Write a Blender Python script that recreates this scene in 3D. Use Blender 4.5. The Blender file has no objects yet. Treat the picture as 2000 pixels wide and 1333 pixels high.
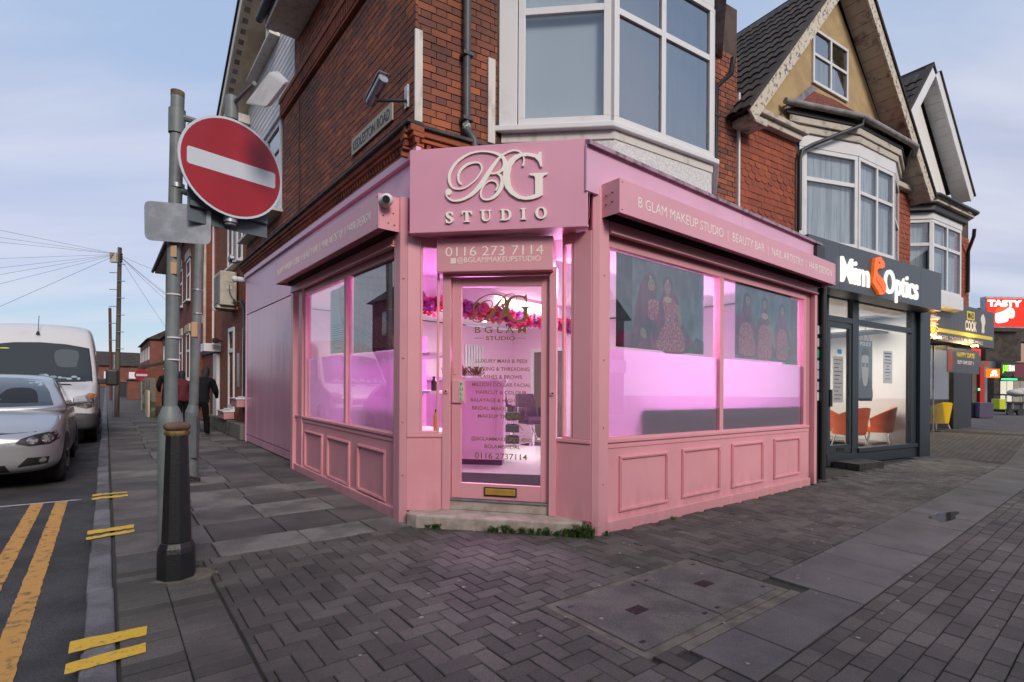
import bpy, bmesh, math, random
from mathutils import Vector, Matrix
from mathutils.bvhtree import BVHTree

random.seed(7)
SC = bpy.context.scene
COL = SC.collection
RAD = math.radians

# ------------------------------------------------------------------ camera
CAM_H = 1.3
FPX, CX, HY, ROLL = 1012.0, 1000.0, 754.6, RAD(0.3)     # focal length in photo pixels, principal column, horizon row
cam = bpy.data.cameras.new('camera')
cam.sensor_width = 36.0
cam.lens = 36.0 * FPX / 2000.0
cam.shift_y = (HY - 666.5) / 2000.0
cam.clip_start, cam.clip_end = 0.05, 2000.0
camo = bpy.data.objects.new('camera', cam)
COL.objects.link(camo)
camo.location = (0, 0, CAM_H)
camo.rotation_euler = (Matrix.Rotation(RAD(90), 3, 'X') @ Matrix.Rotation(ROLL, 3, 'Z')).to_euler()
SC.camera = camo

# ------------------------------------------------------------------ sky, sun, exposure
SUN_AZ, SUN_EL = 152.0, 18.0           # compass style, clockwise from +Y: behind the camera and to its right
world = bpy.data.worlds.new('World')
SC.world = world
world.use_nodes = True
wn, wl = world.node_tree.nodes, world.node_tree.links
wn.clear()
w_out = wn.new('ShaderNodeOutputWorld')
w_bg = wn.new('ShaderNodeBackground')
w_bg.inputs['Strength'].default_value = 0.15
sky = wn.new('ShaderNodeTexSky')
sky.sky_type = 'NISHITA'
sky.sun_disc = False
sky.sun_elevation = RAD(SUN_EL)
sky.sun_rotation = RAD(SUN_AZ)
sky.altitude = 80
sky.air_density = 1.0
sky.dust_density = 0.6
sky.ozone_density = 2.0
tc = wn.new('ShaderNodeTexCoord')
sep = wn.new('ShaderNodeSeparateXYZ')
wl.new(tc.outputs['Generated'], sep.inputs[0])
def wmath(op, a, b=None, c=None):
    n = wn.new('ShaderNodeMath'); n.operation = op
    for i, x in enumerate((a, b, c)):
        if x is None: continue
        if isinstance(x, (int, float)): n.inputs[i].default_value = x
        else: wl.new(x, n.inputs[i])
    return n.outputs[0]
den = wmath('ADD', wmath('MAXIMUM', sep.outputs['Z'], 0.0), 0.16)
cxy = wn.new('ShaderNodeCombineXYZ')
wl.new(wmath('DIVIDE', sep.outputs['X'], den), cxy.inputs['X'])
wl.new(wmath('DIVIDE', sep.outputs['Y'], den), cxy.inputs['Y'])
mp = wn.new('ShaderNodeMapping')
mp.inputs['Rotation'].default_value = (0, 0, RAD(28))
mp.inputs['Scale'].default_value = (0.5, 1.7, 1)
wl.new(cxy.outputs[0], mp.inputs['Vector'])
cn = wn.new('ShaderNodeTexNoise')
cn.inputs['Scale'].default_value = 0.95
cn.inputs['Detail'].default_value = 7
cn.inputs['Roughness'].default_value = 0.52
cn.inputs['Distortion'].default_value = 0.25
wl.new(mp.outputs[0], cn.inputs['Vector'])
cr = wn.new('ShaderNodeMapRange')
cr.interpolation_type = 'SMOOTHSTEP'
cr.inputs['From Min'].default_value, cr.inputs['From Max'].default_value = 0.34, 0.66
cr.inputs['To Min'].default_value, cr.inputs['To Max'].default_value = 0.0, 0.85
wl.new(cn.outputs['Fac'], cr.inputs['Value'])
# dusk air: blue haze on the horizon, a lavender belt over the roofs, pale blue overhead
belt = wn.new('ShaderNodeValToRGB')
belt.color_ramp.interpolation = 'EASE'
for i, (p, c) in enumerate(((0.0, (0.50, 0.64, 0.84)), (0.10, (0.50, 0.62, 0.82)), (0.20, (0.67, 0.66, 0.86)), (0.33, (0.67, 0.71, 0.92)), (0.50, (0.55, 0.70, 0.98)), (1.0, (0.46, 0.62, 0.94)))):
    e = belt.color_ramp.elements[i] if i < 2 else belt.color_ramp.elements.new(p)
    e.position = p; e.color = (*c, 1)
wl.new(sep.outputs['Z'], belt.inputs['Fac'])
lift = wn.new('ShaderNodeVectorMath'); lift.operation = 'SCALE'; lift.inputs['Scale'].default_value = 2.55
wl.new(belt.outputs['Color'], lift.inputs[0])
air = wn.new('ShaderNodeMix'); air.data_type = 'RGBA'; air.inputs['Factor'].default_value = 0.85
wl.new(sky.outputs[0], air.inputs['A']); wl.new(lift.outputs[0], air.inputs['B'])
# thin streaked cloud
mixc = wn.new('ShaderNodeMix'); mixc.data_type = 'RGBA'
wl.new(cr.outputs[0], mixc.inputs['Factor'])
wl.new(air.outputs['Result'], mixc.inputs['A'])
mixc.inputs['B'].default_value = (2.5, 2.6, 3.05, 1)
wl.new(mixc.outputs['Result'], w_bg.inputs['Color'])
wl.new(w_bg.outputs[0], w_out.inputs[0])

sun = bpy.data.lights.new('sun', 'SUN')
sun.energy = 1.3
sun.angle = RAD(18)
sun.color = (1.0, 0.88, 0.77)
suno = bpy.data.objects.new('sun', sun)
COL.objects.link(suno)
suno.location = (-20, -20, 30)
_az, _el = RAD(SUN_AZ), RAD(32)
suno.rotation_euler = Vector((-math.sin(_az) * math.cos(_el), -math.cos(_az) * math.cos(_el), -math.sin(_el))).to_track_quat('-Z', 'Y').to_euler()

SC.view_settings.view_transform = 'Standard'
SC.view_settings.look = 'None'
SC.view_settings.gamma = 1.0
SC.view_settings.use_curve_mapping = False
SC.view_settings.exposure = 0.95
SC.render.engine = 'CYCLES'
SC.cycles.use_denoising = True
SC.cycles.max_bounces = 7
SC.cycles.transparent_max_bounces = 16
SC.cycles.sample_clamp_indirect = 4.0
SC.cycles.caustics_reflective = False
SC.cycles.caustics_refractive = False
# ------------------------------------------------------------------ helpers
SLOPE = 0.0145                         # the streets fall gently to the right

def ray(u, v):
    """photo pixel -> direction (x/y, 1, z/y) in street coordinates"""
    du, dv = (u - CX) / FPX, (HY - v) / FPX
    a = du * math.cos(ROLL) - dv * math.sin(ROLL)
    b = dv * math.cos(ROLL) + du * math.sin(ROLL)
    return a, 1.0, b + SLOPE * a

def gnd(u, v, z=0.0):
    a, _, b = ray(u, v); k = (z - CAM_H) / b
    return a * k, k

def at(u, v, y):
    a, _, b = ray(u, v)
    return Vector((a * y, y, CAM_H + b * y))

def proj(p):
    a, b = p[0] / p[1], (p[2] - CAM_H) / p[1] - SLOPE * p[0] / p[1]
    du = a * math.cos(ROLL) + b * math.sin(ROLL); dv = b * math.cos(ROLL) - a * math.sin(ROLL)
    return CX + du * FPX, HY - dv * FPX

class Fr:
    """upright plane: s along it, t out of it, z up"""
    def __init__(self, o, ang, sg=1):
        a = RAD(ang); self.o = o; self.d = (math.sin(a), math.cos(a)); self.n = (self.d[1] * sg, -self.d[0] * sg); self.sg = sg
        self.flip = -1 if sg < 0 else 1
    def p(self, s, t, z):
        return Vector((self.o[0] + self.d[0] * s + self.n[0] * t, self.o[1] + self.d[1] * s + self.n[1] * t, z))
    def st(self, x, y):
        dx, dy = x - self.o[0], y - self.o[1]
        return dx * self.d[0] + dy * self.d[1], dx * self.n[0] + dy * self.n[1]
    def px(self, u, v, t=0.0):
        a, _, b = ray(u, v)
        ox, oy = self.o[0] + self.n[0] * t, self.o[1] + self.n[1] * t
        det = self.d[0] - a * self.d[1]
        k = (self.d[0] * oy - ox * self.d[1]) / det
        return (a * oy - ox) / det, CAM_H + b * k
    def rz(self):
        return math.atan2(self.d[1], self.d[0])

FL = Fr((-1.06, 4.88), -38.1, -1)      # side street front of the corner shop, s away from the corner
FR = Fr((0.77, 4.56), 51.9)            # main street shop front
FC = Fr((-1.06, 4.88), 99.9)           # chamfered entrance between them
FB = Fr((-0.99, 5.147), 59.0)          # upper walls and the other shops along the main street

def ramp(s):
    return 0.0 if s < 11.6 else 0.13 * min(s - 11.6, 3.2)

def Wz(p):
    return Vector((p[0], p[1], p[2] - SLOPE * p[0]))

ORG = {}
def org(o):
    return ORG.get(o.name, Vector((0, 0, 0))) if o else Vector((0, 0, 0))

def tag(o, label=None, cat=None, group=None, kind=None):
    if label: o['label'] = label
    if cat: o['category'] = cat
    if group: o['group'] = group
    if kind: o['kind'] = kind
    return o

def thing(name, label, cat, loc, group=None, rz=0.0):
    o = bpy.data.objects.new(name, None)
    o.empty_display_size = 0.2
    COL.objects.link(o)
    o.location = Wz(loc); o.rotation_euler = (0, 0, rz)
    ORG[o.name] = o.location.copy()
    return tag(o, label, cat, group)

class MB:
    def __init__(self, F=None):
        self.v, self.f, self.F = [], [], F
    def P(self, a, b, c):
        return self.F.p(a, b, c) if self.F else Vector((a, b, c))
    def add(self, pts, faces):
        o = len(self.v)
        self.v += [Vector(p) for p in pts]
        self.f += [tuple(i + o for i in f) for f in faces]
        return self
    def box(self, a0, a1, b0, b1, c0, c1):
        P = self.P
        return self.add([P(a0, b0, c0), P(a1, b0, c0), P(a1, b1, c0), P(a0, b1, c0), P(a0, b0, c1), P(a1, b0, c1), P(a1, b1, c1), P(a0, b1, c1)],
                        [(0, 3, 2, 1), (4, 5, 6, 7), (0, 1, 5, 4), (1, 2, 6, 5), (2, 3, 7, 6), (3, 0, 4, 7)])
    def prism(self, poly, b0, b1):
        """(a, c) outline pushed from b0 to b1"""
        n = len(poly)
        pts = [self.P(a, b0, c) for a, c in poly] + [self.P(a, b1, c) for a, c in poly]
        return self.add(pts, [tuple(range(n)), tuple(range(2 * n - 1, n - 1, -1))] + [(i, (i + 1) % n, n + (i + 1) % n, n + i) for i in range(n)])
    def vprism(self, poly, c0, c1):
        """(a, b) footprint raised from c0 to c1"""
        n = len(poly)
        pts = [self.P(a, b, c0) for a, b in poly] + [self.P(a, b, c1) for a, b in poly]
        return self.add(pts, [tuple(range(n)), tuple(range(2 * n - 1, n - 1, -1))] + [(i, (i + 1) % n, n + (i + 1) % n, n + i) for i in range(n)])
    def quad(self, *pts):
        return self.add([self.P(*p) for p in pts], [tuple(range(len(pts)))])
    def slab(self, pts, th):
        """flat polygon (frame points) given thickness th along its normal"""
        q = [self.P(*p) for p in pts]; n = len(q)
        nv = (q[1] - q[0]).cross(q[2] - q[0]).normalized() * th
        return self.add(q + [p + nv for p in q], [tuple(range(n)), tuple(range(2 * n - 1, n - 1, -1))] + [(i, (i + 1) % n, n + (i + 1) % n, n + i) for i in range(n)])
    def tube(self, pts, r, n=8, cap=True):
        q = [self.P(*p) for p in pts]; m = len(q)
        rs = r if isinstance(r, (list, tuple)) else [r] * m
        prev = None; o = len(self.v)
        for i in range(m):
            d = (q[min(i + 1, m - 1)] - q[max(i - 1, 0)]).normalized()
            if prev is None:
                x = d.orthogonal().normalized()
            else:
                x = (prev - d * prev.dot(d)).normalized()
            prev = x; y = d.cross(x)
            for k in range(n):
                a = 2 * math.pi * k / n
                self.v.append(q[i] + (x * math.cos(a) + y * math.sin(a)) * rs[i])
        for i in range(m - 1):
            for k in range(n):
                self.f.append((o + i * n + k, o + i * n + (k + 1) % n, o + (i + 1) * n + (k + 1) % n, o + (i + 1) * n + k))
        if cap:
            self.f.append(tuple(o + k for k in reversed(range(n)))); self.f.append(tuple(o + (m - 1) * n + k for k in range(n)))
        return self
    def lathe(self, prof, a, b, n=24):
        """(radius, c) profile turned round an upright axis at (a, b)"""
        o = len(self.v); m = len(prof); c0 = self.P(a, b, 0)
        for r, z in prof:
            for k in range(n):
                t = 2 * math.pi * k / n
                self.v.append(Vector((c0[0] + r * math.cos(t), c0[1] + r * math.sin(t), z)))
        for i in range(m - 1):
            for k in range(n):
                self.f.append((o + i * n + k, o + i * n + (k + 1) % n, o + (i + 1) * n + (k + 1) % n, o + (i + 1) * n + k))
        self.f.append(tuple(o + k for k in reversed(range(n)))); self.f.append(tuple(o + (m - 1) * n + k for k in range(n)))
        return self
    def ball(self, c, r, n=10, m=7, sc=(1, 1, 1)):
        o = len(self.v); c = self.P(*c)
        for i in range(1, m):
            ph = math.pi * i / m
            for k in range(n):
                t = 2 * math.pi * k / n
                self.v.append(c + Vector((r * sc[0] * math.sin(ph) * math.cos(t), r * sc[1] * math.sin(ph) * math.sin(t), r * sc[2] * math.cos(ph))))
        self.v.append(c + Vector((0, 0, r * sc[2]))); self.v.append(c - Vector((0, 0, r * sc[2])))
        T, B = o + (m - 1) * n, o + (m - 1) * n + 1
        for i in range(m - 2):
            for k in range(n):
                self.f.append((o + i * n + k, o + i * n + (k + 1) % n, o + (i + 1) * n + (k + 1) % n, o + (i + 1) * n + k))
        for k in range(n):
            self.f.append((T, o + (k + 1) % n, o + k)); self.f.append((B, o + (m - 2) * n + k, o + (m - 2) * n + (k + 1) % n))
        return self
    def mesh(self, name, mat, off=Vector((0, 0, 0)), local=False, smooth=None, fix=True):
        me = bpy.data.meshes.new(name)
        vs = self.v if local else [Wz(p) - off for p in self.v]
        me.from_pydata([tuple(p) for p in vs], [], self.f)
        if fix:
            bm = bmesh.new(); bm.from_mesh(me)
            bmesh.ops.recalc_face_normals(bm, faces=bm.faces)
            bm.to_mesh(me); bm.free()
        if smooth:
            for p in me.polygons: p.use_smooth = True
            me.set_sharp_from_angle(angle=RAD(smooth))
        if mat: me.materials.append(mat)
        return me
    def build(self, name, mat, parent=None, smooth=None, bev=0.0, local=False, kind=None, fix=True):
        me = self.mesh(name, mat, org(parent), local, smooth, fix)
        o = bpy.data.objects.new(name, me)
        COL.objects.link(o)
        if parent:
            o.parent = parent; ORG[o.name] = org(parent)
        else:
            ORG[o.name] = Vector((0, 0, 0))
        if bev:
            m = o.modifiers.new('bevel', 'BEVEL'); m.width = bev; m.segments = 2; m.limit_method = 'ANGLE'; m.angle_limit = RAD(40)
        if kind: o['kind'] = kind
        return o

def inst(name, me, parent, loc, rot, scale=None):
    """one more object sharing a mesh, at street position loc"""
    o = bpy.data.objects.new(name, me)
    COL.objects.link(o)
    o.parent = parent
    o.location = Wz(loc) - org(parent)
    o.rotation_euler = rot
    if scale: o.scale = scale
    return o

# ------------------------------------------------------------------ materials
def mat(name, col, rough=0.5, metal=0.0, col2=None, ns=4.0, nd=4.0, nlo=0.4, nhi=0.62, bump=0.0, bs=60.0, rnd=0.0, coat=0.0, stretch=None, spec=0.5, alpha=None, emit=None, es=1.0, rough2=None, grime=None, speck=0.0, sps=150.0):
    m = bpy.data.materials.new(name); m.use_nodes = True
    n, l = m.node_tree.nodes, m.node_tree.links
    b = n['Principled BSDF']
    b.inputs['Base Color'].default_value = (*col, 1); b.inputs['Roughness'].default_value = rough
    b.inputs['Metallic'].default_value = metal; b.inputs['Specular IOR Level'].default_value = spec
    if coat: b.inputs['Coat Weight'].default_value = coat; b.inputs['Coat Roughness'].default_value = 0.08
    if emit: b.inputs['Emission Color'].default_value = (*emit, 1); b.inputs['Emission Strength'].default_value = es
    vec = None
    if col2 or bump or rough2:
        g = n.new('ShaderNodeNewGeometry'); vec = g.outputs['Position']
        if stretch:
            mm = n.new('ShaderNodeMapping'); mm.inputs['Scale'].default_value = stretch[:3]
            if len(stretch) > 3: mm.vector_type = 'POINT'; 
            l.new(vec, mm.inputs['Vector']); vec = mm.outputs[0]
    out = None
    if col2 or rough2:
        t = n.new('ShaderNodeTexNoise'); t.inputs['Scale'].default_value = ns; t.inputs['Detail'].default_value = nd; t.inputs['Roughness'].default_value = 0.6
        l.new(vec, t.inputs['Vector'])
        r = n.new('ShaderNodeMapRange'); r.interpolation_type = 'SMOOTHSTEP'
        r.inputs['From Min'].default_value = nlo; r.inputs['From Max'].default_value = nhi
        l.new(t.outputs['Fac'], r.inputs['Value'])
        if col2:
            x = n.new('ShaderNodeMix'); x.data_type = 'RGBA'
            l.new(r.outputs[0], x.inputs['Factor']); x.inputs['A'].default_value = (*col, 1); x.inputs['B'].default_value = (*col2, 1)
            out = x.outputs['Result']
        if rough2 is not None:
            y = n.new('ShaderNodeMapRange'); y.inputs['To Min'].default_value = rough; y.inputs['To Max'].default_value = rough2
            l.new(r.outputs[0], y.inputs['Value']); l.new(y.outputs[0], b.inputs['Roughness'])
    if rnd:
        oi = n.new('ShaderNodeObjectInfo'); ge = n.new('ShaderNodeNewGeometry')
        ad = n.new('ShaderNodeMath'); ad.operation = 'ADD'; l.new(oi.outputs['Random'], ad.inputs[0]); l.new(ge.outputs['Random Per Island'], ad.inputs[1])
        fr = n.new('ShaderNodeMath'); fr.operation = 'FRACT'; l.new(ad.outputs[0], fr.inputs[0])
        mr = n.new('ShaderNodeMapRange'); mr.inputs['To Min'].default_value = 1 - rnd; mr.inputs['To Max'].default_value = 1 + rnd
        l.new(fr.outputs[0], mr.inputs['Value'])
        hs = n.new('ShaderNodeHueSaturation'); l.new(mr.outputs[0], hs.inputs['Value'])
        if out: l.new(out, hs.inputs['Color'])
        else: hs.inputs['Color'].default_value = (*col, 1)
        out = hs.outputs[0]
    if speck:      # grit and aggregate
        kg = n.new('ShaderNodeNewGeometry'); kn = n.new('ShaderNodeTexNoise'); kn.inputs['Scale'].default_value = sps; kn.inputs['Detail'].default_value = 3; kn.inputs['Roughness'].default_value = 0.8; l.new(kg.outputs['Position'], kn.inputs['Vector'])
        km = n.new('ShaderNodeMapRange'); km.inputs['From Min'].default_value = 0.3; km.inputs['From Max'].default_value = 0.7; km.inputs['To Min'].default_value = 1 - speck; km.inputs['To Max'].default_value = 1 + speck * 1.3; l.new(kn.outputs['Fac'], km.inputs['Value'])
        kh = n.new('ShaderNodeHueSaturation'); l.new(km.outputs[0], kh.inputs['Value'])
        if out: l.new(out, kh.inputs['Color'])
        else: kh.inputs['Color'].default_value = (*col, 1)
        out = kh.outputs[0]
    if grime:      # splash dirt and water stains towards the pavement, broken up by noise
        gg = n.new('ShaderNodeNewGeometry'); gs = n.new('ShaderNodeSeparateXYZ'); l.new(gg.outputs['Position'], gs.inputs[0])
        gm = n.new('ShaderNodeMapping'); gm.inputs['Scale'].default_value = (1, 1, 0.18); l.new(gg.outputs['Position'], gm.inputs['Vector'])
        gn = n.new('ShaderNodeTexNoise'); gn.inputs['Scale'].default_value = 9; gn.inputs['Detail'].default_value = 8; l.new(gm.outputs[0], gn.inputs['Vector'])
        gr = n.new('ShaderNodeMapRange'); gr.inputs['From Min'].default_value = 0.0; gr.inputs['From Max'].default_value = grime[0]; gr.inputs['To Min'].default_value = 0.5; gr.inputs['To Max'].default_value = 0.0; l.new(gs.outputs['Z'], gr.inputs['Value'])
        ga = n.new('ShaderNodeMath'); ga.operation = 'ADD'; l.new(gn.outputs['Fac'], ga.inputs[0]); l.new(gr.outputs[0], ga.inputs[1])
        gt = n.new('ShaderNodeMapRange'); gt.interpolation_type = 'SMOOTHSTEP'; gt.inputs['From Min'].default_value = 0.6; gt.inputs['From Max'].default_value = 1.05; gt.inputs['To Max'].default_value = grime[1]; l.new(ga.outputs[0], gt.inputs['Value'])
        gx_ = n.new('ShaderNodeMix'); gx_.data_type = 'RGBA'; l.new(gt.outputs[0], gx_.inputs['Factor']); gx_.inputs['B'].default_value = (*grime[2], 1)
        if out: l.new(out, gx_.inputs['A'])
        else: gx_.inputs['A'].default_value = (*col, 1)
        out = gx_.outputs['Result']
    if out: l.new(out, b.inputs['Base Color'])
    if bump:
        t2 = n.new('ShaderNodeTexNoise'); t2.inputs['Scale'].default_value = bs; t2.inputs['Detail'].default_value = 5
        l.new(vec, t2.inputs['Vector'])
        bp = n.new('ShaderNodeBump'); bp.inputs['Strength'].default_value = bump; bp.inputs['Distance'].default_value = 0.01
        l.new(t2.outputs['Fac'], bp.inputs['Height']); l.new(bp.outputs[0], b.inputs['Normal'])
    return m

def glass(name, tint=(1, 1, 1), base=0.06, rough=0.0, ior=1.5):
    """thin pane: what is behind shows through, the sky and street mirror in it"""
    m = bpy.data.materials.new(name); m.use_nodes = True
    n, l = m.node_tree.nodes, m.node_tree.links; n.clear()
    o = n.new('ShaderNodeOutputMaterial'); mx = n.new('ShaderNodeMixShader')
    t = n.new('ShaderNodeBsdfTransparent'); t.inputs[0].default_value = (*tint, 1)
    g = n.new('ShaderNodeBsdfGlossy'); g.inputs['Roughness'].default_value = rough
    f = n.new('ShaderNodeLayerWeight'); f.inputs['Blend'].default_value = 0.5
    pw = n.new('ShaderNodeMath'); pw.operation = 'POWER'; l.new(f.outputs['Facing'], pw.inputs[0]); pw.inputs[1].default_value = 5.0
    a = n.new('ShaderNodeMath'); a.operation = 'MULTIPLY_ADD'; a.use_clamp = True
    l.new(pw.outputs[0], a.inputs[0]); a.inputs[1].default_value = 1.0 - base; a.inputs[2].default_value = base
    l.new(a.outputs[0], mx.inputs[0]); l.new(t.outputs[0], mx.inputs[1]); l.new(g.outputs[0], mx.inputs[2]); l.new(mx.outputs[0], o.inputs[0])
    return m

def brickmat(name, cols, dark=(0.03, 0.02, 0.018), soot=0.35, bump=0.35, ss=0.8):
    m = bpy.data.materials.new(name); m.use_nodes = True
    n, l = m.node_tree.nodes, m.node_tree.links; b = n['Principled BSDF']; b.inputs['Roughness'].default_value = 0.85
    oi = n.new('ShaderNodeObjectInfo'); ge = n.new('ShaderNodeNewGeometry')
    ad = n.new('ShaderNodeMath'); ad.operation = 'ADD'; l.new(oi.outputs['Random'], ad.inputs[0]); l.new(ge.outputs['Random Per Island'], ad.inputs[1])
    fr = n.new('ShaderNodeMath'); fr.operation = 'FRACT'; l.new(ad.outputs[0], fr.inputs[0])
    r = n.new('ShaderNodeValToRGB'); r.color_ramp.interpolation = 'LINEAR'
    for i, c in enumerate(cols):
        p = i / (len(cols) - 1)
        e = r.color_ramp.elements[i] if i < 2 else r.color_ramp.elements.new(p)
        e.position = p
    for i, c in enumerate(cols):
        r.color_ramp.elements[i].position = i / (len(cols) - 1); r.color_ramp.elements[i].color = (*c, 1)
    l.new(fr.outputs[0], r.inputs[0])
    t = n.new('ShaderNodeTexNoise'); t.inputs['Scale'].default_value = ss; t.inputs['Detail'].default_value = 8; t.inputs['Roughness'].default_value = 0.65
    l.new(ge.outputs['Position'], t.inputs['Vector'])
    mr = n.new('ShaderNodeMapRange'); mr.interpolation_type = 'SMOOTHSTEP'; mr.inputs['From Min'].default_value = 0.42; mr.inputs['From Max'].default_value = 0.7; mr.inputs['To Max'].default_value = soot
    l.new(t.outputs['Fac'], mr.inputs['Value'])
    x = n.new('ShaderNodeMix'); x.data_type = 'RGBA'; l.new(mr.outputs[0], x.inputs['Factor']); l.new(r.outputs[0], x.inputs['A']); x.inputs['B'].default_value = (*dark, 1)
    t2 = n.new('ShaderNodeTexNoise'); t2.inputs['Scale'].default_value = 90; t2.inputs['Detail'].default_value = 4; l.new(ge.outputs['Position'], t2.inputs['Vector'])
    v = n.new('ShaderNodeMapRange'); v.inputs['To Min'].default_value = 0.72; v.inputs['To Max'].default_value = 1.28; l.new(t2.outputs['Fac'], v.inputs['Value'])
    hs = n.new('ShaderNodeHueSaturation'); l.new(x.outputs['Result'], hs.inputs['Color']); l.new(v.outputs[0], hs.inputs['Value'])
    l.new(hs.outputs[0], b.inputs['Base Color'])
    bp = n.new('ShaderNodeBump'); bp.inputs['Strength'].default_value = bump; bp.inputs['Distance'].default_value = 0.006
    l.new(t2.outputs['Fac'], bp.inputs['Height']); l.new(bp.outputs[0], b.inputs['Normal'])
    return m

def farbrick(name, c1, c2, mortar, F, bw=0.225, rh=0.075):
    """brickwork too far off to pick apart"""
    m = bpy.data.materials.new(name); m.use_nodes = True
    n, l = m.node_tree.nodes, m.node_tree.links; b = n['Principled BSDF']; b.inputs['Roughness'].default_value = 0.9
    ge = n.new('ShaderNodeNewGeometry')
    dv = n.new('ShaderNodeVectorMath'); dv.operation = 'DOT_PRODUCT'; l.new(ge.outputs['Position'], dv.inputs[0]); dv.inputs[1].default_value = (F.d[0], F.d[1], 0)
    dn = n.new('ShaderNodeVectorMath'); dn.operation = 'DOT_PRODUCT'; l.new(ge.outputs['Position'], dn.inputs[0]); dn.inputs[1].default_value = (F.n[0], F.n[1], 0)
    ad = n.new('ShaderNodeMath'); ad.operation = 'ADD'; l.new(dv.outputs['Value'], ad.inputs[0]); l.new(dn.outputs['Value'], ad.inputs[1])
    sp = n.new('ShaderNodeSeparateXYZ'); l.new(ge.outputs['Position'], sp.inputs[0])
    cm = n.new('ShaderNodeCombineXYZ'); l.new(ad.outputs[0], cm.inputs[0]); l.new(sp.outputs['Z'], cm.inputs[1])
    t = n.new('ShaderNodeTexBrick'); l.new(cm.outputs[0], t.inputs['Vector'])
    t.inputs['Color1'].default_value = (*c1, 1); t.inputs['Color2'].default_value = (*c2, 1); t.inputs['Mortar'].default_value = (*mortar, 1)
    t.inputs['Scale'].default_value = 1.0; t.inputs['Brick Width'].default_value = bw; t.inputs['Row Height'].default_value = rh; t.inputs['Mortar Size'].default_value = 0.006; t.inputs['Mortar Smooth'].default_value = 0.3
    ns = n.new('ShaderNodeTexNoise'); ns.inputs['Scale'].default_value = 1.3; ns.inputs['Detail'].default_value = 6; l.new(ge.outputs['Position'], ns.inputs['Vector'])
    v = n.new('ShaderNodeMapRange'); v.inputs['To Min'].default_value = 0.55; v.inputs['To Max'].default_value = 1.35; l.new(ns.outputs['Fac'], v.inputs['Value'])
    hs = n.new('ShaderNodeHueSaturation'); l.new(t.outputs['Color'], hs.inputs['Color']); l.new(v.outputs[0], hs.inputs['Value']); l.new(hs.outputs[0], b.inputs['Base Color'])
    bp = n.new('ShaderNodeBump'); bp.inputs['Strength'].default_value = 0.5; bp.inputs['Distance'].default_value = 0.01; bp.invert = True
    l.new(t.outputs['Fac'], bp.inputs['Height']); l.new(bp.outputs[0], b.inputs['Normal'])
    return m

def emis(name, col, s):
    m = bpy.data.materials.new(name); m.use_nodes = True
    n, l = m.node_tree.nodes, m.node_tree.links; n.clear()
    o = n.new('ShaderNodeOutputMaterial'); e = n.new('ShaderNodeEmission'); e.inputs[0].default_value = (*col, 1); e.inputs[1].default_value = s
    l.new(e.outputs[0], o.inputs[0]); return m

# ------------------------------------------------------------------ lettering
def _glyph(body, size, ext, off=0.0, space=1.0, shear=0.0):
    cu = bpy.data.curves.new('lettering', 'FONT')
    cu.body = body; cu.size = size; cu.extrude = ext; cu.offset = off; cu.space_character = space; cu.shear = shear
    cu.resolution_u = 4
    ob = bpy.data.objects.new('lettering', cu)
    me = bpy.data.meshes.new_from_object(ob)
    bpy.data.objects.remove(ob); bpy.data.curves.remove(cu)
    return me

def place_mesh(me, name, F, s, z, t, m, parent, d=1, sx=1.0, dx=0.0, kind=None):
    o3 = org(parent)
    for vv in me.vertices:
        x, y, e = vv.co
        vv.co = Wz(F.p(s + d * (x + dx) * sx, t + e, z + y)) - o3
    bm = bmesh.new(); bm.from_mesh(me); bmesh.ops.recalc_face_normals(bm, faces=bm.faces); bm.to_mesh(me); bm.free()
    me.materials.clear(); me.materials.append(m); me.name = name
    o = bpy.data.objects.new(name, me); COL.objects.link(o)
    if parent: o.parent = parent; ORG[o.name] = o3
    return o

def text(body, F, s, z, t, size, m, parent, ext=0.0015, d=1, sx=1.0, off=0.0, space=1.0, align='C', width=None, letters=False, name='lettering', shear=0.0):
    full = _glyph(body, size, ext, off, space, shear)
    if not len(full.vertices): return None
    xs = [v.co.x for v in full.vertices]; x0, x1 = min(xs), max(xs)
    if width: sx = width / (x1 - x0)
    dx = {'C': -(x0 + x1) / 2, 'L': -x0, 'R': -x1}[align]
    if not letters:
        return place_mesh(full, name, F, s, z, t, m, parent, d, sx, dx)
    for i, ch in enumerate(body):
        if ch == ' ': continue
        one = _glyph(ch, size, ext, off, space, shear); pre = _glyph(body[:i + 1], size, ext, off, space, shear)
        sh = max(v.co.x for v in pre.vertices) - max(v.co.x for v in one.vertices)
        place_mesh(one, name, F, s, z, t, m, parent, d, sx, dx + sh)
        bpy.data.meshes.remove(pre)
    bpy.data.meshes.remove(full)

def spline(pts, k=6):
    """Catmull-Rom through tuples"""
    out = []; n = len(pts)
    for i in range(n - 1):
        p0, p1, p2, p3 = pts[max(i - 1, 0)], pts[i], pts[i + 1], pts[min(i + 2, n - 1)]
        for j in range(k):
            u = j / k
            out.append(tuple(0.5 * (2 * b + (c - a) * u + (2 * a - 5 * b + 4 * c - d) * u * u + (3 * b - a - 3 * c + d) * u ** 3) for a, b, c, d in zip(p0, p1, p2, p3)))
    out.append(tuple(pts[-1])); return out

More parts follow.
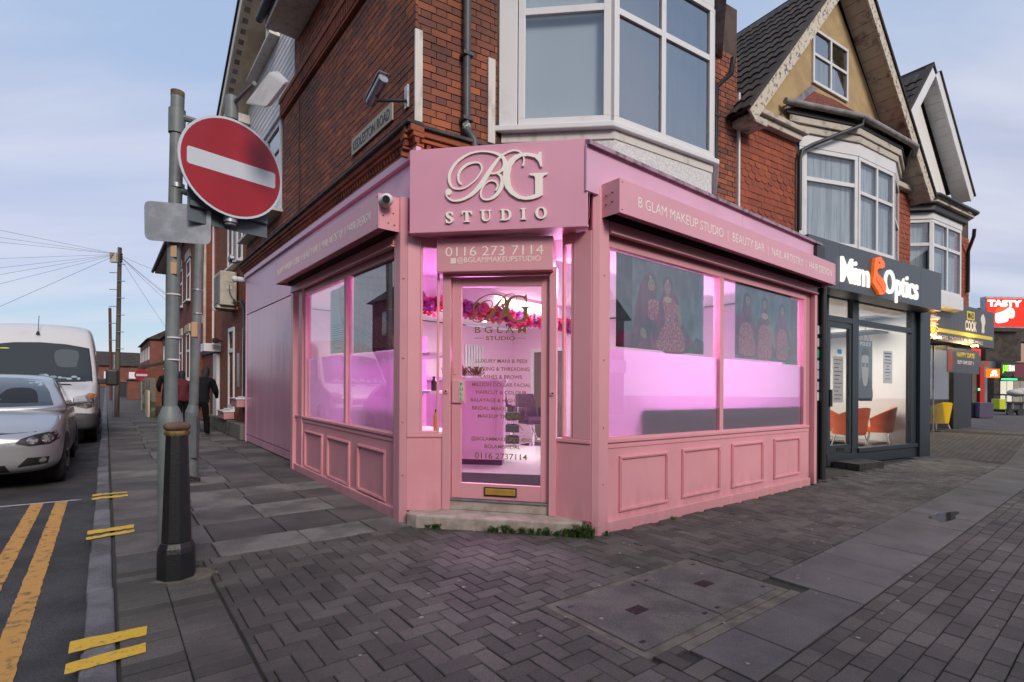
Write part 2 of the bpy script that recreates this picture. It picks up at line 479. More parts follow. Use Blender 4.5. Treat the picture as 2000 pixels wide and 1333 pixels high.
def stroke(mb, pts, t0, t1, tr, k=6):
    """pen stroke (x, y, width) -> raised ribbon; tr maps (x, y) to (s, z)"""
    q = spline(pts, k); L, Rr = [], []
    for i, (x, y, w) in enumerate(q):
        a, b = q[max(i - 1, 0)], q[min(i + 1, len(q) - 1)]
        dx, dy = b[0] - a[0], b[1] - a[1]; h = math.hypot(dx, dy) or 1
        nx, ny = -dy / h * w / 2, dx / h * w / 2
        L.append(tr(x + nx, y + ny)); Rr.append(tr(x - nx, y - ny))
    n = len(L)
    pts3 = [mb.P(s, t1, z) for s, z in L] + [mb.P(s, t1, z) for s, z in Rr] + [mb.P(s, t0, z) for s, z in L] + [mb.P(s, t0, z) for s, z in Rr]
    fs = []
    for i in range(n - 1):
        fs += [(i, i + 1, n + i + 1, n + i), (2 * n + i, 3 * n + i, 3 * n + i + 1, 2 * n + i + 1), (i, 2 * n + i, 2 * n + i + 1, i + 1), (n + i, n + i + 1, 3 * n + i + 1, 3 * n + i)]
    fs += [(0, n, 3 * n, 2 * n), (n - 1, 3 * n - 1, 4 * n - 1, 2 * n - 1)]
    mb.add(pts3, fs)

def window(F, s0, s1, z0, z1, t, parent, fm, gm, fw=0.06, mull=(), trans=(), th=0.06, name='window', sill=None, sm=None, rebate=0.03):
    """framed window: frame mesh with one pane per light as children"""
    mb = MB(F)
    lo, hi = min(s0, s1), max(s0, s1)
    mb.box(lo, hi, t - th, t, z0, z0 + fw).box(lo, hi, t - th, t, z1 - fw, z1)
    mb.box(lo, lo + fw, t - th, t - 0.001, z0 + fw, z1 - fw).box(hi - fw, hi, t - th, t - 0.001, z0 + fw, z1 - fw)
    cs = [lo + fw / 2] + sorted(mull) + [hi - fw / 2]; zs = [z0 + fw / 2] + sorted(trans) + [z1 - fw / 2]
    for c in sorted(mull): mb.box(c - fw / 2, c + fw / 2, t - th, t - 0.003, z0 + fw, z1 - fw)
    for c in sorted(trans):
        for a, b in zip(cs, cs[1:]): mb.box(a + fw / 2, b - fw / 2, t - th, t - 0.005, c - fw / 2, c + fw / 2)
    o = mb.build(name, fm, parent, bev=0.004)
    for a, b in zip(cs, cs[1:]):
        for c, e in zip(zs, zs[1:]):
            MB(F).box(a + fw / 2, b - fw / 2, t - rebate - 0.006, t - rebate, c + fw / 2, e - fw / 2).build('pane', gm, o)
    if sill:
        MB(F).box(lo - 0.06, hi + 0.06, t - th, t + sill, z0 - 0.05, z0 - 0.002).build('sill', sm or fm, o, bev=0.004)
    return o
# ------------------------------------------------------------------ ground
ROAD_Z = -0.07
M_asph = mat('asphalt', (0.028, 0.028, 0.031), 0.82, col2=(0.062, 0.06, 0.062), ns=2.2, nd=9, nlo=0.36, nhi=0.7, bump=0.7, bs=170, speck=0.7, sps=110)
M_mort = mat('joint_sand', (0.04, 0.036, 0.031), 0.95, col2=(0.026, 0.042, 0.012), ns=1.4, nd=6, nlo=0.52, nhi=0.7, bump=0.5, bs=120)
M_block = mat('block', (0.092, 0.084, 0.075), 0.8, col2=(0.05, 0.046, 0.042), ns=1.1, nd=8, nlo=0.36, nhi=0.68, bump=0.55, bs=230, rnd=0.32, speck=0.55, sps=170)
M_flag = mat('flagstone', (0.115, 0.103, 0.096), 0.75, col2=(0.062, 0.055, 0.053), ns=1.6, nd=7, nlo=0.35, nhi=0.66, bump=0.35, bs=140, rnd=0.32, speck=0.35, sps=110)
M_flagl = mat('pale_flagstone', (0.18, 0.172, 0.158), 0.8, col2=(0.10, 0.094, 0.088), ns=2.4, nd=8, bump=0.4, bs=150, rnd=0.12, speck=0.35, sps=110)
M_slab = mat('grey_slab', (0.108, 0.104, 0.100), 0.72, col2=(0.066, 0.063, 0.062), ns=1.9, nd=8, nlo=0.35, nhi=0.7, bump=0.35, bs=190, rnd=0.16, speck=0.4, sps=140)
M_kerb = mat('kerb_granite', (0.15, 0.148, 0.158), 0.72, col2=(0.09, 0.085, 0.09), ns=3.0, nd=8, bump=0.6, bs=90, rnd=0.22, speck=0.4, sps=120)
M_yel_old = mat('worn_yellow_paint', (0.56, 0.29, 0.07), 0.75, col2=(0.10, 0.075, 0.05), ns=16, nd=9, nlo=0.5, nhi=0.72, bump=0.4, bs=150)
M_yel = mat('fresh_yellow_paint', (0.70, 0.43, 0.03), 0.65, col2=(0.28, 0.19, 0.05), ns=34, nd=8, nlo=0.52, nhi=0.72, bump=0.3, bs=150)
M_wht = mat('worn_white_paint', (0.5, 0.5, 0.5), 0.75, col2=(0.12, 0.12, 0.12), ns=9, nd=6, nlo=0.45, nhi=0.7)
M_conc = mat('concrete_cover', (0.13, 0.118, 0.108), 0.85, col2=(0.085, 0.078, 0.074), ns=3, nd=9, bump=0.8, bs=160, speck=0.5, sps=130)
M_iron = mat('dark_iron', (0.018, 0.018, 0.02), 0.5, 0.6, bump=0.2, bs=120)
M_cement = mat('cement_patch', (0.17, 0.15, 0.125), 0.9, col2=(0.1, 0.088, 0.07), ns=6, nd=8, bump=0.8, bs=110)

def fgrid(mb, F, s0, s1, ns, tlo, thi, nt, z, rampon=False):
    o = len(mb.v)
    for i in range(ns + 1):
        s = s0 + (s1 - s0) * i / ns
        for j in range(nt + 1):
            t = tlo + (thi - tlo) * j / nt
            mb.v.append(F.p(s, t, z + (ramp(s) if rampon else 0)))
    for i in range(ns):
        for j in range(nt):
            a = o + i * (nt + 1) + j
            mb.f.append((a, a + 1, a + nt + 2, a + nt + 1))

road = MB().quad((-400, -300, ROAD_Z), (600, -300, ROAD_Z), (600, 700, ROAD_Z), (-400, 700, ROAD_Z)).build('road', M_asph, kind='structure')

# pavement bed: side street strip and the wide area in front of the shops
pave = MB()
fgrid(pave, FL, -0.4, 95, 6, -4.0, 2.14, 1, -0.022)
o_ = len(pave.v); ns_ = 46
def kerb_s(t):            # where the pavement meets the kerb, in main-street coordinates
    return -2.20 + 0.1117 * (t - 2.0)
for i in range(ns_ + 1):
    for j, t in enumerate((-6, -3, 0, 2, 4, 6.5)):
        s = kerb_s(t) + (44.0 - kerb_s(t)) * (i / ns_)
        pave.v.append(FB.p(s, t, -0.02 + ramp(s)))
for i in range(ns_):
    for j in range(5):
        a = o_ + i * 6 + j
        pave.f.append((a, a + 1, a + 7, a + 6))
pavement = pave.build('pavement', M_mort, kind='structure')

def clip(poly, nx, ny, c):
    out = []
    for i in range(len(poly)):
        p, q = poly[i], poly[(i + 1) % len(poly)]
        dp, dq = nx * p[0] + ny * p[1] - c, nx * q[0] + ny * q[1] - c
        if dp <= 0: out.append(p)
        if dp * dq < 0:
            k = dp / (dp - dq); out.append((p[0] + k * (q[0] - p[0]), p[1] + k * (q[1] - p[1])))
    return out
def area(p):
    return abs(sum(p[i][0] * p[(i + 1) % len(p)][1] - p[(i + 1) % len(p)][0] * p[i][1] for i in range(len(p)))) / 2
def half(F, a, b, c):
    """half plane a*s + b*t <= c of frame F as a world half plane"""
    nx = a * F.d[0] + b * F.n[0]; ny = a * F.d[1] + b * F.n[1]
    return nx, ny, c + nx * F.o[0] + ny * F.o[1]

IN1, IN2 = 1.38, 0.023           # inner edge of the slab strip: t = IN1 - IN2 s
OUT1, OUT2 = 1.95, 0.019
H_flag = half(FL, 1, 0, -0.17); H_kerb = half(FL, 0, 1, 1.62)
H_in = half(FR, IN2, 1, IN1 - 0.006); H_out = half(FR, -OUT2, -1, -(OUT1 + 0.006))
MH = (-1.36, 0.13, 0.80, 1.56)   # utility cover and its cement surround (main-street shop frame)

def block_mesh(mb, poly, zt, gap=0.0028, ch=0.0045, tilt=0.0):
    """one paver: recessed joints, chamfered arris, slightly out of level"""
    n = len(poly); cx = sum(p[0] for p in poly) / n; cy = sum(p[1] for p in poly) / n
    ccw = sum(poly[i][0] * poly[(i + 1) % n][1] - poly[(i + 1) % n][0] * poly[i][1] for i in range(n)) > 0
    if not ccw: poly = poly[::-1]
    def inset(g):
        ed = []
        for i in range(n):
            (x0, y0), (x1, y1) = poly[i], poly[(i + 1) % n]; h = math.hypot(x1 - x0, y1 - y0) or 1e-6
            nx, ny = -(y1 - y0) / h, (x1 - x0) / h; ed.append((nx, ny, nx * x0 + ny * y0 + g))
        out = []
        for i in range(n):
            a, b, c = ed[i - 1]; d, e, f = ed[i]; det = a * e - b * d
            if abs(det) < 1e-3: out.append((poly[i][0] + ed[i][0] * g, poly[i][1] + ed[i][1] * g))
            else: out.append(((c * e - b * f) / det, (a * f - c * d) / det))
        return out
    ta, tb = random.uniform(-tilt, tilt), random.uniform(-tilt, tilt)
    zz = lambda x, y, z: z + ta * (x - cx) + tb * (y - cy)
    A, B = inset(gap), inset(gap + ch)
    pts = [(x, y, zt - 0.03) for x, y in A] + [(x, y, zz(x, y, zt - ch * 0.8)) for x, y in A] + [(x, y, zz(x, y, zt)) for x, y in B]
    fs = []
    for i in range(n):
        j = (i + 1) % n
        fs += [(i, j, n + j, n + i), (n + i, n + j, 2 * n + j, 2 * n + i)]
    fs.append(tuple(range(2 * n, 3 * n)))
    mb.add(pts, fs)

def visible(x, y, z=0.0, m=40):
    if y < 0.3: return False
    u, v = proj((x, y, z)); return -m < u < 2000 + m and v < 1333 + m

blocks = []
e1, e2 = FR.d, FL.d
U = 0.1
def wp(x, y): return (x * e1[0] + y * e2[0], x * e1[1] + y * e2[1])
for j in range(-20, 110):
    for i in range(-60, 150):
        k = (i - j) % 4
        if k == 0: r = (i, i + 2, j, j + 1)
        elif k == 3: r = (i, i + 1, j, j + 2)
        else: continue
        poly = [wp(r[0] * U, r[2] * U), wp(r[1] * U, r[2] * U), wp(r[1] * U, r[3] * U), wp(r[0] * U, r[3] * U)]
        cx = sum(p[0] for p in poly) / 4; cy = sum(p[1] for p in poly) / 4
        if not visible(cx, cy, 0, 420): continue
        s, t = FR.st(cx, cy)
        if s > 9.5 or (s > 0.3 and t < -0.08 and s < 4.4): continue
        sl, tl = FL.st(cx, cy)
        if sl > 0.1 or tl > 1.9: continue
        if FC.st(cx, cy)[1] < -0.08 and tl < -0.05 and t < -0.05: continue
        for h in ((H_flag, H_kerb, H_in) if s > -1.12 else (H_flag, H_kerb, half(FR, 0, 1, 1.955))): poly = clip(poly, *h) if poly else poly
        if s <= -1.12 and len(poly) >= 3 and t > 1.3: poly = clip(poly, *half(FR, 1, 0, -1.125))
        if len(poly) < 3: continue
        st = [FR.st(*p) for p in poly]
        if all(MH[0] <= a <= MH[1] and MH[2] <= b <= MH[3] for a, b in st): continue
        if any(MH[0] < a < MH[1] and MH[2] < b < MH[3] for a, b in st):
            best = []
            for h in (half(FR, 1, 0, MH[0]), half(FR, -1, 0, -MH[1]), half(FR, 0, 1, MH[2]), half(FR, 0, -1, -MH[3])):
                c = clip(poly, *h)
                if len(c) >= 3 and (not best or area(c) > area(best)): best = c
            poly = best
        if len(poly) >= 3 and area(poly) > 0.0012: blocks.append(poly)
# soldier courses beside the kerb
for i in range(62):
    s0 = -0.17 - (i + 1) * 0.1
    for t0, t1 in ((1.63, 1.87), (1.87, 2.12)):
        q = [(s0, t0), (s0 + 0.1, t0), (s0 + 0.1, t1), (s0, t1)]
        poly = [tuple(FL.p(a, b, 0)[:2]) for a, b in q]
        cx = sum(p[0] for p in poly) / 4; cy = sum(p[1] for p in poly) / 4
        if math.hypot(cx + 2.21, cy - 3.42) < 0.16: continue
        if visible(cx, cy, 0, 400): blocks.append(poly)
# stretcher rows on the far side of the slab strip
for j in range(0, 27):
    for i in range(-14, 50):
        s0 = i * 0.2 + (j % 2) * 0.1; t0 = 1.74 + j * 0.1
        poly = [tuple(FR.p(a, b - OUT2 * a, 0)[:2]) for a, b in ((s0, t0), (s0 + 0.2, t0), (s0 + 0.2, t0 + 0.1), (s0, t0 + 0.1))]
        cx = sum(p[0] for p in poly) / 4; cy = sum(p[1] for p in poly) / 4
        if not visible(cx, cy, 0, 600): continue
        poly = clip(poly, *H_out)
        if len(poly) >= 3 and area(poly) > 0.0012: blocks.append(poly)
blocks.sort(key=lambda p: math.hypot(sum(q[0] for q in p) / len(p), sum(q[1] for q in p) / len(p)))
rest = MB()
for i, poly in enumerate(blocks):
    z = random.uniform(-0.0035, 0.002)
    if i < 290:
        mb = MB(); block_mesh(mb, poly, z, tilt=0.018); mb.build('paving_block', M_block, pavement)
    else:
        block_mesh(rest, poly, z, tilt=0.012)
rest.build('paving_blocks', M_block, pavement, kind='stuff')
# block paving too far off to pick apart
M_blockfar = farbrick('far_block_paving', (0.1, 0.092, 0.09), (0.075, 0.07, 0.07), (0.03, 0.027, 0.025), FR, 0.2, 0.1)
# (the rows of the far sheet run in the ground plane)
def ground_brick(m, F):
    n, l = m.node_tree.nodes, m.node_tree.links
    br = next(x for x in n if x.type == 'TEX_BRICK'); ge = next(x for x in n if x.type == 'NEW_GEOMETRY')
    cm = n.new('ShaderNodeCombineXYZ')
    for k, d in ((0, F.d), (1, F.n)):
        dv = n.new('ShaderNodeVectorMath'); dv.operation = 'DOT_PRODUCT'; l.new(ge.outputs['Position'], dv.inputs[0]); dv.inputs[1].default_value = (d[0], d[1], 0); l.new(dv.outputs['Value'], cm.inputs[k])
    l.new(cm.outputs[0], br.inputs['Vector'])
ground_brick(M_blockfar, FR)
fb = MB()
def far_sheet(mb, s0, s1, t0, t1, z):
    n = 30; o = len(mb.v)
    for i in range(n + 1):
        s = s0 + (s1 - s0) * i / n
        for t in (t0(s), t1(s)):
            p = FR.p(s, t, 0); mb.v.append(Vector((p.x, p.y, z + ramp(FB.st(p.x, p.y)[0]))))
    for i in range(n): mb.f.append((o + 2 * i, o + 2 * i + 1, o + 2 * i + 3, o + 2 * i + 2))
far_sheet(fb, 9.45, 36, lambda s: -5.5, lambda s: IN1 - IN2 * s, -0.004)
far_sheet(fb, 9.95, 36, lambda s: OUT1 - OUT2 * s, lambda s: 4.5, -0.004)
fb.build('far_paving', M_blockfar, pavement, kind='stuff')

# grey slab strip
s = -1.12; lens = [0.42, 0.46, 0.5, 0.44, 0.47, 0.62, 0.44, 0.78, 0.6, 0.62, 0.55, 0.6, 0.62, 0.6, 0.6, 0.62, 0.6, 0.6, 0.6, 0.6, 0.6, 0.6]
for i, ln in enumerate(lens):
    if s + ln > 10.0: break
    tin = (lambda a: 1.63 - 0.0 * a) if i < 3 else (lambda a: IN1 - IN2 * a)
    poly = [tuple(FR.p(a, b, 0)[:2]) for a, b in ((s, tin(s)), (s + ln, tin(s + ln)), (s + ln, OUT1 - OUT2 * (s + ln)), (s, OUT1 - OUT2 * s))]
    mb = MB(); block_mesh(mb, poly, random.uniform(-0.003, 0.002), gap=0.003, ch=0.003, tilt=0.004); mb.build('paving_slab', M_slab, pavement)
    s += ln
fs_ = MB(); far_sheet(fs_, s, 40, lambda a: IN1 - IN2 * a, lambda a: OUT1 - OUT2 * a, -0.002); fs_.build('far_slabs', M_slab, pavement, kind='stuff')

# side-street flagstones
rowz = [-0.165]
while rowz[-1] < 15: rowz.append(rowz[-1] + random.choice((0.42, 0.5, 0.6, 0.62, 0.45)))
tb = [2.12, 1.52, 0.92, 0.34, -0.26]
for r0, r1 in zip(rowz, rowz[1:]):
    jit = [0] + [random.uniform(-0.07, 0.07) for _ in tb[1:-1]] + [0]
    for k in range(4):
        off = random.choice((0, 0, 0.0, 0.02)) if r0 > 0 else 0
        poly = [tuple(FL.p(a, b, 0)[:2]) for a, b in ((r0, tb[k + 1] + jit[k + 1]), (r1, tb[k + 1] + jit[k + 1]), (r1, tb[k] + jit[k]), (r0, tb[k] + jit[k]))]
        mb = MB(); block_mesh(mb, poly, random.uniform(-0.003, 0.002), gap=0.007, ch=0.004, tilt=0.006); mb.build('paving_flag', M_flagl if (r0 < 0.1 and k > 0) or random.random() < 0.1 else M_flag, pavement)
ff = MB(); fgrid(ff, FL, rowz[-1], 95, 1, -3.0, 2.12, 1, -0.003); ff.build('far_flags', M_flag, pavement, kind='stuff')

# chewing gum trodden into the paving
M_gum = mat('chewing_gum', (0.27, 0.26, 0.245), 0.8)
gum = MB(); rg = random.Random(5)
for i in range(150):
    s, t = rg.uniform(-2.6, 8.0), rg.uniform(0.1, 3.0); p = FR.p(s, t, 0); r = rg.uniform(0.006, 0.014); a0 = rg.uniform(0, 6)
    n = 9; gum.add([(p.x + r * (1 + 0.3 * math.sin(2 * k + a0)) * math.cos(2 * math.pi * k / n), p.y + r * math.sin(2 * math.pi * k / n), 0.0045) for k in range(n)], [tuple(range(n))])
gum.build('gum_spots', M_gum, pavement, kind='stuff')
# cement surround, utility cover in two halves, drain
MB(FR).box(MH[0] + 0.004, MH[1] - 0.004, MH[2] + 0.004, MH[3] - 0.004, -0.03, -0.006).build('cement_surround', M_cement, pavement)
MB(FR).box(-1.12, 0.14, 1.565, 1.625, -0.03, -0.005).build('cement_band', M_cement, pavement)
cover = thing('utility_cover', 'concrete utility cover in two halves set in the block paving', 'manhole cover', FR.p(-0.6, 1.18, 0))
for a, b in ((-1.31, -0.615), (-0.6, 0.075)):
    h = MB(FR).box(a, b, 0.86, 1.5, -0.02, 0.003).build('cover_half', M_conc, cover, bev=0.004)
    c = (a + b) / 2
    MB(FR).box(c - 0.06, c + 0.06, 1.14, 1.22, 0.0035, 0.005).build('name_plate', M_iron, h)
    for ka in (a + 0.06, b - 0.06):
        for kt in (0.92, 1.44): MB(FR).box(ka - 0.018, ka + 0.018, kt - 0.01, kt + 0.01, 0.0034, 0.0046).build('lifting_key_hole', M_iron, h)
M_water = mat('water', (0.02, 0.02, 0.022), 0.03, spec=0.8)
pud = MB(FR); q = []
for k in range(28):
    a = 2 * math.pi * k / 28; rr = 1 + 0.18 * math.sin(3 * a + 1) + 0.1 * math.sin(5 * a)
    q.append((3.62 + 0.34 * rr * math.cos(a), 1.62 + 0.09 * rr * math.sin(a), 0.0035))
pud.quad(*q); tag(pud.build('puddle', M_water), 'shallow puddle on the grey slab strip', 'puddle')

# kerb
kerb = MB(FL).box(-7, 95, 2.145, 2.25, -0.2, -0.03).build('kerb', M_mort, kind='structure')
s = -6.6
while s < 22:
    ln = random.choice((0.62, 0.9, 0.9, 0.75))
    dz = random.uniform(-0.004, 0.003)
    MB(FL).box(s + 0.006, s + ln - 0.006, 2.135 + random.uniform(-.004, .004), 2.262 + random.uniform(-.006, .006), -0.12, dz).build('kerb_stone', M_kerb, kerb, bev=0.012)
    s += ln
MB(FL).box(s, 95, 2.135, 2.262, -0.12, 0.004).build('far_kerb', M_kerb, kerb, kind='stuff')
# opposite kerb of the side street
fk = MB(FL).box(-3, 95, 7.3, 7.45, -0.12, 0.02).build('far_kerb_line', M_kerb, kerb)

# road markings
def ragged(F, s0, s1, ta, tb_, z, n=260, j=0.0035):
    mb = MB(F); o = 0
    for i in range(n + 1):
        s = s0 + (s1 - s0) * i / n
        mb.v.append(F.p(s, ta + random.uniform(-j, j), z)); mb.v.append(F.p(s, tb_ + random.uniform(-j, j), z))
    for i in range(n): mb.f.append((2 * i, 2 * i + 1, 2 * i + 3, 2 * i + 2))
    return mb
ragged(FL, -5.5, 3.03, 2.5, 2.605, ROAD_Z + 0.004).build('yellow_line', M_yel_old, road)
ragged(FL, -5.5, 3.05, 2.70, 2.805, ROAD_Z + 0.004).build('yellow_line', M_yel_old, road)
mb = MB(FL); mb.quad((3.02, 2.38, ROAD_Z + 0.006), (3.07, 2.38, ROAD_Z + 0.006), (3.12, 6.4, ROAD_Z + 0.006), (3.07, 6.4, ROAD_Z + 0.006)); mb.build('bay_line', M_wht, road)
def pxq(mb, pts, z):
    mb.add([(*gnd(u, v, z), z) for u, v in pts], [tuple(range(len(pts)))])
ticks = [[(136.7, 1253), (133, 1277), (286, 1240), (287.5, 1223)], [(128.5, 1297), (125, 1318), (285, 1273.6), (285, 1255)],
         [(171, 1037), (170, 1045), (261, 1031), (262, 1025)], [(168.6, 1050), (167.6, 1055), (262.7, 1039), (262, 1034)],
         [(181, 966.5), (180, 969), (248.5, 963), (248.5, 960)], [(179.6, 973), (179, 976.4), (249.6, 969), (249.6, 966)]]
for i, q in enumerate(ticks):
    mb = MB(); (a0, a1), (b0, b1), (c0, c1), (d0, d1) = q
    n = 10; z = 0.0048
    for k in range(n + 1):
        f = k / n
        for (p, r) in (((a0, a1), (d0, d1)), ((b0, b1), (c0, c1))):
            x, y = gnd(p[0] + (r[0] - p[0]) * f, p[1] + (r[1] - p[1]) * f + random.uniform(-0.8, 0.8), z); mb.v.append(Vector((x, y, z)))
    for k in range(n): mb.f.append((2 * k, 2 * k + 1, 2 * k + 3, 2 * k + 2))
    mb.build('loading_tick', M_yel, kerb)
# ------------------------------------------------------------------ corner building: upper floors
BR = [(0.27, 0.086, 0.05), (0.21, 0.074, 0.048), (0.33, 0.098, 0.05), (0.15, 0.06, 0.047), (0.25, 0.082, 0.05), (0.42, 0.125, 0.055), (0.19, 0.072, 0.052)]
M_brick = brickmat('red_brick', BR, soot=0.5)
M_mortar = mat('brick_mortar', (0.10, 0.068, 0.055), 0.95, col2=(0.05, 0.037, 0.032), ns=3, nd=6)
M_terra = brickmat('terracotta', [(0.32, 0.09, 0.04), (0.24, 0.07, 0.036), (0.38, 0.11, 0.045)], soot=0.65, ss=1.6)
M_slate = mat('slate_cap', (0.035, 0.034, 0.037), 0.75, col2=(0.075, 0.068, 0.062), ns=5, nd=6, bump=0.4, bs=60)
M_upvc = mat('white_frame', (0.70, 0.70, 0.70), 0.38, col2=(0.55, 0.54, 0.52), ns=3.0, nd=7, nlo=0.5, nhi=0.85)
M_wood = mat('white_painted_wood', (0.62, 0.60, 0.55), 0.6, col2=(0.34, 0.30, 0.25), ns=9, nd=8, nlo=0.5, nhi=0.76, stretch=(1, 1, 0.25), bump=0.3, bs=40)
M_board = mat('white_cladding', (0.66, 0.66, 0.67), 0.45, col2=(0.52, 0.5, 0.48), ns=2, nd=6, nlo=0.45, nhi=0.8)
M_cream = mat('cream_soffit', (0.62, 0.55, 0.43), 0.6, col2=(0.5, 0.42, 0.32), ns=4, nd=6)
M_pebble = mat('pebbledash', (0.70, 0.70, 0.69), 0.95, col2=(0.56, 0.56, 0.56), ns=38, nd=4, nlo=0.4, nhi=0.62, bump=1.0, bs=58)
M_blackp = mat('black_plastic', (0.022, 0.023, 0.026), 0.45, bump=0.1, bs=60)
M_greyp = mat('slate_grey_pipe', (0.045, 0.05, 0.06), 0.5, col2=(0.07, 0.07, 0.075), ns=5)
M_glass = glass('window_glass', (0.86, 0.9, 0.93), 0.10)
M_glassup = glass('upper_window_glass', (0.55, 0.62, 0.68), 0.42)
M_dark = mat('dark_room', (0.03, 0.032, 0.036), 0.9)
M_blind = mat('roller_blind', (0.72, 0.73, 0.72), 0.9, bump=0.1, bs=200)
M_curt = mat('net_curtain', (0.7, 0.7, 0.68), 0.9, col2=(0.45, 0.46, 0.47), ns=16, nd=3, stretch=(1, 1, 0.05))
M_lead = mat('lead_flashing', (0.22, 0.2, 0.21), 0.55, col2=(0.12, 0.11, 0.11), ns=6, nd=6, bump=0.3, bs=20)
M_steel = mat('galvanised_steel', (0.42, 0.44, 0.47), 0.42, 0.7, col2=(0.3, 0.32, 0.35), ns=8, nd=5)
M_roof = mat('brown_roof_tile', (0.05, 0.038, 0.033), 0.85, col2=(0.028, 0.023, 0.021), ns=2.5, nd=7, bump=0.5, bs=80, rnd=0.3)

cb = thing('corner_building', 'red brick corner building with white bay window above the pink salon', 'building', FL.p(0.13, -0.22, 3.4))

core = MB()
foot = [FB.p(0.012, -0.012, 0), FB.p(5.06, -0.012, 0), FB.p(5.06, -7.0, 0), FL.p(8.06, -6.0, 0), FL.p(8.06, -0.235, 0), FL.p(0.14, -0.235, 0)]
core.vprism([(p.x, p.y) for p in foot], 3.45, 7.0)
core.build('wall', M_mortar, cb)

def flemish(s0, s1, z0, z1, rowh=0.075):
    out = []; r = 0; z = z0
    while z + 0.03 < z1:
        s = s0 - (0.168 if r % 2 else 0.0); k = 0
        while s < s1:
            ln = 0.225 if k % 2 == 0 else 0.1125
            a, b = max(s, s0), min(s + ln, s1)
            if b - a > 0.03: out.append((a + 0.005, b - 0.005, z + 0.005, min(z + rowh, z1) - 0.005))
            s += ln; k += 1
        z += rowh; r += 1
    return out

def brick_wall(F, t, rects, parent, limit, m=None, dep=0.03, name='brick'):
    m = m or M_brick
    def dist(r): p = F.p((r[0] + r[1]) / 2, t, (r[2] + r[3]) / 2); return (p - Vector((0, 0, CAM_H))).length - (0 if visible(p.x, p.y, p.z, 5) and proj(p)[1] > -5 else -100)
    rects = sorted(rects, key=dist); cache = {}; rest = MB(F)
    for i, (a, b, c, e) in enumerate(rects):
        pr = t + random.uniform(-0.0025, 0.002)
        if i < limit:
            key = (round(b - a, 3), round(e - c, 3))
            if key not in cache:
                mb = MB(); w, h = (b - a) / 2, (e - c) / 2
                mb.box(-w, w, -dep / 2, dep / 2, -h, h); cache[key] = mb.mesh(name, m, local=True)
            inst(name, cache[key], parent, F.p((a + b) / 2, pr - dep / 2, (c + e) / 2), (0, 0, F.rz()))
        else:
            rest.box(a, b, pr - dep, pr, c, e)
    if rest.v: rest.build(name + 'work', m, parent, kind='stuff')

rl = flemish(0.135, 5.0, 3.86, 5.82) + flemish(0.135, 4.25, 6.2, 6.8) + flemish(5.0, 8.05, 3.86, 4.22)
rr = flemish(0.012, 0.95, 3.86, 6.2) + flemish(4.45, 5.06, 3.5, 6.3)
brick_wall(FL, -0.22, rl, cb, 190)
brick_wall(FB, 0.0, rr, cb, 110)

# moulded cornice over the shop, side street and round the corner
def cornice(F, s0, s1, tb_, z, parent, orn=True, shared={}):
    MB(F).prism([(s0, z + 0.20), (s1, z + 0.20), (s1, z + 0.235), (s0, z + 0.235)], tb_ - 0.02, tb_ + 0.16).build('cornice_cap', M_slate, parent, bev=0.006)
    for k, (za, zb, pr) in enumerate(((0.135, 0.198, 0.125), (0.09, 0.133, 0.10), (0.0, 0.022, 0.065), (-0.06, -0.002, 0.03))):
        MB(F).prism([(s0, z + za), (s1, z + za), (s1, z + zb), (s0, z + zb)], tb_ - 0.02, tb_ + pr - 0.002 * k).build('cornice_course', M_terra, parent, bev=0.006)
    n = int((s1 - s0) / 0.075)
    key = 'tile'
    if key not in shared:
        mb = MB(); h = 0.03
        mb.add([(-0.03, -0.02, -h), (0.03, -0.02, -h), (0.03, -0.02, h), (-0.03, -0.02, h), (-0.022, 0.018, -h * 0.6), (0.022, 0.018, -h * 0.9), (0.022, 0.03, h), (-0.022, 0.03, h)],
               [(0, 3, 2, 1), (4, 5, 6, 7), (0, 1, 5, 4), (1, 2, 6, 5), (2, 3, 7, 6), (3, 0, 4, 7)])
        shared[key] = mb.mesh('egg_and_dart_tile', M_terra, local=True)
    rz = math.atan2(F.n[1], F.n[0]) - math.pi / 2
    for i in range(n):
        inst('egg_and_dart_tile', shared[key], parent, F.p(s0 + (i + 0.5) * 0.075, tb_ + 0.05, z + 0.056), (0, 0, rz))
cornice(FL, -0.02, 8.02, -0.22, 3.59, cb)
cornice(FB, -0.13, 0.93, 0.0, 3.59, cb)

# dentil band higher up
MB(FL).box(0.1, 5.05, -0.25, -0.15, 6.08, 6.16).box(0.1, 5.04, -0.25, -0.175, 5.86, 5.9).build('band_course', M_terra, cb, bev=0.006)
dn = MB(FL)
for i in range(82): dn.box(0.12 + i * 0.06, 0.155 + i * 0.06, -0.25, -0.165, 5.902, 6.075)
dn.build('dentils', M_terra, cb, kind='stuff')

# white boarded gable with two windows on the side street
for i in range(30):
    z = 5.98 + i * 0.115
    s1 = min(8.08, 8.08 - max(0.0, (z + 0.1 - 6.95)) / 0.53); s0 = 4.28 if z > 6.17 else 5.04
    if s1 - s0 < 0.3: break
    MB(FL).add([FL.p(s0, -0.24, z), FL.p(s1, -0.24, z), FL.p(s1, -0.24, z + 0.12), FL.p(s0, -0.24, z + 0.12), FL.p(s0, -0.2, z), FL.p(s1, -0.2, z), FL.p(s1, -0.206, z + 0.113), FL.p(s0, -0.206, z + 0.113)],
               [(0, 3, 2, 1), (4, 5, 6, 7), (0, 1, 5, 4), (1, 2, 6, 5), (2, 3, 7, 6), (3, 0, 4, 7)]).build('cladding_board', M_board, cb)
gb = MB(FL).prism([(4.28, 5.9), (8.06, 5.9), (8.06, 6.92), (4.2, 9.0)], -0.45, -0.245); gb.build('gable_wall', M_board, cb)
MB(FL).box(5.03, 8.07, -0.26, -0.16, 5.9, 5.985).build('cladding_trim', M_board, cb, bev=0.004)
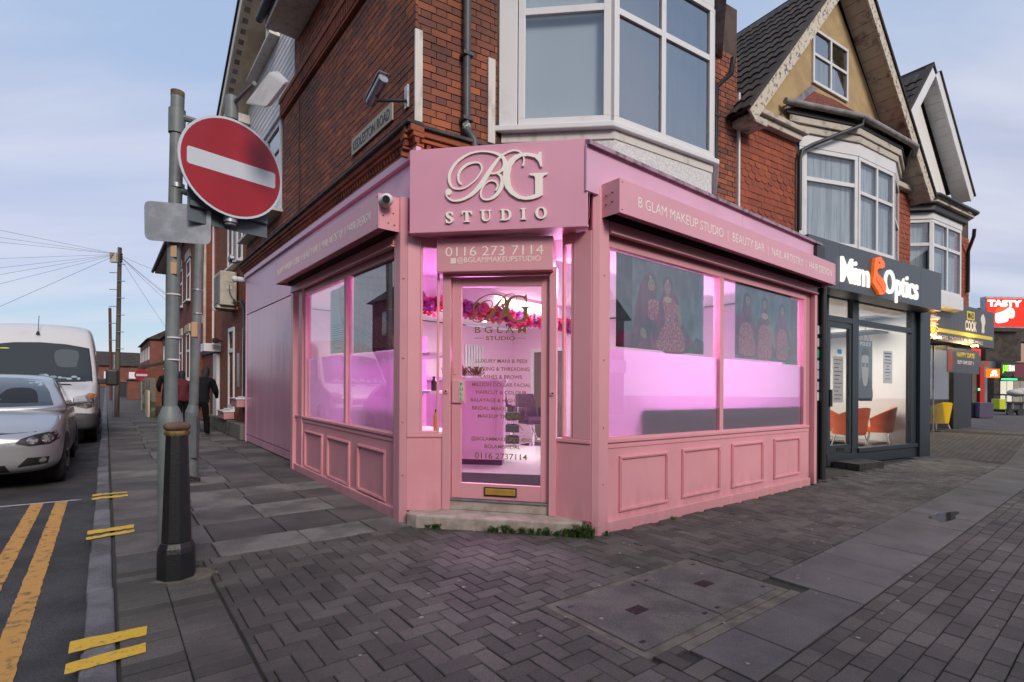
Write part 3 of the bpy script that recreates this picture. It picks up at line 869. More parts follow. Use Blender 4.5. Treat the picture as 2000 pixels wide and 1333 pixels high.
window(FL, 5.12, 7.9, 4.3, 5.9, -0.2, cb, M_upvc, M_glassup, 0.09, (6.1, 7.0), (5.45,), sill=0.16, sm=M_wood)
window(FL, 5.25, 7.05, 7.4, 8.35, -0.17, cb, M_upvc, M_glassup, 0.08, (6.1,), (8.0,), sill=0.14, sm=M_wood)
# verge: barge board, soffit with vents, roof edge
def verge(F, sA, zA, sB, zB, t0, t1, parent, wood, soff, h=0.2, vents=0):
    dx, dz = sB - sA, zB - zA; L = math.hypot(dx, dz); nx, nz = -dz / L, dx / L
    if nz < 0: nx, nz = -nx, -nz
    MB(F).prism([(sA, zA), (sB, zB), (sB + nx * h, zB + nz * h), (sA + nx * h, zA + nz * h)], t1 - 0.03, t1).build('barge_board', wood, parent, bev=0.004)
    MB(F).prism([(sA + nx * .03, zA + nz * .03), (sB + nx * .03, zB + nz * .03), (sB + nx * .06, zB + nz * .06), (sA + nx * .06, zA + nz * .06)], t0, t1 - 0.032).build('soffit', soff, parent)
    MB(F).prism([(sA + nx * (h + .002), zA + nz * (h + .002)), (sB + nx * (h + .002), zB + nz * (h + .002)), (sB + nx * (h + .06), zB + nz * (h + .06)), (sA + nx * (h + .06), zA + nz * (h + .06))], t0 - 2.5, t1 + 0.03).build('roof_slope', M_roof, parent)
    for i in range(vents):
        f = (i + 0.5) / vents; s, z = sA + dx * f, zA + dz * f; ux, uz = dx / L * 0.05, dz / L * 0.05
        MB(F).prism([(s - ux + nx * .024, z - uz + nz * .024), (s + ux + nx * .024, z + uz + nz * .024), (s + ux + nx * .03, z + uz + nz * .03), (s - ux + nx * .03, z - uz + nz * .03)], t1 - 0.16, t1 - 0.07).build('soffit_vent', M_lead, parent)
verge(FL, 8.32, 6.80, 3.4, 9.42, -0.22, 0.28, cb, M_wood, M_cream, vents=26)
MB(FL).box(7.55, 8.1, -0.2, 0.24, 6.72, 6.9).build('eaves_box', M_wood, cb, bev=0.005)
# eaves over the brick part, with gutter
MB(FL).box(-0.3, 4.22, -0.5, 0.22, 6.8, 6.86).build('eaves_soffit', M_wood, cb)
MB(FL).box(-0.3, 4.22, 0.22, 0.25, 6.78, 6.98).build('fascia_board', M_wood, cb)
MB(FL).tube([(-0.3, 0.32, 6.93), (4.3, 0.32, 6.93)], 0.06, 12).build('gutter', M_greyp, cb, smooth=40)
MB(FL).prism([(-0.3, 7.0), (4.25, 7.0), (4.25, 7.05), (-0.3, 7.05)], -4, 0.3).build('roof_edge', M_roof, cb)

# canted bay on the main street
bp = [(0.97, 0.0), (1.943, 0.767), (3.563, 0.765), (4.5, 0.0)]
bw = [FB.p(a, b, 0) for a, b in bp]
def edge_frame(p, q):
    return Fr((p.x, p.y), math.degrees(math.atan2(q.x - p.x, q.y - p.y))), (q - p).length
B1, L1 = edge_frame(bw[0], bw[1]); B2, L2 = edge_frame(bw[1], bw[2]); B3, L3 = edge_frame(bw[2], bw[3])
def scaled(k):
    c = FB.p(2.75, 0, 0); return [(c.x + (p.x - c.x) * k, c.y + (p.y - c.y) * k) for p in bw]
MB().vprism(scaled(0.97), 3.36, 3.95).build('pebbledash_apron', M_pebble, cb)
MB().vprism(scaled(0.985), 3.952, 4.05).build('apron_trim', M_wood, cb, bev=0.006)
MB().vprism(scaled(1.05), 4.052, 4.115).build('bay_sill', M_upvc, cb, bev=0.012)
MB().vprism(scaled(0.99), 5.98, 6.15).build('bay_fascia', M_upvc, cb)
MB().vprism(scaled(1.12), 6.152, 6.3).build('bay_roof', M_lead, cb)
MB(B1).box(0.0, 0.2, -0.08, -0.005, 4.117, 5.975).build('bay_pier', M_upvc, cb, bev=0.004)
window(B1, 0.21, L1 - 0.04, 4.125, 5.97, 0.0, cb, M_upvc, M_glass, 0.075, (), (5.36,), th=0.08)
window(B2, 0.0, L2 - 0.02, 4.125, 5.97, 0.0, cb, M_upvc, M_glassup, 0.07, (0.745,), (5.33,), th=0.08)
window(B3, 0.03, L3, 4.125, 5.97, 0.0, cb, M_upvc, M_glassup, 0.07, (0.6,), (5.33,), th=0.08)
MB(B1).box(0.2, L1, -0.12, -0.115, 4.13, 5.96).build('blind', M_blind, cb)
MB(B2).box(1.0, L2 - 0.1, -0.2, -0.19, 4.13, 5.9).build('net_curtain', M_curt, cb)
# rainwater pipes
def pipe(F, pts, r, m, parent, clips=()):
    o = MB(F).tube(pts, r, 12).build('downpipe', m, parent, smooth=50)
    for (s, t, z) in clips: MB(F).box(s - r * 1.35, s + r * 1.35, 0, t + r * 1.2, z - 0.02, z + 0.02).build('pipe_clip', m, parent, bev=0.004)
s_, _ = FB.px(912, 140, 0.07)
p1 = thing('downpipe', 'dark grey rainwater downpipe on the brick beside the white bay', 'pipe', FB.p(s_, 0.0, 3.75))
pipe(FB, [(s_, 0.07, 6.4), (s_, 0.07, 4.0), (s_, 0.08, 3.93), (s_ + 0.03, 0.11, 3.88), (s_ + 0.06, 0.13, 3.82), (s_ + 0.065, 0.13, 3.6)], 0.042, M_greyp, p1, ((s_, 0.07, 4.05), (s_, 0.07, 4.72)))
MB(FB).tube([(s_, 0.07, 4.0), (s_, 0.07, 3.94)], 0.047, 12).build('pipe_collar', mat('verdigris_paint', (0.42, 0.52, 0.46), 0.7, col2=(0.1, 0.12, 0.11), ns=30), p1, smooth=50)
s2_ = FB.px(1397, 200, 0.08)[0]
p2 = thing('downpipe', 'peeling black downpipe between the bay and the neighbouring roof', 'pipe', FB.p(s2_, 0.0, 3.45))
pipe(FB, [(s2_ + 0.1, 0.3, 5.95), (s2_ + 0.1, 0.26, 5.75), (s2_, 0.09, 5.6), (s2_, 0.08, 4.2), (s2_, 0.08, 3.45)], 0.038, M_blackp, p2, ((s2_, 0.08, 5.2), (s2_, 0.08, 4.2)))
# weathered timber battens left on the wall
for u0, u1, v0, v1, lb in ((811, 825, 55, 240, 'weathered white batten at the building corner, left of the downpipe'), (954, 967, 112, 282, 'shorter grey white batten between the downpipe and the bay')):
    a, z1 = FB.px(u0, v0, 0.03); b, z0 = FB.px(u1, v1, 0.03)
    tag(MB(FB).box(a, b, 0.003, 0.035, z0, z1).build('timber_batten', M_wood, bev=0.004), lb, 'batten')
# street name plate
M_plate = mat('enamel_white', (0.36, 0.32, 0.25), 0.5, col2=(0.32, 0.27, 0.2), ns=8, nd=6, nlo=0.5, nhi=0.75)
M_black = mat('black_paint', (0.012, 0.012, 0.014), 0.5)
ns = thing('street_name_sign', 'old white street name plate with black letters on the brick', 'street sign', FL.p(1.2, -0.22, 4.12))
MB(FL).box(0.62, 1.78, -0.218, -0.2, 4.1, 4.3).build('plate', M_plate, ns, bev=0.006)
text('KEDLESTON ROAD', FL, 1.2, 4.14, -0.198, 0.165, M_black, ns, d=-1, width=1.04)
# string course cable down the wall
tag(MB(FL).tube([(4.0, -0.205, 5.8), (4.02, -0.205, 5.0), (3.95, -0.205, 4.5), (4.0, -0.205, 3.9)], 0.006, 5).build('wall_cable', M_blackp), 'thin black cable running down the side street brickwork', 'cable')
# corner camera
def bullet_cam(name, label, F, s, t, z, aim, parent_t=0.0, ln=0.26, body=None, size=0.05):
    c = thing(name, label, 'camera', F.p(s, parent_t, z))
    b = F.p(s, t, z); d = Vector(aim).normalized()
    MB().tube([tuple(b - d * ln * 0.5), tuple(b + d * ln * 0.5)], size, 10).build('camera_body', body or M_steel, c, smooth=40)
    MB().tube([tuple(b + d * ln * 0.5), tuple(b + d * (ln * 0.5 + 0.012))], size * 0.8, 10).build('lens', M_black, c, smooth=40)
    up = Vector((0, 0, size * 1.08)); sd = d.cross(Vector((0, 0, 1))).normalized() * size * 1.05
    a0, a1 = b - d * ln * 0.52 + up, b + d * ln * 0.66 + up
    MB().slab([tuple(a0 - sd), tuple(a1 - sd), tuple(a1 + sd), tuple(a0 + sd)], 0.006).build('sun_hood', body or M_steel, c)
    w = F.p(s - 0.12, parent_t, z - 0.05)
    MB().tube([tuple(b - Vector((0, 0, size))), tuple(b - Vector((0, 0, size * 1.9))), tuple(w)], 0.016, 8).build('bracket_arm', M_blackp, c, smooth=40)
    MB(F).box(s - 0.16, s - 0.08, parent_t, parent_t + 0.02, z - 0.13, z + 0.1).build('wall_plate', M_steel, c, bev=0.003)
    return c
bullet_cam('security_camera', 'boxy silver security camera on a bracket at the brick corner', FL, 0.42, 0.06, 4.22, (FL.d[0] * 0.8, FL.d[1] * 0.8, -0.28), -0.22, 0.34, size=0.05)
# ------------------------------------------------------------------ pink salon front
PK = (0.75, 0.345, 0.39)
M_pink = mat('pink_paint', PK, 0.42, col2=(0.69, 0.305, 0.35), ns=1.7, nd=7, nlo=0.35, nhi=0.75, bump=0.08, bs=7, grime=(0.35, 0.28, (0.24, 0.13, 0.12)))
M_pinkm = mat('pink_metal', (0.74, 0.36, 0.405), 0.34, col2=(0.68, 0.32, 0.37), ns=1.2, nd=6, nlo=0.35, nhi=0.75, grime=(0.35, 0.28, (0.24, 0.13, 0.12)))
M_sign = mat('pink_sign_panel', (0.74, 0.355, 0.475), 0.4, col2=(0.70, 0.33, 0.45), ns=0.9, nd=3)
M_fasc = mat('lilac_pink_fascia', (0.73, 0.43, 0.585), 0.34, col2=(0.68, 0.39, 0.54), ns=1.0, nd=5)
M_clad = mat('rippled_pink_sheet', (0.70, 0.35, 0.45), 0.24, col2=(0.61, 0.29, 0.385), ns=2.1, nd=5, nlo=0.35, nhi=0.7, stretch=(1, 1, 0.1), bump=1.0, bs=5.5)
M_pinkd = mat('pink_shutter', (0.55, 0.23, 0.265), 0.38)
M_cream_l = mat('cream_letters', (0.93, 0.90, 0.82), 0.4)
M_vinyl = mat('pale_vinyl_letters', (0.90, 0.86, 0.78), 0.5)
M_gold = mat('gold_foil', (0.27, 0.175, 0.045), 0.35, 0.35)
M_brass = mat('brass', (0.66, 0.42, 0.08), 0.32, 0.45, col2=(0.55, 0.34, 0.07), ns=6)
M_stone = mat('terrazzo_step', (0.46, 0.40, 0.35), 0.75, col2=(0.34, 0.28, 0.24), ns=7, nd=8, bump=0.5, bs=180)
M_film = bpy.data.materials.new('frosted_film'); M_film.use_nodes = True
_n, _l = M_film.node_tree.nodes, M_film.node_tree.links; _n.clear()
_o = _n.new('ShaderNodeOutputMaterial'); _a = _n.new('ShaderNodeMixShader'); _a.inputs[0].default_value = 0.30
_t = _n.new('ShaderNodeBsdfTranslucent'); _t.inputs[0].default_value = (0.90, 0.74, 0.88, 1); _d = _n.new('ShaderNodeBsdfDiffuse'); _d.inputs[0].default_value = (0.62, 0.62, 0.64, 1)
_l.new(_t.outputs[0], _a.inputs[1]); _l.new(_d.outputs[0], _a.inputs[2]); _l.new(_a.outputs[0], _o.inputs[0])
M_shopglass = glass('shop_glass', (0.93, 0.95, 0.95), 0.14)
M_doorglass = glass('door_glass', (0.98, 0.98, 0.98), 0.02)

sf = thing('salon_shopfront', 'pink painted shop front wrapping the street corner, with panelled risers', 'shop front', FC.p(0.9, 0, 0))
# --- corner posts
def post(pts, z0, z1, name='corner_post'):
    MB().vprism([(p.x, p.y) for p in pts], z0, z1).build(name, M_pinkm, sf, bev=0.005)
post([FC.p(0, 0, 0), FC.p(0.072, -0.002, 0), FC.p(0.09, -0.14, 0), FL.p(0.13, -0.12, 0), FL.p(0.13, 0, 0)], -0.02, 3.06)
post([FR.p(0, 0, 0), FR.p(0.118, 0, 0), FR.p(0.118, -0.12, 0), FC.p(1.76, -0.14, 0), FC.p(1.79, 0.0, 0)], -0.02, 3.06)

def riser(F, s0, s1, panels, zt, t=-0.05):
    MB(F).box(s0, s1, t - 0.06, t, 0.09, zt - 0.06).box(s0, s1, t - 0.004, t, zt - 0.06, zt).build('stall_riser', M_pink, sf)
    MB(F).prism([(s0, -0.02), (s1, -0.02), (s1, 0.10), (s0, 0.10)], t - 0.06, t + 0.035).build('plinth', M_pink, sf, bev=0.01)
    MB(F).prism([(s0, zt), (s1, zt), (s1, zt + 0.035), (s0, zt + 0.035)], t - 0.06, t + 0.02).build('window_ledge', M_pink, sf, bev=0.006)
    MB(F).box(s0, s1, t, t + 0.009, zt - 0.05, zt - 0.02).build('ledge_bead', M_pink, sf, bev=0.003)
    for a, b, c, e in panels:
        mb = MB(F); w = 0.034
        for q in (((a, e - w), (b, e - w), (b, e), (a, e)), ((a, c), (b, c), (b, c + w), (a, c + w)), ((a, c + w), (a + w, c + w), (a + w, e - w), (a, e - w)), ((b - w, c + w), (b, c + w), (b, e - w), (b - w, e - w))):
            mb.prism(q, t, t + 0.02)
            k = 0.011; (x0, y0), (x1, y1) = q[0], q[2]
            mb.prism([(x0 + k, y0 + k), (x1 - k, y0 + k), (x1 - k, y1 - k), (x0 + k, y1 - k)], t + 0.02, t + 0.027)
        mb.build('panel_moulding', M_pink, sf, bev=0.003)
riser(FL, 0.131, 3.62, [(2.31, 3.06, 0.10, 0.625), (1.36, 2.12, 0.10, 0.625), (0.39, 1.12, 0.11, 0.625)], 0.78)
riser(FR, 0.119, 4.36, [(0.32, 1.065, 0.155, 0.675), (1.31, 2.05, 0.165, 0.68), (2.295, 3.045, 0.168, 0.685), (3.33, 4.07, 0.175, 0.69)], 0.80)

# --- glazing with frosted film behind the lower part
def shop_window(F, s0, s1, mull, z0, z1, film):
    o = window(F, s0, s1, z0, z1, -0.055, sf, M_pink, M_shopglass, 0.075, (mull,), (), th=0.09, name='shop_window', rebate=0.035)
    for a, b in ((s0 + 0.076, mull - 0.038), (mull + 0.038, s1 - 0.076)):
        MB(F).box(a, b, -0.1025, -0.1005, z0 + 0.076, film).build('frosted_film', M_film, o)
    return o
shop_window(FL, 0.132, 3.2, 1.58, 0.745, 2.62, 1.637)
shop_window(FR, 0.12, 4.3, 2.105, 0.772, 2.66, 1.668)
MB(FL).box(3.2, 3.36, -0.14, -0.03, 0.1, 2.7).build('side_jamb', M_pink, sf, bev=0.006)
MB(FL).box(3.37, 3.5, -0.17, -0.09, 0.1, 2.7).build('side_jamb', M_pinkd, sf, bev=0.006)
MB(FL).box(3.54, 3.66, -0.15, 0.0, 0.0, 2.76).build('shutter_guide', M_pinkm, sf, bev=0.004)
MB(FL).box(3.66, 4.24, -0.27, -0.24, 0.0, 3.0).build('dark_gap', M_dark, sf)
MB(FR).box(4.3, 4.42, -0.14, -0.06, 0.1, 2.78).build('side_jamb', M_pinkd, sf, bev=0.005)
MB(FR).box(4.44, 4.52, -0.12, 0.0, 0.0, 2.82).build('shutter_guide', M_pinkm, sf, bev=0.004)
MB(FR).box(4.56, 4.64, -0.3, -0.02, 0.0, 3.0).build('end_post', M_blackp, sf)
MB(FR).tube([(4.66, 0.02, 0.05), (4.66, 0.02, 2.8)], 0.045, 10).build('black_pipe', M_blackp, sf, smooth=50)
for k, (z, c) in enumerate(((2.2, (0.6, 0.5, 0.65)), (2.02, (0.5, 0.5, 0.52)), (1.86, (0.05, 0.4, 0.22)), (1.7, (0.45, 0.5, 0.6)), (1.56, (0.5, 0.45, 0.6)), (1.4, (0.55, 0.45, 0.62)), (1.25, (0.6, 0.6, 0.65)))):
    MB(FR).box(4.565, 4.635, -0.018, -0.016, z - 0.07, z + 0.05).build('sticker', mat('sticker_print', c, 0.6), sf)

# --- walls and fascias above the windows
MB(FL).box(3.66, 7.8, -0.215, -0.2, 0.165, 2.705).build('cladding_sheet', M_clad, sf)
MB(FL).box(3.66, 7.8, -0.215, -0.202, 0.02, 0.15).build('cladding_kicker', M_clad, sf)
MB(FL).box(0.0, 7.8, -0.215, -0.197, 2.725, 3.5).build('fascia_panel', M_fasc, sf)
MB(FL).prism([(-0.02, 3.5), (7.83, 3.5), (7.83, 3.585), (-0.02, 3.585)], -0.215, -0.155).build('fascia_trim', M_fasc, sf, bev=0.006)
MB(FL).box(7.78, 7.82, -0.215, -0.185, 0.0, 3.5).build('edge_strip', M_fasc, sf)
MB(FL).box(3.6, 3.68, -0.2, -0.17, 0.02, 3.05).build('edge_strip', M_fasc, sf)
MB(FR).box(-0.17, 2.45, -0.03, -0.008, 3.0, 3.40).build('fascia_panel', M_fasc, sf)
MB(FR).box(2.456, 4.62, -0.03, -0.010, 3.0, 3.395).build('fascia_panel', M_fasc, sf)
cap = MB(FR)
cap.add([FR.p(-0.17, 0.03, 3.39), FR.p(4.62, 0.03, 3.385), FR.p(4.62, -0.9, 3.62), FR.p(-0.1, -0.55, 3.6), FR.p(-0.17, 0.03, 3.425), FR.p(4.62, 0.03, 3.42), FR.p(4.62, -0.9, 3.66), FR.p(-0.1, -0.55, 3.64)],
        [(0, 3, 2, 1), (4, 5, 6, 7), (0, 1, 5, 4), (1, 2, 6, 5), (2, 3, 7, 6), (3, 0, 4, 7)])
cap.build('fascia_cap', mat('stained_pink_flashing', (0.40, 0.27, 0.36), 0.7, col2=(0.13, 0.11, 0.12), ns=11, nd=8, nlo=0.42, nhi=0.68), sf)
MB(FR).box(4.4, 4.66, -0.1, 0.04, 3.13, 3.36).build('end_bracket', M_blackp, sf)
# soffits closing the shop behind the shutters
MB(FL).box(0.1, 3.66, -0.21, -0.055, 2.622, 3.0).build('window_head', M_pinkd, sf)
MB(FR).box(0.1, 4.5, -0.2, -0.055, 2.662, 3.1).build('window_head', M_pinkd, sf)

# --- entrance: step, splayed side lights, door
DT = -0.15
mb = MB(FC); mb.vprism([(0.10, 0.07), (0.22, 0.13), (0.9, 0.11), (1.72, 0.06), (1.72, -0.3), (0.10, -0.3)], -0.05, 0.115); mb.build('door_step', M_stone, sf, bev=0.018)
MB(FC).box(0.46, 1.41, DT - 0.16, DT + 0.01, 0.116, 0.205).build('threshold', M_stone, sf, bev=0.006)
MB(FC).box(0.46, 1.41, DT - 0.06, DT + 0.025, 0.206, 0.222).build('threshold_bar', M_steel, sf)
for (a, b, ta, tb2, nm) in ((0.075, 0.40, 0.0, -0.13, 0), (1.785, 1.47, 0.0, -0.13, 1)):
    p, q = FC.p(a, ta, 0), FC.p(b, tb2, 0)
    if nm == 0: E_, LL = edge_frame(p, q)
    else: E_, LL = edge_frame(q, p)
    base = 0.115
    MB(E_).box(0, LL, -0.05, 0.0, base, 0.80).build('side_panel', M_pink, sf)
    MB(E_).box(-0.004 if nm else 0.0, LL, -0.05, 0.012, 0.80, 0.835).build('side_rail', M_pink, sf, bev=0.005)
    x0, x1 = (0.12, LL - 0.05) if nm == 0 else (0.05, LL - 0.18)
    if nm == 0: MB(E_).box(0, 0.118, -0.05, 0.004, 0.836, 2.69).build('side_mullion', M_pinkm, sf, bev=0.004)
    else: MB(E_).box(x1 + 0.002, LL, -0.05, 0.004, 0.836, 2.69).build('side_mullion', M_pinkm, sf, bev=0.004)
    window(E_, x0, x1, 0.836, 2.62, 0.0, sf, M_pink, M_doorglass, 0.022, (), (), th=0.045, name='side_light')
    MB(E_).box(x0, x1, -0.045, 0.0, 2.621, 2.7).build('side_head', M_pink, sf)
for a, b in ((0.385, 0.462), (1.402, 1.468)):
    MB(FC).box(a, b, DT - 0.09, DT + 0.045, 0.1155, 2.4).build('door_jamb', M_pinkm, sf, bev=0.005)
MB(FC).box(0.463, 1.401, DT - 0.09, DT + 0.02, 2.335, 2.5).build('door_head', M_pinkm, sf, bev=0.005)
# door leaf
door = MB(FC); d0, d1, z0, z1 = 0.468, 1.396, 0.226, 2.328
door.box(d0, d0 + 0.09, DT - 0.045, DT, z0, z1).box(d1 - 0.075, d1, DT - 0.045, DT, z0, z1)
door.box(d0 + 0.09, d1 - 0.075, DT - 0.045, DT - 0.001, z0, 0.372).box(d0 + 0.09, d1 - 0.075, DT - 0.045, DT - 0.001, 2.235, z1)
door = door.build('door', M_pink, sf, bev=0.004)
MB(FC).box(d0 + 0.09, d1 - 0.075, DT - 0.028, DT - 0.022, 0.372, 2.235).build('door_glass', M_doorglass, door)
lb_ = MB(FC).box(0.79, 1.10, DT + 0.0005, DT + 0.012, 0.262, 0.345).build('letter_plate', M_black, door)
MB(FC).box(0.80, 1.09, DT + 0.0125, DT + 0.022, 0.275, 0.335).build('letter_flap', M_brass, door, bev=0.006)
MB(FC).box(0.474, 0.602, DT + 0.001, DT + 0.02, 1.13, 1.345).build('pull_plate', M_pinkm, door, bev=0.004)
MB(FC).box(0.548, 0.588, DT + 0.021, DT + 0.026, 1.15, 1.335).build('pull_sign', mat('pull_plate_ivory', (0.62, 0.60, 0.50), 0.5), door)
for i, ch in enumerate('PULL'): text(ch, FC, 0.568, 1.293 - i * 0.045, DT + 0.0275, 0.042, M_black, door, name='pull_letter')
MB(FC).box(0.482, 0.51, DT + 0.001, DT + 0.006, 1.40, 1.47).build('lock_plate', M_pinkm, door, bev=0.002)
for s in (0.425, 1.435):
    MB(FC).tube([(s, DT + 0.045, 1.24), (s, DT + 0.062, 1.24)], 0.02, 12).build('lock_barrel', M_pinkm, sf, smooth=40)
    MB(FC).tube([(s, DT + 0.0625, 1.24), (s, DT + 0.064, 1.24)], 0.009, 10).build('key_hole', M_black, sf)
for F, s_l, t_l in ((FC, 0.04, 0.0), (FR, 0.055, 0.0)):
    for z in (0.45, 0.95, 1.55, 2.3): MB(F).tube([(s_l, 0.0, z), (s_l, 0.01, z)], 0.008, 8).build('screw_cap', M_pinkm, sf)

# --- gold lettering on the door glass (flat print a hair in front of the pane)
def dtr(x, y):      # pixel on the photograph -> door plane
    return FC.px(x, y, DT - 0.02)
dl = []
def dtext(body, u, v, w, cap):
    s, z = FC.px(u, v, DT - 0.02)
    s0, _ = FC.px(u - w / 2, v, DT - 0.02); s1, _ = FC.px(u + w / 2, v, DT - 0.02); _, zt = FC.px(u, v - cap, DT - 0.02)
    text(body, FC, s, z, DT - 0.0195, (zt - z) / 0.70, M_gold, door, ext=0.0006, width=s1 - s0, off=0.0007)
dtext('B G L A M', 977, 650.5, 100, 12); dtext('STUDIO', 977.5, 664.5, 57, 7)
for u0, u1 in ((927, 945), (1009, 1027)):
    a, z = FC.px(u0, 661, DT - 0.02); b, _ = FC.px(u1, 661, DT - 0.02); MB(FC).box(a, b, DT - 0.02, DT - 0.0185, z - 0.002, z + 0.002).build('rule', M_gold, door)
for body, v, w in (('LUXURY MANI & PEDI', 709, 100), ('WAXING & THREADING', 724.5, 110), ('LASHES & BROWS', 740, 81), ('MILLION DOLLAR FACIAL', 755.5, 115), ('HAIRCUT & COLOUR', 770.5, 99), ('BALAYAGE & HIGHLIGHTS', 786, 121), ('BRIDAL MAKEUP & HAIR', 802, 115), ('MAKEUP TRAINING', 817.5, 92)):
    dtext(body, 979, v, w, 7)
dtext('@BGLAMMAKEUPSTUDIO', 979, 862, 119, 7); dtext('BGLAMBRIDAL', 981, 876.5, 70, 7); dtext('0116 2737114', 978, 897, 102, 11)

# the monogram, drawn with pen strokes (traced coordinates) and used on the big sign and the door
SW = [(352, 628, 34), (318, 612, 26), (298, 560, 28), (303, 475, 36), (350, 390, 42), (450, 312, 38), (560, 282, 28), (640, 292, 25), (677, 350, 24), (668, 430, 24), (600, 540, 22), (500, 630, 22), (400, 693, 22), (300, 712, 24), (212, 690, 28), (160, 615, 38), (150, 505, 44), (190, 392, 44), (280, 272, 40), (400, 182, 34), (520, 127, 28), (650, 102, 26), (780, 104, 28), (900, 130, 36), (990, 170, 50), (1042, 230, 62), (1058, 300, 72), (1040, 370, 66), (990, 418, 40), (930, 448, 28), (870, 460, 26), (810, 456, 30)]
BW = [(930, 462, 24), (980, 492, 40), (1012, 555, 55), (1005, 655, 66), (960, 752, 60), (890, 832, 48), (800, 880, 30), (720, 880, 26), (672, 840, 26), (662, 770, 26), (692, 690, 24), (752, 612, 24), (830, 576, 24), (900, 592, 26), (935, 640, 24), (926, 700, 22), (902, 738, 26)]
ST = [(1348, 338, 32), (1366, 245, 22), (1350, 170, 24), (1290, 105, 24), (1200, 85, 26), (1100, 116, 26), (990, 182, 34), (900, 290, 50), (820, 402, 62), (740, 530, 72), (660, 650, 74), (560, 762, 64), (450, 842, 48), (340, 890, 36), (230, 905, 28), (150, 872, 26), (104, 806, 26), (112, 752, 34)]
GO = [(1590, 160), (1615, 110), (1646, 110), (1662, 352), (1636, 352), (1600, 262), (1540, 203), (1430, 176), (1320, 190), (1230, 250), (1165, 350), (1136, 500), (1150, 640), (1200, 740), (1290, 815), (1390, 840), (1480, 826), (1547, 796), (1547, 532), (1530, 502), (1462, 490), (1456, 462), (1750, 450), (1746, 475), (1686, 500), (1668, 532), (1668, 812), (1600, 850), (1500, 880), (1390, 890), (1270, 870), (1150, 800), (1062, 692), (1022, 560), (1030, 420), (1070, 312), (1130, 230), (1220, 162), (1320, 130), (1430, 125), (1530, 140)]
def monogram(F, t, dep, tr, m, parent):
    for k, sk in enumerate((SW, BW, ST)):
        mb = MB(F); stroke(mb, sk, t, t + dep + k * 0.0007, tr)
        if sk is ST:
            c = [tr(142 + 50 * math.cos(a * math.pi / 8), 762 + 50 * math.sin(a * math.pi / 8)) for a in range(16)]
            mb.prism(c, t, t + dep + 0.0025)
        mb.build('letter_stroke', m, parent)
    MB(F).prism([tr(x, y) for x, y in GO], t, t + dep + 0.0032).build('letter', m, parent)
def big_tr(x, y): return FC.px(860 + x * 0.12, 285 + y * 0.12, 0.105)
def door_tr(x, y):   # same drawing on the glass, smaller
    return FC.px(921 + (x - 90) * (1036 - 921) / (1750 - 90), 573.5 + (y - 75) * (630 - 573.5) / (910 - 75), DT - 0.02)
monogram(FC, DT - 0.02, 0.0006, door_tr, M_gold, door)

# --- shutters in their boxes
def shutter(F, s0, s1, zb, zt, tf, label, d, tx0, tx1, cap_h, zbase):
    o = thing('roller_shutter', label, 'shutter', F.p((s0 + s1) / 2, 0.0, zb))
    MB(F).prism([(s0, zb), (s1, zb), (s1, zt), (s0, zt)], tf - 0.008, tf).build('box_front', M_sign2, o, bev=0.003)
    MB(F).box(s0, s1, 0.0, tf - 0.008, zt - 0.006, zt - 0.0005).build('box_top', M_pinkm, o)
    for a in (s0, s1 - 0.006): MB(F).box(a, a + 0.006, -0.03, tf - 0.0085, zb, zt - 0.007).build('box_end', M_pinkm, o)
    MB(F).add([F.p(s0 + .007, tf - 0.009, zb + 0.002), F.p(s1 - .007, tf - 0.009, zb + 0.002), F.p(s1 - .007, 0.075, zb + 0.03), F.p(s0 + .007, 0.075, zb + 0.03), F.p(s0 + .007, tf - 0.009, zb + 0.012), F.p(s1 - .007, tf - 0.009, zb + 0.012), F.p(s1 - .007, 0.075, zb + 0.04), F.p(s0 + .007, 0.075, zb + 0.04)],
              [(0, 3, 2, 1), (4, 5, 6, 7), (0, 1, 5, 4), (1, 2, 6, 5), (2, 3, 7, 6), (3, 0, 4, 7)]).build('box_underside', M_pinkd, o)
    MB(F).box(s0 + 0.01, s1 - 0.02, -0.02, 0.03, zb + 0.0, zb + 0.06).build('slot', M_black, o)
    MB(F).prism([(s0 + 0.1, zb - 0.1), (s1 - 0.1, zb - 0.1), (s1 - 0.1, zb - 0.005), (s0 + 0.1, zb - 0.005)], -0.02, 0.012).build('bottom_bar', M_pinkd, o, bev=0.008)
    MB(F).box(s0 + 0.1, s1 - 0.1, -0.025, 0.03, zb - 0.118, zb - 0.102).build('bottom_bar_lip', M_pinkm, o, bev=0.004)
    text('B GLAM MAKEUP STUDIO  |  BEAUTY BAR  |  NAIL ARTISTRY  |  HAIR DESIGN', F, tx0, zbase, tf + 0.001, cap_h / 0.70, M_vinyl, o, ext=0.0006, d=d, width=abs(tx1 - tx0), align='L', off=-0.0012, letters=True, name='letter')
    for a in (s0 + 0.03, s1 - 0.03):
        for z in (zb + 0.03, zt - 0.03): MB(F).tube([(a, tf, z), (a, tf + 0.003, z)], 0.006, 6).build('rivet', M_black, o)
    return o
M_sign2 = mat('pink_shutter_box', (0.74, 0.36, 0.44), 0.36, col2=(0.70, 0.34, 0.42), ns=0.8, nd=3)
shl = shutter(FL, 0.03, 3.70, 2.735, 3.06, 0.205, 'pink roller shutter box with lettering over the side street window', -1, 3.6, 0.22, 0.095, 2.845)
shr = shutter(FR, 0.02, 4.6, 2.80, 3.095, 0.2, 'pink roller shutter box with lettering over the main street window', 1, 0.27, 4.47, 0.095, 2.90)
for s, t in ((-0.1, 0.0),):
    for a, z in ((0.05, 2.98), (0.05, 2.9), (0.12, 2.99), (0.12, 2.91)):
        MB(FR).tube([(0.018, a, z), (0.012, a, z)], 0.007, 6).build('bolt_hole', M_black, shr)
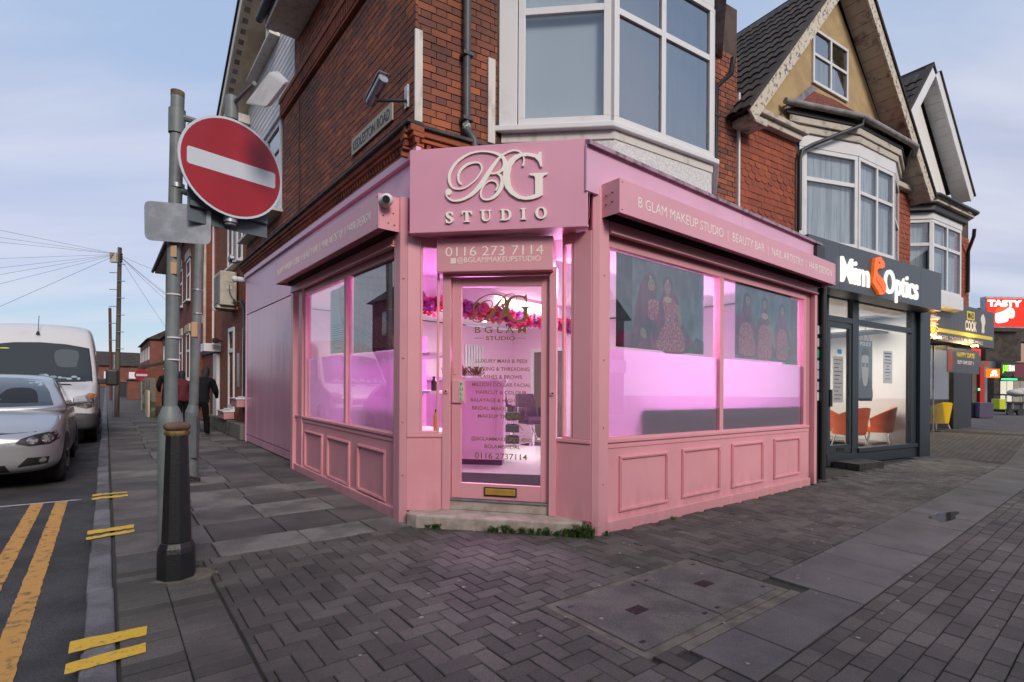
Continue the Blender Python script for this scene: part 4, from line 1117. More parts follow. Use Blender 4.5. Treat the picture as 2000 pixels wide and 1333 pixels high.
# dome camera on the left shutter end
dc = thing('dome_camera', 'white ball security camera on the end of the pink shutter box', 'camera', FL.p(0.02, 0.1, 2.95))
cpos = FL.p(-0.045, 0.155, 2.985)
MB().ball(tuple(cpos), 0.058, 14, 10).build('camera_ball', M_upvc, dc, smooth=60)
MB(FL).tube([(0.028, 0.155, 2.985), (-0.02, 0.155, 2.985)], 0.055, 14).build('mount_ring', M_upvc, dc, smooth=40)
ld = (Vector((0.1, -1, -0.25))).normalized()
MB().tube([tuple(cpos + ld * 0.045), tuple(cpos + ld * 0.062)], 0.034, 14).build('lens', M_black, dc, smooth=40)
for a, z in ((0.06, 2.9), (0.11, 2.8), (0.05, 2.79), (0.16, 2.86)):
    MB(FL).tube([(0.028, a, z), (0.022, a, z)], 0.006, 6).build('bolt_hole', M_black, shl)

# --- signs over the door
sg = thing('shop_sign', 'large pink sign over the door with cream raised monogram', 'sign', FC.p(0.94, 0.0, 2.7))
MB(FC).prism([(0.13, 2.685), (1.75, 2.695), (1.75, 3.462), (0.13, 3.447)], -0.25, 0.1).build('sign_panel', M_sign, sg, bev=0.004)
monogram(FC, 0.104, 0.014, big_tr, M_cream_l, sg)
def g_poly(pts, x0, x1, y0, y1, holes=()):
    return pts
def serif(ch, u0, v0, u1, v1):
    """one bold serif capital inside a pixel box (u0, v0 top-left)"""
    W, Hh = u1 - u0, v1 - v0
    tr = lambda x, y: FC.px(u0 + x * W, v0 + (1 - y) * Hh, 0.105)
    mb = MB(FC)
    if ch == 'I':
        mb.prism([tr(*p) for p in ((0, 0), (1, 0), (1, .08), (.76, .12), (.76, .88), (1, .92), (1, 1), (0, 1), (0, .92), (.24, .88), (.24, .12), (0, .08))], 0.104, 0.118)
    if ch == 'T':
        mb.prism([tr(*p) for p in ((.22, 0), (.78, 0), (.78, .08), (.63, .11), (.63, .86), (.82, .86), (.92, .66), (1, .66), (.97, 1), (.03, 1), (0, .66), (.08, .66), (.18, .86), (.37, .86), (.37, .11), (.22, .08))], 0.104, 0.118)
    if ch == 'U':
        mb.prism([tr(*p) for p in ((0, 1), (0, .92), (.12, .88), (.12, .3), (.2, .12), (.34, .02), (.5, 0), (.68, .04), (.8, .14), (.87, .3), (.87, .88), (1, .92), (1, 1), (.62, 1), (.62, .92), (.77, .88), (.77, .34), (.7, .18), (.56, .12), (.44, .13), (.37, .2), (.35, .34), (.35, .88), (.47, .92), (.47, 1))], 0.104, 0.118)
    if ch == 'D':
        ou = [(0, 0), (.55, 0), (.78, .08), (.94, .26), (1, .5), (.94, .74), (.78, .92), (.55, 1), (0, 1), (0, .92), (.12, .88), (.12, .12), (0, .08)]
        inn = [(.36, .1), (.36, .9), (.5, .9), (.64, .84), (.73, .7), (.77, .5), (.73, .3), (.64, .16), (.5, .1)]
        o1 = ou[:8] + [(.36, 1)] ; 
        mb.prism([tr(*p) for p in ((0, 0), (.36, 0), (.36, 1), (0, 1), (0, .92), (.12, .88), (.12, .12), (0, .08))], 0.104, 0.118)
        ring = [((.36, 0), (.36, .1)), ((.55, 0), (.5, .1)), ((.78, .08), (.64, .16)), ((.94, .26), (.73, .3)), ((1, .5), (.77, .5)), ((.94, .74), (.73, .7)), ((.78, .92), (.64, .84)), ((.55, 1), (.5, .9)), ((.36, 1), (.36, .9))]
        for (a, b), (c, d) in zip(ring, ring[1:]): mb.prism([tr(*a), tr(*c), tr(*d), tr(*b)], 0.104, 0.118)
    if ch == 'O':
        n = 28
        for i in range(n):
            f = lambda k, rx, ry: (.5 + rx * math.cos(2 * math.pi * k / n), .5 + ry * math.sin(2 * math.pi * k / n))
            mb.prism([tr(*f(i, .5, .52)), tr(*f(i + 1, .5, .52)), tr(*f(i + 1, .26, .42)), tr(*f(i, .26, .42))], 0.104, 0.118)
    if ch == 'S':
        T2 = lambda x, y: FC.px(u0 + x, v0 + y, 0.105)
        stroke(mb, [(W * .86, Hh * .26, Hh * .1), (W * .7, Hh * .1, Hh * .13), (W * .44, Hh * .06, Hh * .12), (W * .2, Hh * .18, Hh * .2), (W * .3, Hh * .4, Hh * .24), (W * .64, Hh * .55, Hh * .25), (W * .84, Hh * .74, Hh * .22), (W * .6, Hh * .93, Hh * .12), (W * .3, Hh * .92, Hh * .12), (W * .1, Hh * .74, Hh * .1)], 0.104, 0.118, T2)
        mb.prism([tr(*p) for p in ((.78, .98), (.9, .98), (.92, .68), (.82, .68))], 0.104, 0.119); mb.prism([tr(*p) for p in ((.04, .34), (.14, .34), (.2, .02), (.05, 0))], 0.104, 0.119)
    return mb.build('letter', M_cream_l, sg)
for ch, a, b, c, e in (('S', 90, 1080, 218, 1268), ('T', 350, 1068, 522, 1248), ('U', 655, 1050, 838, 1236), ('D', 980, 1038, 1162, 1222), ('I', 1312, 1024, 1400, 1208), ('O', 1548, 1006, 1738, 1192)):
    serif(ch, 860 + a * 0.12, 285 + b * 0.12, 860 + c * 0.12, 285 + e * 0.12)
ps = thing('phone_sign', 'small pink box sign with the phone number above the door', 'sign', FC.p(0.9, -0.1, 2.35))
MB(FC).box(0.35, 1.44, -0.28, -0.02, 2.352, 2.66).build('sign_box', M_pinkm, ps, bev=0.006)
a, z = FC.px(964, 499, -0.018); w = FC.px(1060, 499, -0.018)[0] - FC.px(869, 499, -0.018)[0]
text('0116 273 7114', FC, a, z, -0.0185, 0.125, M_cream_l, ps, ext=0.001, width=w, off=-0.001, letters=True, name='digit')
a, z = FC.px(973, 511.5, -0.018); w = FC.px(1055, 511.5, -0.018)[0] - FC.px(892, 511.5, -0.018)[0]
text('@BGLAMMAKEUPSTUDIO', FC, a, z, -0.0185, 0.07, M_cream_l, ps, ext=0.001, width=w, off=-0.0005)
a, z = FC.px(885, 510, -0.018)
cam_i = MB(FC).box(a - 0.024, a + 0.024, -0.0195, -0.0175, z - 0.024, z + 0.024).build('camera_icon', M_cream_l, ps, bev=0.0008)
ring = MB(FC)
for i in range(16):
    f = lambda k, r: (a + r * math.cos(k * math.pi / 8), z + r * math.sin(k * math.pi / 8))
    ring.prism([f(i, 0.015), f(i + 1, 0.015), f(i + 1, 0.011), f(i, 0.011)], -0.0175, -0.0165)
ring.build('camera_icon_ring', M_pinkm, ps)
# soffit between sign and door
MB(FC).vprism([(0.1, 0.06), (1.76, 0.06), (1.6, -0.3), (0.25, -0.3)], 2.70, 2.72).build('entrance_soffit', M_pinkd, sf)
# ------------------------------------------------------------------ inside the salon
M_wallp = mat('salon_wall', (0.78, 0.54, 0.68), 0.7)
M_ceil = mat('salon_ceiling', (0.80, 0.72, 0.76), 0.8)
M_tile = mat('polished_floor_tile', (0.72, 0.68, 0.68), 0.09)
M_marble = mat('white_marble', (0.74, 0.70, 0.72), 0.2, col2=(0.5, 0.45, 0.48), ns=5, nd=8)
M_desk = mat('desk_panel', (0.62, 0.44, 0.56), 0.4)
M_purple = mat('purple_leather', (0.07, 0.035, 0.075), 0.4, bump=0.1, bs=60)
M_chrome = mat('chrome', (0.8, 0.8, 0.82), 0.12, 1.0)
M_mat = mat('door_mat', (0.03, 0.024, 0.028), 0.95, bump=0.5, bs=300)
_rf = [FL.p(0.2, -0.16, 0), FL.p(5.6, -0.24, 0), FL.p(5.6, -5.75, 0), FR.p(4.5, -0.2, 0), FR.p(0.2, -0.16, 0), FC.p(1.5, -0.32, 0), FC.p(0.36, -0.32, 0)]
_rf = [(p.x, p.y) for p in _rf]
MB().vprism(_rf, 0.02, 0.14).build('salon_floor', M_tile, kind='structure')
MB().vprism(_rf, 2.70, 2.74).build('salon_ceiling', M_ceil, kind='structure')
MB(FL).box(5.6, 5.7, -5.75, -0.24, 0.14, 2.68).build('salon_back_wall', M_wallp, kind='structure')
MB(FL).box(-0.9, 5.7, -5.85, -5.75, 0.14, 2.68).build('salon_side_wall', M_wallp, kind='structure')
MB(FL).box(3.68, 5.6, -0.3, -0.24, 0.14, 2.68).build('salon_street_wall', M_wallp, kind='structure')

def area_light(name, loc, aim, size, col, e, along=None):
    l = bpy.data.lights.new(name, 'AREA'); l.shape = 'RECTANGLE'; l.size, l.size_y = size; l.energy = e; l.color = col
    l.spread = RAD(130) if 'window' in name else RAD(180)
    o = bpy.data.objects.new(name, l); COL.objects.link(o); o.location = Wz(loc)
    z = -Vector(aim).normalized(); y = Vector(along) if along else Vector((0, 1, 0)); x = y.cross(z).normalized(); y = z.cross(x)
    o.rotation_euler = Matrix((x, y, z)).transposed().to_euler(); return o
area_light('salon_ceiling_light', FL.p(2.6, -3.0, 2.64), (0, 0, -1), (2.2, 2.2), (1.0, 0.95, 0.95), 85)
area_light('salon_window_light', FL.p(-0.2, -3.3, 2.6), (-0.8 * FL.d[0], -0.8 * FL.d[1], -0.55), (0.4, 3.2), (1.0, 0.46, 0.9), 95, (FR.d[0], FR.d[1], 0))
area_light('salon_side_light', FL.p(1.2, -1.7, 1.7), (FL.n[0], FL.n[1], -0.1), (0.9, 0.16), (1.0, 0.25, 0.95), 22, (0, 0, 1))
M_led = emis('magenta_led', (1.0, 0.16, 0.85), 7)
M_lamp = emis('warm_downlight', (1.0, 0.95, 0.88), 14)
for F, a, b, z, lb in ((FL, 0.3, 1.45, 2.58, 'magenta light strip at the head of the side street window'), (FR, 0.3, 4.1, 2.632, 'magenta light strip at the head of the main street window')):
    ls = thing('light_strip', lb, 'light strip', F.p((a + b) / 2, -0.2, z))
    MB(F).box(a, b, -0.2, -0.17, z, z + 0.02).build('diffuser', M_led, ls)
    MB(F).box(a, b, -0.205, -0.165, z + 0.021, z + 0.05).build('housing', M_upvc, ls)
for i, (s, t, w) in enumerate(((3.4, -2.6, 'left'), (4.6, -4.2, 'middle'), (3.0, -4.4, 'right'))):
    dl_ = thing('downlight', 'small white ceiling downlight seen through the door glass, %s one' % w, 'ceiling light', FL.p(s, t, 2.67))
    MB().lathe([(0.045, 2.668), (0.045, 2.676)], *FL.p(s, t, 0)[:2], 14).build('lamp_disc', M_lamp, dl_)
    MB().lathe([(0.06, 2.672), (0.06, 2.679)], *FL.p(s, t, 0)[:2], 14).build('trim_ring', M_upvc, dl_)
# reception desk
DF = Fr((-1.75, 7.62), 92.0)
dk = thing('reception_desk', 'lilac panelled reception desk with white marble top inside the salon', 'desk', DF.p(0.9, -0.3, 0.14))
MB(DF).box(0, 1.63, -0.6, 0.0, 0.22, 1.36).build('desk_front', M_desk, dk)
MB(DF).box(0.02, 1.61, -0.58, -0.02, 0.14, 0.22).build('desk_plinth', M_purple, dk)
for a, b in ((0.1, 0.78), (0.86, 1.55)):
    mb = MB(DF)
    for q in ((a, b, 1.22, 1.25), (a, b, 0.32, 0.35), (a, a + 0.03, 0.35, 1.22), (b - 0.03, b, 0.35, 1.22)): mb.box(q[0], q[1], 0.001, 0.018, q[2], q[3])
    mb.build('desk_panel', M_desk, dk)
MB(DF).box(-0.04, 1.67, -0.65, 0.05, 1.361, 1.42).build('marble_top', M_marble, dk, bev=0.004)
# dried flowers on the desk
M_dry = mat('dried_flowers', (0.11, 0.055, 0.04), 0.9, col2=(0.3, 0.08, 0.12), ns=30)
fl = MB(); random.seed(3)
for i in range(140):
    c = DF.p(0.75 + random.random() * 0.55, -0.12 + random.uniform(-.1, .1), 1.43)
    tip = c + Vector((random.uniform(-.08, .08), random.uniform(-.08, .08), random.uniform(0.04, 0.15)))
    sd = Vector((random.uniform(-1, 1), random.uniform(-1, 1), 0)).normalized() * 0.014
    fl.add([c, tip + sd, tip + Vector((0, 0, 0.02)), tip - sd], [(0, 1, 2, 3)])
tag(fl.build('flower_arrangement', M_dry), 'brown dried flower arrangement on the reception desk', 'flowers')
# rose garland under the bulkhead
RM = [mat('rose_a', (0.55, 0.04, 0.18), 0.7), mat('rose_b', (0.42, 0.08, 0.36), 0.7), mat('rose_c', (0.62, 0.03, 0.09), 0.7), mat('rose_d', (0.36, 0.12, 0.3), 0.7)]
def rose_mesh(m):
    mb = MB()
    for ring, (r, h, n) in enumerate(((0.018, 0.035, 3), (0.034, 0.03, 5), (0.05, 0.018, 6))):
        for k in range(n):
            a = 2 * math.pi * (k + ring * 0.4) / n; w = 0.9 / n * 2.6
            p = lambda da, rr, z: (rr * math.cos(a + da), rr * math.sin(a + da), z)
            mb.add([p(0, r * 0.2, -0.02), p(-w, r * 0.8, h * 0.4), p(-w * .5, r, h), p(w * .5, r, h), p(w, r * 0.8, h * 0.4)], [(0, 1, 2, 3, 4)])
    return mb.mesh('rose', m, local=True)
rms = [rose_mesh(m) for m in RM]
gd = thing('flower_garland', 'garland of pink and red roses hung below the salon ceiling', 'garland', at(980, 615, 7.6))
A_, B_ = at(812, 592, 6.5), at(1125, 643, 9.2)
for i in range(250):
    f = random.random(); c = A_.lerp(B_, f) + Vector((random.uniform(-.05, .05), random.uniform(-.08, .08), random.uniform(-.07, .1)))
    k = random.uniform(1.1, 2.0); inst('rose', random.choice(rms), gd, c, (random.uniform(-.9, .9) + 1.2, random.uniform(-.9, .9), random.uniform(0, 6)), (k, k, k))
bk = MB(); up = Vector((0, 0, 0.5)); dn_ = (B_ - A_).cross(Vector((0, 0, 1))).normalized() * 0.12
for p in (A_, B_): pass
bk.add([A_ + dn_ * -.5 + Vector((0, 0, .07)), B_ + dn_ * -.5 + Vector((0, 0, .07)), B_ - dn_ * 2 + Vector((0, 0, .07)), A_ - dn_ * 2 + Vector((0, 0, .07)), A_ + dn_ * -.5 + up, B_ + dn_ * -.5 + up, B_ - dn_ * 2 + up, A_ - dn_ * 2 + up],
       [(0, 3, 2, 1), (4, 5, 6, 7), (0, 1, 5, 4), (1, 2, 6, 5), (2, 3, 7, 6), (3, 0, 4, 7)])
bk.build('salon_bulkhead', M_ceil, kind='structure')
# radiator, inner doorway
rd = thing('radiator', 'tall white column radiator on the salon wall', 'radiator', FL.p(5.55, -4.6, 0.6))
for i in range(7): MB(FL).tube([(5.54, -4.35 - i * 0.075, 0.5), (5.54, -4.35 - i * 0.075, 2.25)], 0.028, 8).build('column', M_upvc, rd, smooth=50)
for z in (0.52, 2.22): MB(FL).box(5.53, 5.56, -4.82, -4.33, z, z + 0.03).build('header', M_upvc, rd)
SW_F = Fr(tuple(FL.p(0, -5.75, 0)[:2]), -38.1, -1)      # side wall, facing the room
idr = thing('inner_door', 'white framed dark doorway at the back of the salon', 'door', SW_F.p(4.2, 0, 0.14))
MB(SW_F).box(3.75, 4.75, 0.002, 0.02, 0.14, 2.1).build('opening', mat('mirror_grey', (0.16, 0.14, 0.12), 0.15), idr)
for a, b, c, e in ((3.66, 3.75, 0.14, 2.19), (4.75, 4.84, 0.14, 2.19), (3.75, 4.75, 2.1, 2.19)): MB(SW_F).box(a, b, 0.0, 0.05, c, e).build('architrave', M_upvc, idr, bev=0.006)
# salon chairs
def salon_chair(loc, rz, label):
    c = thing('salon_chair', label, 'salon chair', loc, 'salon chairs', rz)
    L_ = dict(parent=c, local=True)
    MB().lathe([(0.0, 0.0), (0.29, 0.0), (0.29, 0.015), (0.2, 0.035), (0.05, 0.06)], 0, 0, 20).build('base', M_chrome, c, smooth=40, local=True)
    MB().tube([(0, 0, 0.05), (0, 0, 0.42)], 0.04, 12).build('column', M_chrome, c, smooth=40, local=True)
    MB().box(-0.25, 0.25, -0.25, 0.25, 0.42, 0.55).build('seat', M_purple, c, bev=0.04, local=True)
    mb = MB(); mb.add([(-0.24, 0.2, 0.52), (0.24, 0.2, 0.52), (0.24, 0.3, 0.52), (-0.24, 0.3, 0.52), (-0.21, 0.3, 1.02), (0.21, 0.3, 1.02), (0.21, 0.38, 1.0), (-0.21, 0.38, 1.0)], [(0, 3, 2, 1), (4, 5, 6, 7), (0, 1, 5, 4), (1, 2, 6, 5), (2, 3, 7, 6), (3, 0, 4, 7)])
    mb.build('backrest', M_purple, c, bev=0.03, local=True)
    for x in (-0.3, 0.27):
        MB().box(x, x + 0.05, -0.2, 0.26, 0.5, 0.75).build('armrest', M_purple, c, bev=0.02, local=True)
    MB().tube([(-0.15, -0.25, 0.35), (-0.15, -0.42, 0.16), (0.15, -0.42, 0.16), (0.15, -0.25, 0.35)], 0.014, 8).build('footrest', M_chrome, c, smooth=40, local=True)
salon_chair((0.42, 10.3, 0.14), 0.5, 'purple salon chair in front of the white framed doorway')
salon_chair((0.0, 11.3, 0.14), 2.2, 'purple salon chair farther back behind the reception desk')
tr_ = thing('trolley', 'black salon trolley beside the reception desk', 'trolley', (0.02, 10.0, 0.14))
for z in (0.2, 0.42, 0.66): MB().box(-0.12, 0.14, 9.85, 10.15, z, z + 0.14).build('drawer', M_blackp, tr_, bev=0.01)
for x in (-0.1, 0.12): MB().tube([(x, 10, 0.14), (x, 10, 0.9)], 0.012, 6).build('upright', M_chrome, tr_)
tag(MB(FC).vprism([(0.4, -0.35), (1.5, -0.33), (1.9, -1.2), (1.3, -2.1), (0.0, -2.0)], 0.1405, 0.15).build('door_mat', M_mat), 'dark door mat just inside the salon entrance', 'mat')
# retail shelf behind the left side light
sh = thing('retail_shelf', 'white retail shelf beside the entrance inside the salon', 'shelf', FL.p(0.6, -0.75, 0.14))
for z in (0.75, 1.2, 1.62): MB(FL).box(0.5, 1.3, -1.0, -0.6, z, z + 0.03).build('shelf_board', M_upvc, sh)
MB(FL).box(1.3, 1.33, -1.0, -0.6, 0.14, 1.9).build('shelf_back', M_wallp, sh)
for s, t, z, c, h, lb in ((0.62, -0.72, 1.231, (0.05, 0.045, 0.045), 0.16, 'dark bottle on the upper shelf behind the side light'), (0.72, -0.8, 1.231, (0.06, 0.05, 0.05), 0.13, 'shorter dark bottle on the upper shelf behind the side light'), (0.6, -0.74, 0.781, (0.6, 0.3, 0.03), 0.24, 'amber bottle on the lower shelf behind the side light')):
    p = FL.p(s, t, 0); b = thing('bottle', lb, 'bottle', (p.x, p.y, z))
    MB().lathe([(0.0, z), (0.032, z), (0.032, z + h * 0.7), (0.014, z + h * 0.82), (0.014, z + h * 0.9)], p.x, p.y, 12).build('bottle_body', mat('bottle_glass', c, 0.25), b, smooth=40)
    MB().lathe([(0.016, z + h * 0.9), (0.016, z + h)], p.x, p.y, 10).build('cap', M_black, b, smooth=40)
# bulbs round the make-up mirrors
vl = thing('vanity_lights', 'row of round white bulbs over the make-up mirrors inside the salon', 'light', FR.p(2.2, -3.6, 2.0))
M_bulb = emis('vanity_bulb', (1.0, 0.93, 0.9), 9)
for u in (1150, 1162, 1174, 1376, 1388, 1400, 1424, 1437, 1449):
    s, z = FR.px(u, 645 + (u - 1376) * 0.03, -3.6); p = FR.p(s, -3.6, z); MB().ball(tuple(p), 0.04, 8, 6).build('bulb', M_bulb, vl, smooth=60)
# sofa backing on to the main window
sfa = thing('sofa', 'grey sofa standing behind the frosted main street window', 'sofa', FR.p(2.4, -0.5, 0.14))
M_sofa = mat('grey_fabric', (0.55, 0.55, 0.58), 0.9)
MB(FR).box(0.72, 4.2, -0.36, -0.112, 0.16, 1.12).build('sofa_back', M_sofa, sfa, bev=0.03)
MB(FR).box(0.72, 4.2, -0.95, -0.37, 0.16, 0.55).build('sofa_seat', M_sofa, sfa, bev=0.04)
for a in (0.6, 4.21): MB(FR).box(a, a + 0.1, -0.95, -0.22, 0.16, 0.75).build('sofa_arm', M_sofa, sfa, bev=0.03)

# ------------------------------------------------------------------ posters hung inside the windows
P_bg = mat('poster_blue', (0.06, 0.085, 0.11), 0.5, col2=(0.2, 0.25, 0.29), ns=5, nd=7, nlo=0.36, nhi=0.72, stretch=(1, 1, 0.5))
P_mar = mat('poster_maroon', (0.27, 0.015, 0.11), 0.5, col2=(0.05, 0.004, 0.022), ns=11, nd=5, nlo=0.35, nhi=0.7, stretch=(1, 1, 0.4))
P_red = mat('poster_embroidery', (0.38, 0.025, 0.11), 0.5, col2=(0.55, 0.38, 0.32), ns=48, nd=8, nlo=0.46, nhi=0.68)
P_skin = mat('poster_skin', (0.36, 0.22, 0.16), 0.5, col2=(0.26, 0.15, 0.11), ns=30); P_hair = mat('poster_hair', (0.018, 0.013, 0.014), 0.5); P_gold = mat('poster_jewel', (0.5, 0.36, 0.2), 0.5)
P_dk = mat('poster_dark', (0.03, 0.035, 0.045), 0.5, col2=(0.07, 0.08, 0.1), ns=4)
P_wht = mat('poster_white', (0.6, 0.64, 0.66), 0.6)
def ell(cx, cy, rx, ry, n=18, rot=0.0):
    c, s = math.cos(rot), math.sin(rot)
    return [(cx + rx * math.cos(2 * math.pi * k / n) * c - ry * math.sin(2 * math.pi * k / n) * s, cy + rx * math.cos(2 * math.pi * k / n) * s + ry * math.sin(2 * math.pi * k / n) * c) for k in range(n)]
def poster(F, s0, s1, z0, z1, t, label, shapes, bg, d=1):
    o = thing('poster', label, 'poster', F.p((s0 + s1) / 2, t, z0))
    MB(F).box(min(s0, s1), max(s0, s1), t - 0.0008, t, z0, z1).build('paper', bg, o)
    for k, (m, poly) in enumerate(shapes):
        MB(F).prism([(s0 + (s1 - s0) * x, z0 + (z1 - z0) * y) for x, y in poly], t + 0.0001, t + 0.0004 + k * 0.00012).build('print', m, o)
    return o
def face(cx, cy, rx, ry):
    out = []
    for sx in (-0.4, 0.4):
        out += [(P_hair, ell(cx + sx * rx, cy + 0.12 * ry, 0.2 * rx, 0.07 * ry, 8)), (P_hair, ell(cx + sx * rx, cy + 0.34 * ry, 0.26 * rx, 0.035 * ry, 8))]
    return out + [(P_lip, ell(cx, cy - 0.5 * ry, 0.26 * rx, 0.08 * ry, 8)), (P_shade, ell(cx + 0.08 * rx, cy - 0.18 * ry, 0.12 * rx, 0.1 * ry, 8))]
P_lip = mat('poster_lips', (0.25, 0.02, 0.03), 0.5); P_shade = mat('poster_nose', (0.38, 0.22, 0.16), 0.5)
def sm(pts, k=4):
    q = spline(list(pts) + [pts[0]], k); return q[:-1]
bride1 = [(P_dk, [(0, 0.0), (0.16, 0.0), (0.16, 1.0), (0, 1.0)]),
    (P_mar, sm([(0.0, 0.02), (0.02, 0.16), (0.16, 0.2), (0.19, 0.42), (0.24, 0.7), (0.31, 0.86), (0.38, 0.87), (0.42, 0.78), (0.42, 0.6), (0.45, 0.5), (0.44, 0.3), (0.48, 0.1), (0.46, 0.01)])),
    (P_red, sm([(0.33, 0.56), (0.42, 0.58), (0.45, 0.48), (0.42, 0.36), (0.33, 0.36)])),
    (P_hair, ell(0.36, 0.77, 0.052, 0.09)), (P_skin, ell(0.362, 0.735, 0.036, 0.07)), (P_gold, ell(0.352, 0.82, 0.012, 0.02)),
    (P_skin, sm([(0.24, 0.2), (0.27, 0.24), (0.31, 0.19), (0.30, 0.12), (0.26, 0.14)])),
    (P_hair, ell(0.545, 0.77, 0.06, 0.1)), (P_mar, sm([(0.47, 0.62), (0.5, 0.72), (0.52, 0.84), (0.58, 0.84), (0.62, 0.7), (0.68, 0.6), (0.7, 0.4), (0.86, 0.14), (0.88, 0.02), (0.44, 0.02)])),
    (P_red, sm([(0.48, 0.58), (0.54, 0.62), (0.62, 0.61), (0.66, 0.5), (0.64, 0.38), (0.72, 0.26), (0.74, 0.02), (0.43, 0.02), (0.46, 0.2), (0.52, 0.36)])),
    (P_skin, ell(0.545, 0.74, 0.037, 0.075)), (P_skin, [(0.53, 0.6), (0.56, 0.6), (0.555, 0.69), (0.535, 0.69)]), (P_gold, ell(0.545, 0.6, 0.045, 0.035)), (P_gold, ell(0.545, 0.815, 0.014, 0.02)), (P_dk, [(0.78, 0.0), (1, 0.0), (1, 0.16), (0.9, 0.2)]),
    (P_skin, sm([(0.65, 0.56), (0.69, 0.54), (0.72, 0.36), (0.69, 0.3), (0.66, 0.42)]))]
bride2 = [(P_mar, sm([(0.0, 0.05), (0.02, 0.5), (0.1, 0.62), (0.14, 0.8), (0.2, 0.88), (0.26, 0.78), (0.28, 0.55), (0.38, 0.4), (0.36, 0.05)])), (P_red, sm([(0.06, 0.06), (0.08, 0.4), (0.2, 0.5), (0.3, 0.36), (0.32, 0.06)])), (P_hair, ell(0.19, 0.8, 0.055, 0.09)), (P_skin, ell(0.205, 0.78, 0.036, 0.065)),
    (P_mar, sm([(0.34, 0.05), (0.36, 0.46), (0.44, 0.62), (0.46, 0.85), (0.52, 0.86), (0.56, 0.62), (0.64, 0.45), (0.66, 0.05)])), (P_red, sm([(0.38, 0.04), (0.4, 0.42), (0.5, 0.5), (0.6, 0.4), (0.62, 0.04)])), (P_hair, ell(0.5, 0.8, 0.055, 0.09)), (P_skin, ell(0.498, 0.78, 0.036, 0.065)), (P_gold, ell(0.5, 0.62, 0.06, 0.045)),
    (P_mar, sm([(0.68, 0.05), (0.7, 0.46), (0.76, 0.6), (0.8, 0.82), (0.86, 0.82), (0.9, 0.6), (0.97, 0.45), (0.98, 0.05)])), (P_red, sm([(0.72, 0.05), (0.74, 0.4), (0.84, 0.48), (0.92, 0.4), (0.94, 0.05)])), (P_hair, ell(0.83, 0.76, 0.055, 0.09)), (P_skin, ell(0.83, 0.74, 0.036, 0.065)),
    (P_skin, sm([(0.56, 0.5), (0.62, 0.5), (0.7, 0.24), (0.66, 0.2)])), (P_skin, sm([(0.8, 0.16), (0.95, 0.24), (0.97, 0.2), (0.84, 0.12)]))]
poster(FR, 0.335, 1.80, 1.69, 2.575, -0.1035, 'poster of two seated women in maroon gowns in the main window', bride1 + face(0.362, 0.735, 0.036, 0.07) + face(0.545, 0.74, 0.037, 0.075), P_bg)
poster(FR, 2.47, 3.92, 1.69, 2.60, -0.1035, 'poster of three women in embroidered gowns, right pane of the main window', bride2 + face(0.205, 0.78, 0.036, 0.065) + face(0.498, 0.78, 0.036, 0.065) + face(0.83, 0.74, 0.036, 0.065), P_bg)
side = [(P_mar, sm([(0.1, 0.02), (0.16, 0.4), (0.3, 0.7), (0.4, 0.86), (0.5, 0.7), (0.6, 0.4), (0.62, 0.02)])), (P_hair, ell(0.4, 0.8, 0.1, 0.14)), (P_skin, ell(0.42, 0.76, 0.06, 0.1)), (P_mar, sm([(0.55, 0.05), (0.58, 0.5), (0.68, 0.8), (0.78, 0.84), (0.86, 0.6), (0.95, 0.05)])), (P_skin, ell(0.72, 0.8, 0.055, 0.1)), (P_red, sm([(0.3, 0.05), (0.34, 0.34), (0.6, 0.4), (0.8, 0.3), (0.84, 0.05)]))]
poster(FL, 1.43, 0.22, 1.645, 2.56, -0.1035, 'dark poster of two women in the near pane of the side window', side + face(0.42, 0.76, 0.06, 0.1) + face(0.72, 0.8, 0.055, 0.1), P_dk)
pl_ = poster(FL, 2.22, 1.66, 1.67, 2.48, -0.1035, 'pale price list poster with a face in the far side pane', [(P_dk, sm([(0.5, 0.98), (0.62, 0.6), (0.8, 0.42), (0.99, 0.5), (0.99, 0.98)])), (P_skin, sm([(0.6, 0.95), (0.62, 0.72), (0.72, 0.55), (0.9, 0.5), (0.97, 0.6), (0.97, 0.95)])), (P_hair, [(0.7, 0.8), (0.84, 0.8), (0.84, 0.82), (0.7, 0.82)])], P_wht)
for z in (2.02, 1.995, 1.97, 1.94, 1.915, 1.89, 1.85, 1.825, 1.8):
    MB(FL).box(1.74, 2.14, -0.1032, -0.1026, z, z + 0.009).build('print_line', P_dk, pl_)
MB(FL).box(1.8, 2.08, -0.1032, -0.1026, 1.72, 1.745).build('print_line', P_dk, pl_)
# ------------------------------------------------------------------ next building: optician below, gabled flat above
M_tileh = brickmat('hanging_tile', [(0.30, 0.072, 0.036), (0.24, 0.06, 0.034), (0.35, 0.085, 0.04), (0.27, 0.066, 0.036)], soot=0.3, bump=0.2)
M_rtile = brickmat('small_red_roof_tile', [(0.20, 0.06, 0.04), (0.16, 0.05, 0.036), (0.24, 0.07, 0.045)], soot=0.6)
M_render = mat('ochre_render', (0.46, 0.34, 0.18), 0.95, col2=(0.38, 0.27, 0.14), ns=2.2, nd=7, bump=0.6, bs=70)
M_peel = mat('peeling_paint_timber', (0.58, 0.52, 0.42), 0.75, col2=(0.17, 0.155, 0.15), ns=17, nd=9, nlo=0.53, nhi=0.6, bump=0.4, bs=30)
M_oldwood = mat('weathered_white_timber', (0.52, 0.47, 0.40), 0.75, col2=(0.2, 0.16, 0.13), ns=5, nd=8, nlo=0.5, nhi=0.72)
M_gutter = mat('grey_gutter', (0.26, 0.25, 0.24), 0.5, col2=(0.17, 0.16, 0.15), ns=6)
M_anth = mat('anthracite_frame', (0.028, 0.036, 0.045), 0.4)
M_anthp = mat('anthracite_panel', (0.07, 0.082, 0.098), 0.42)
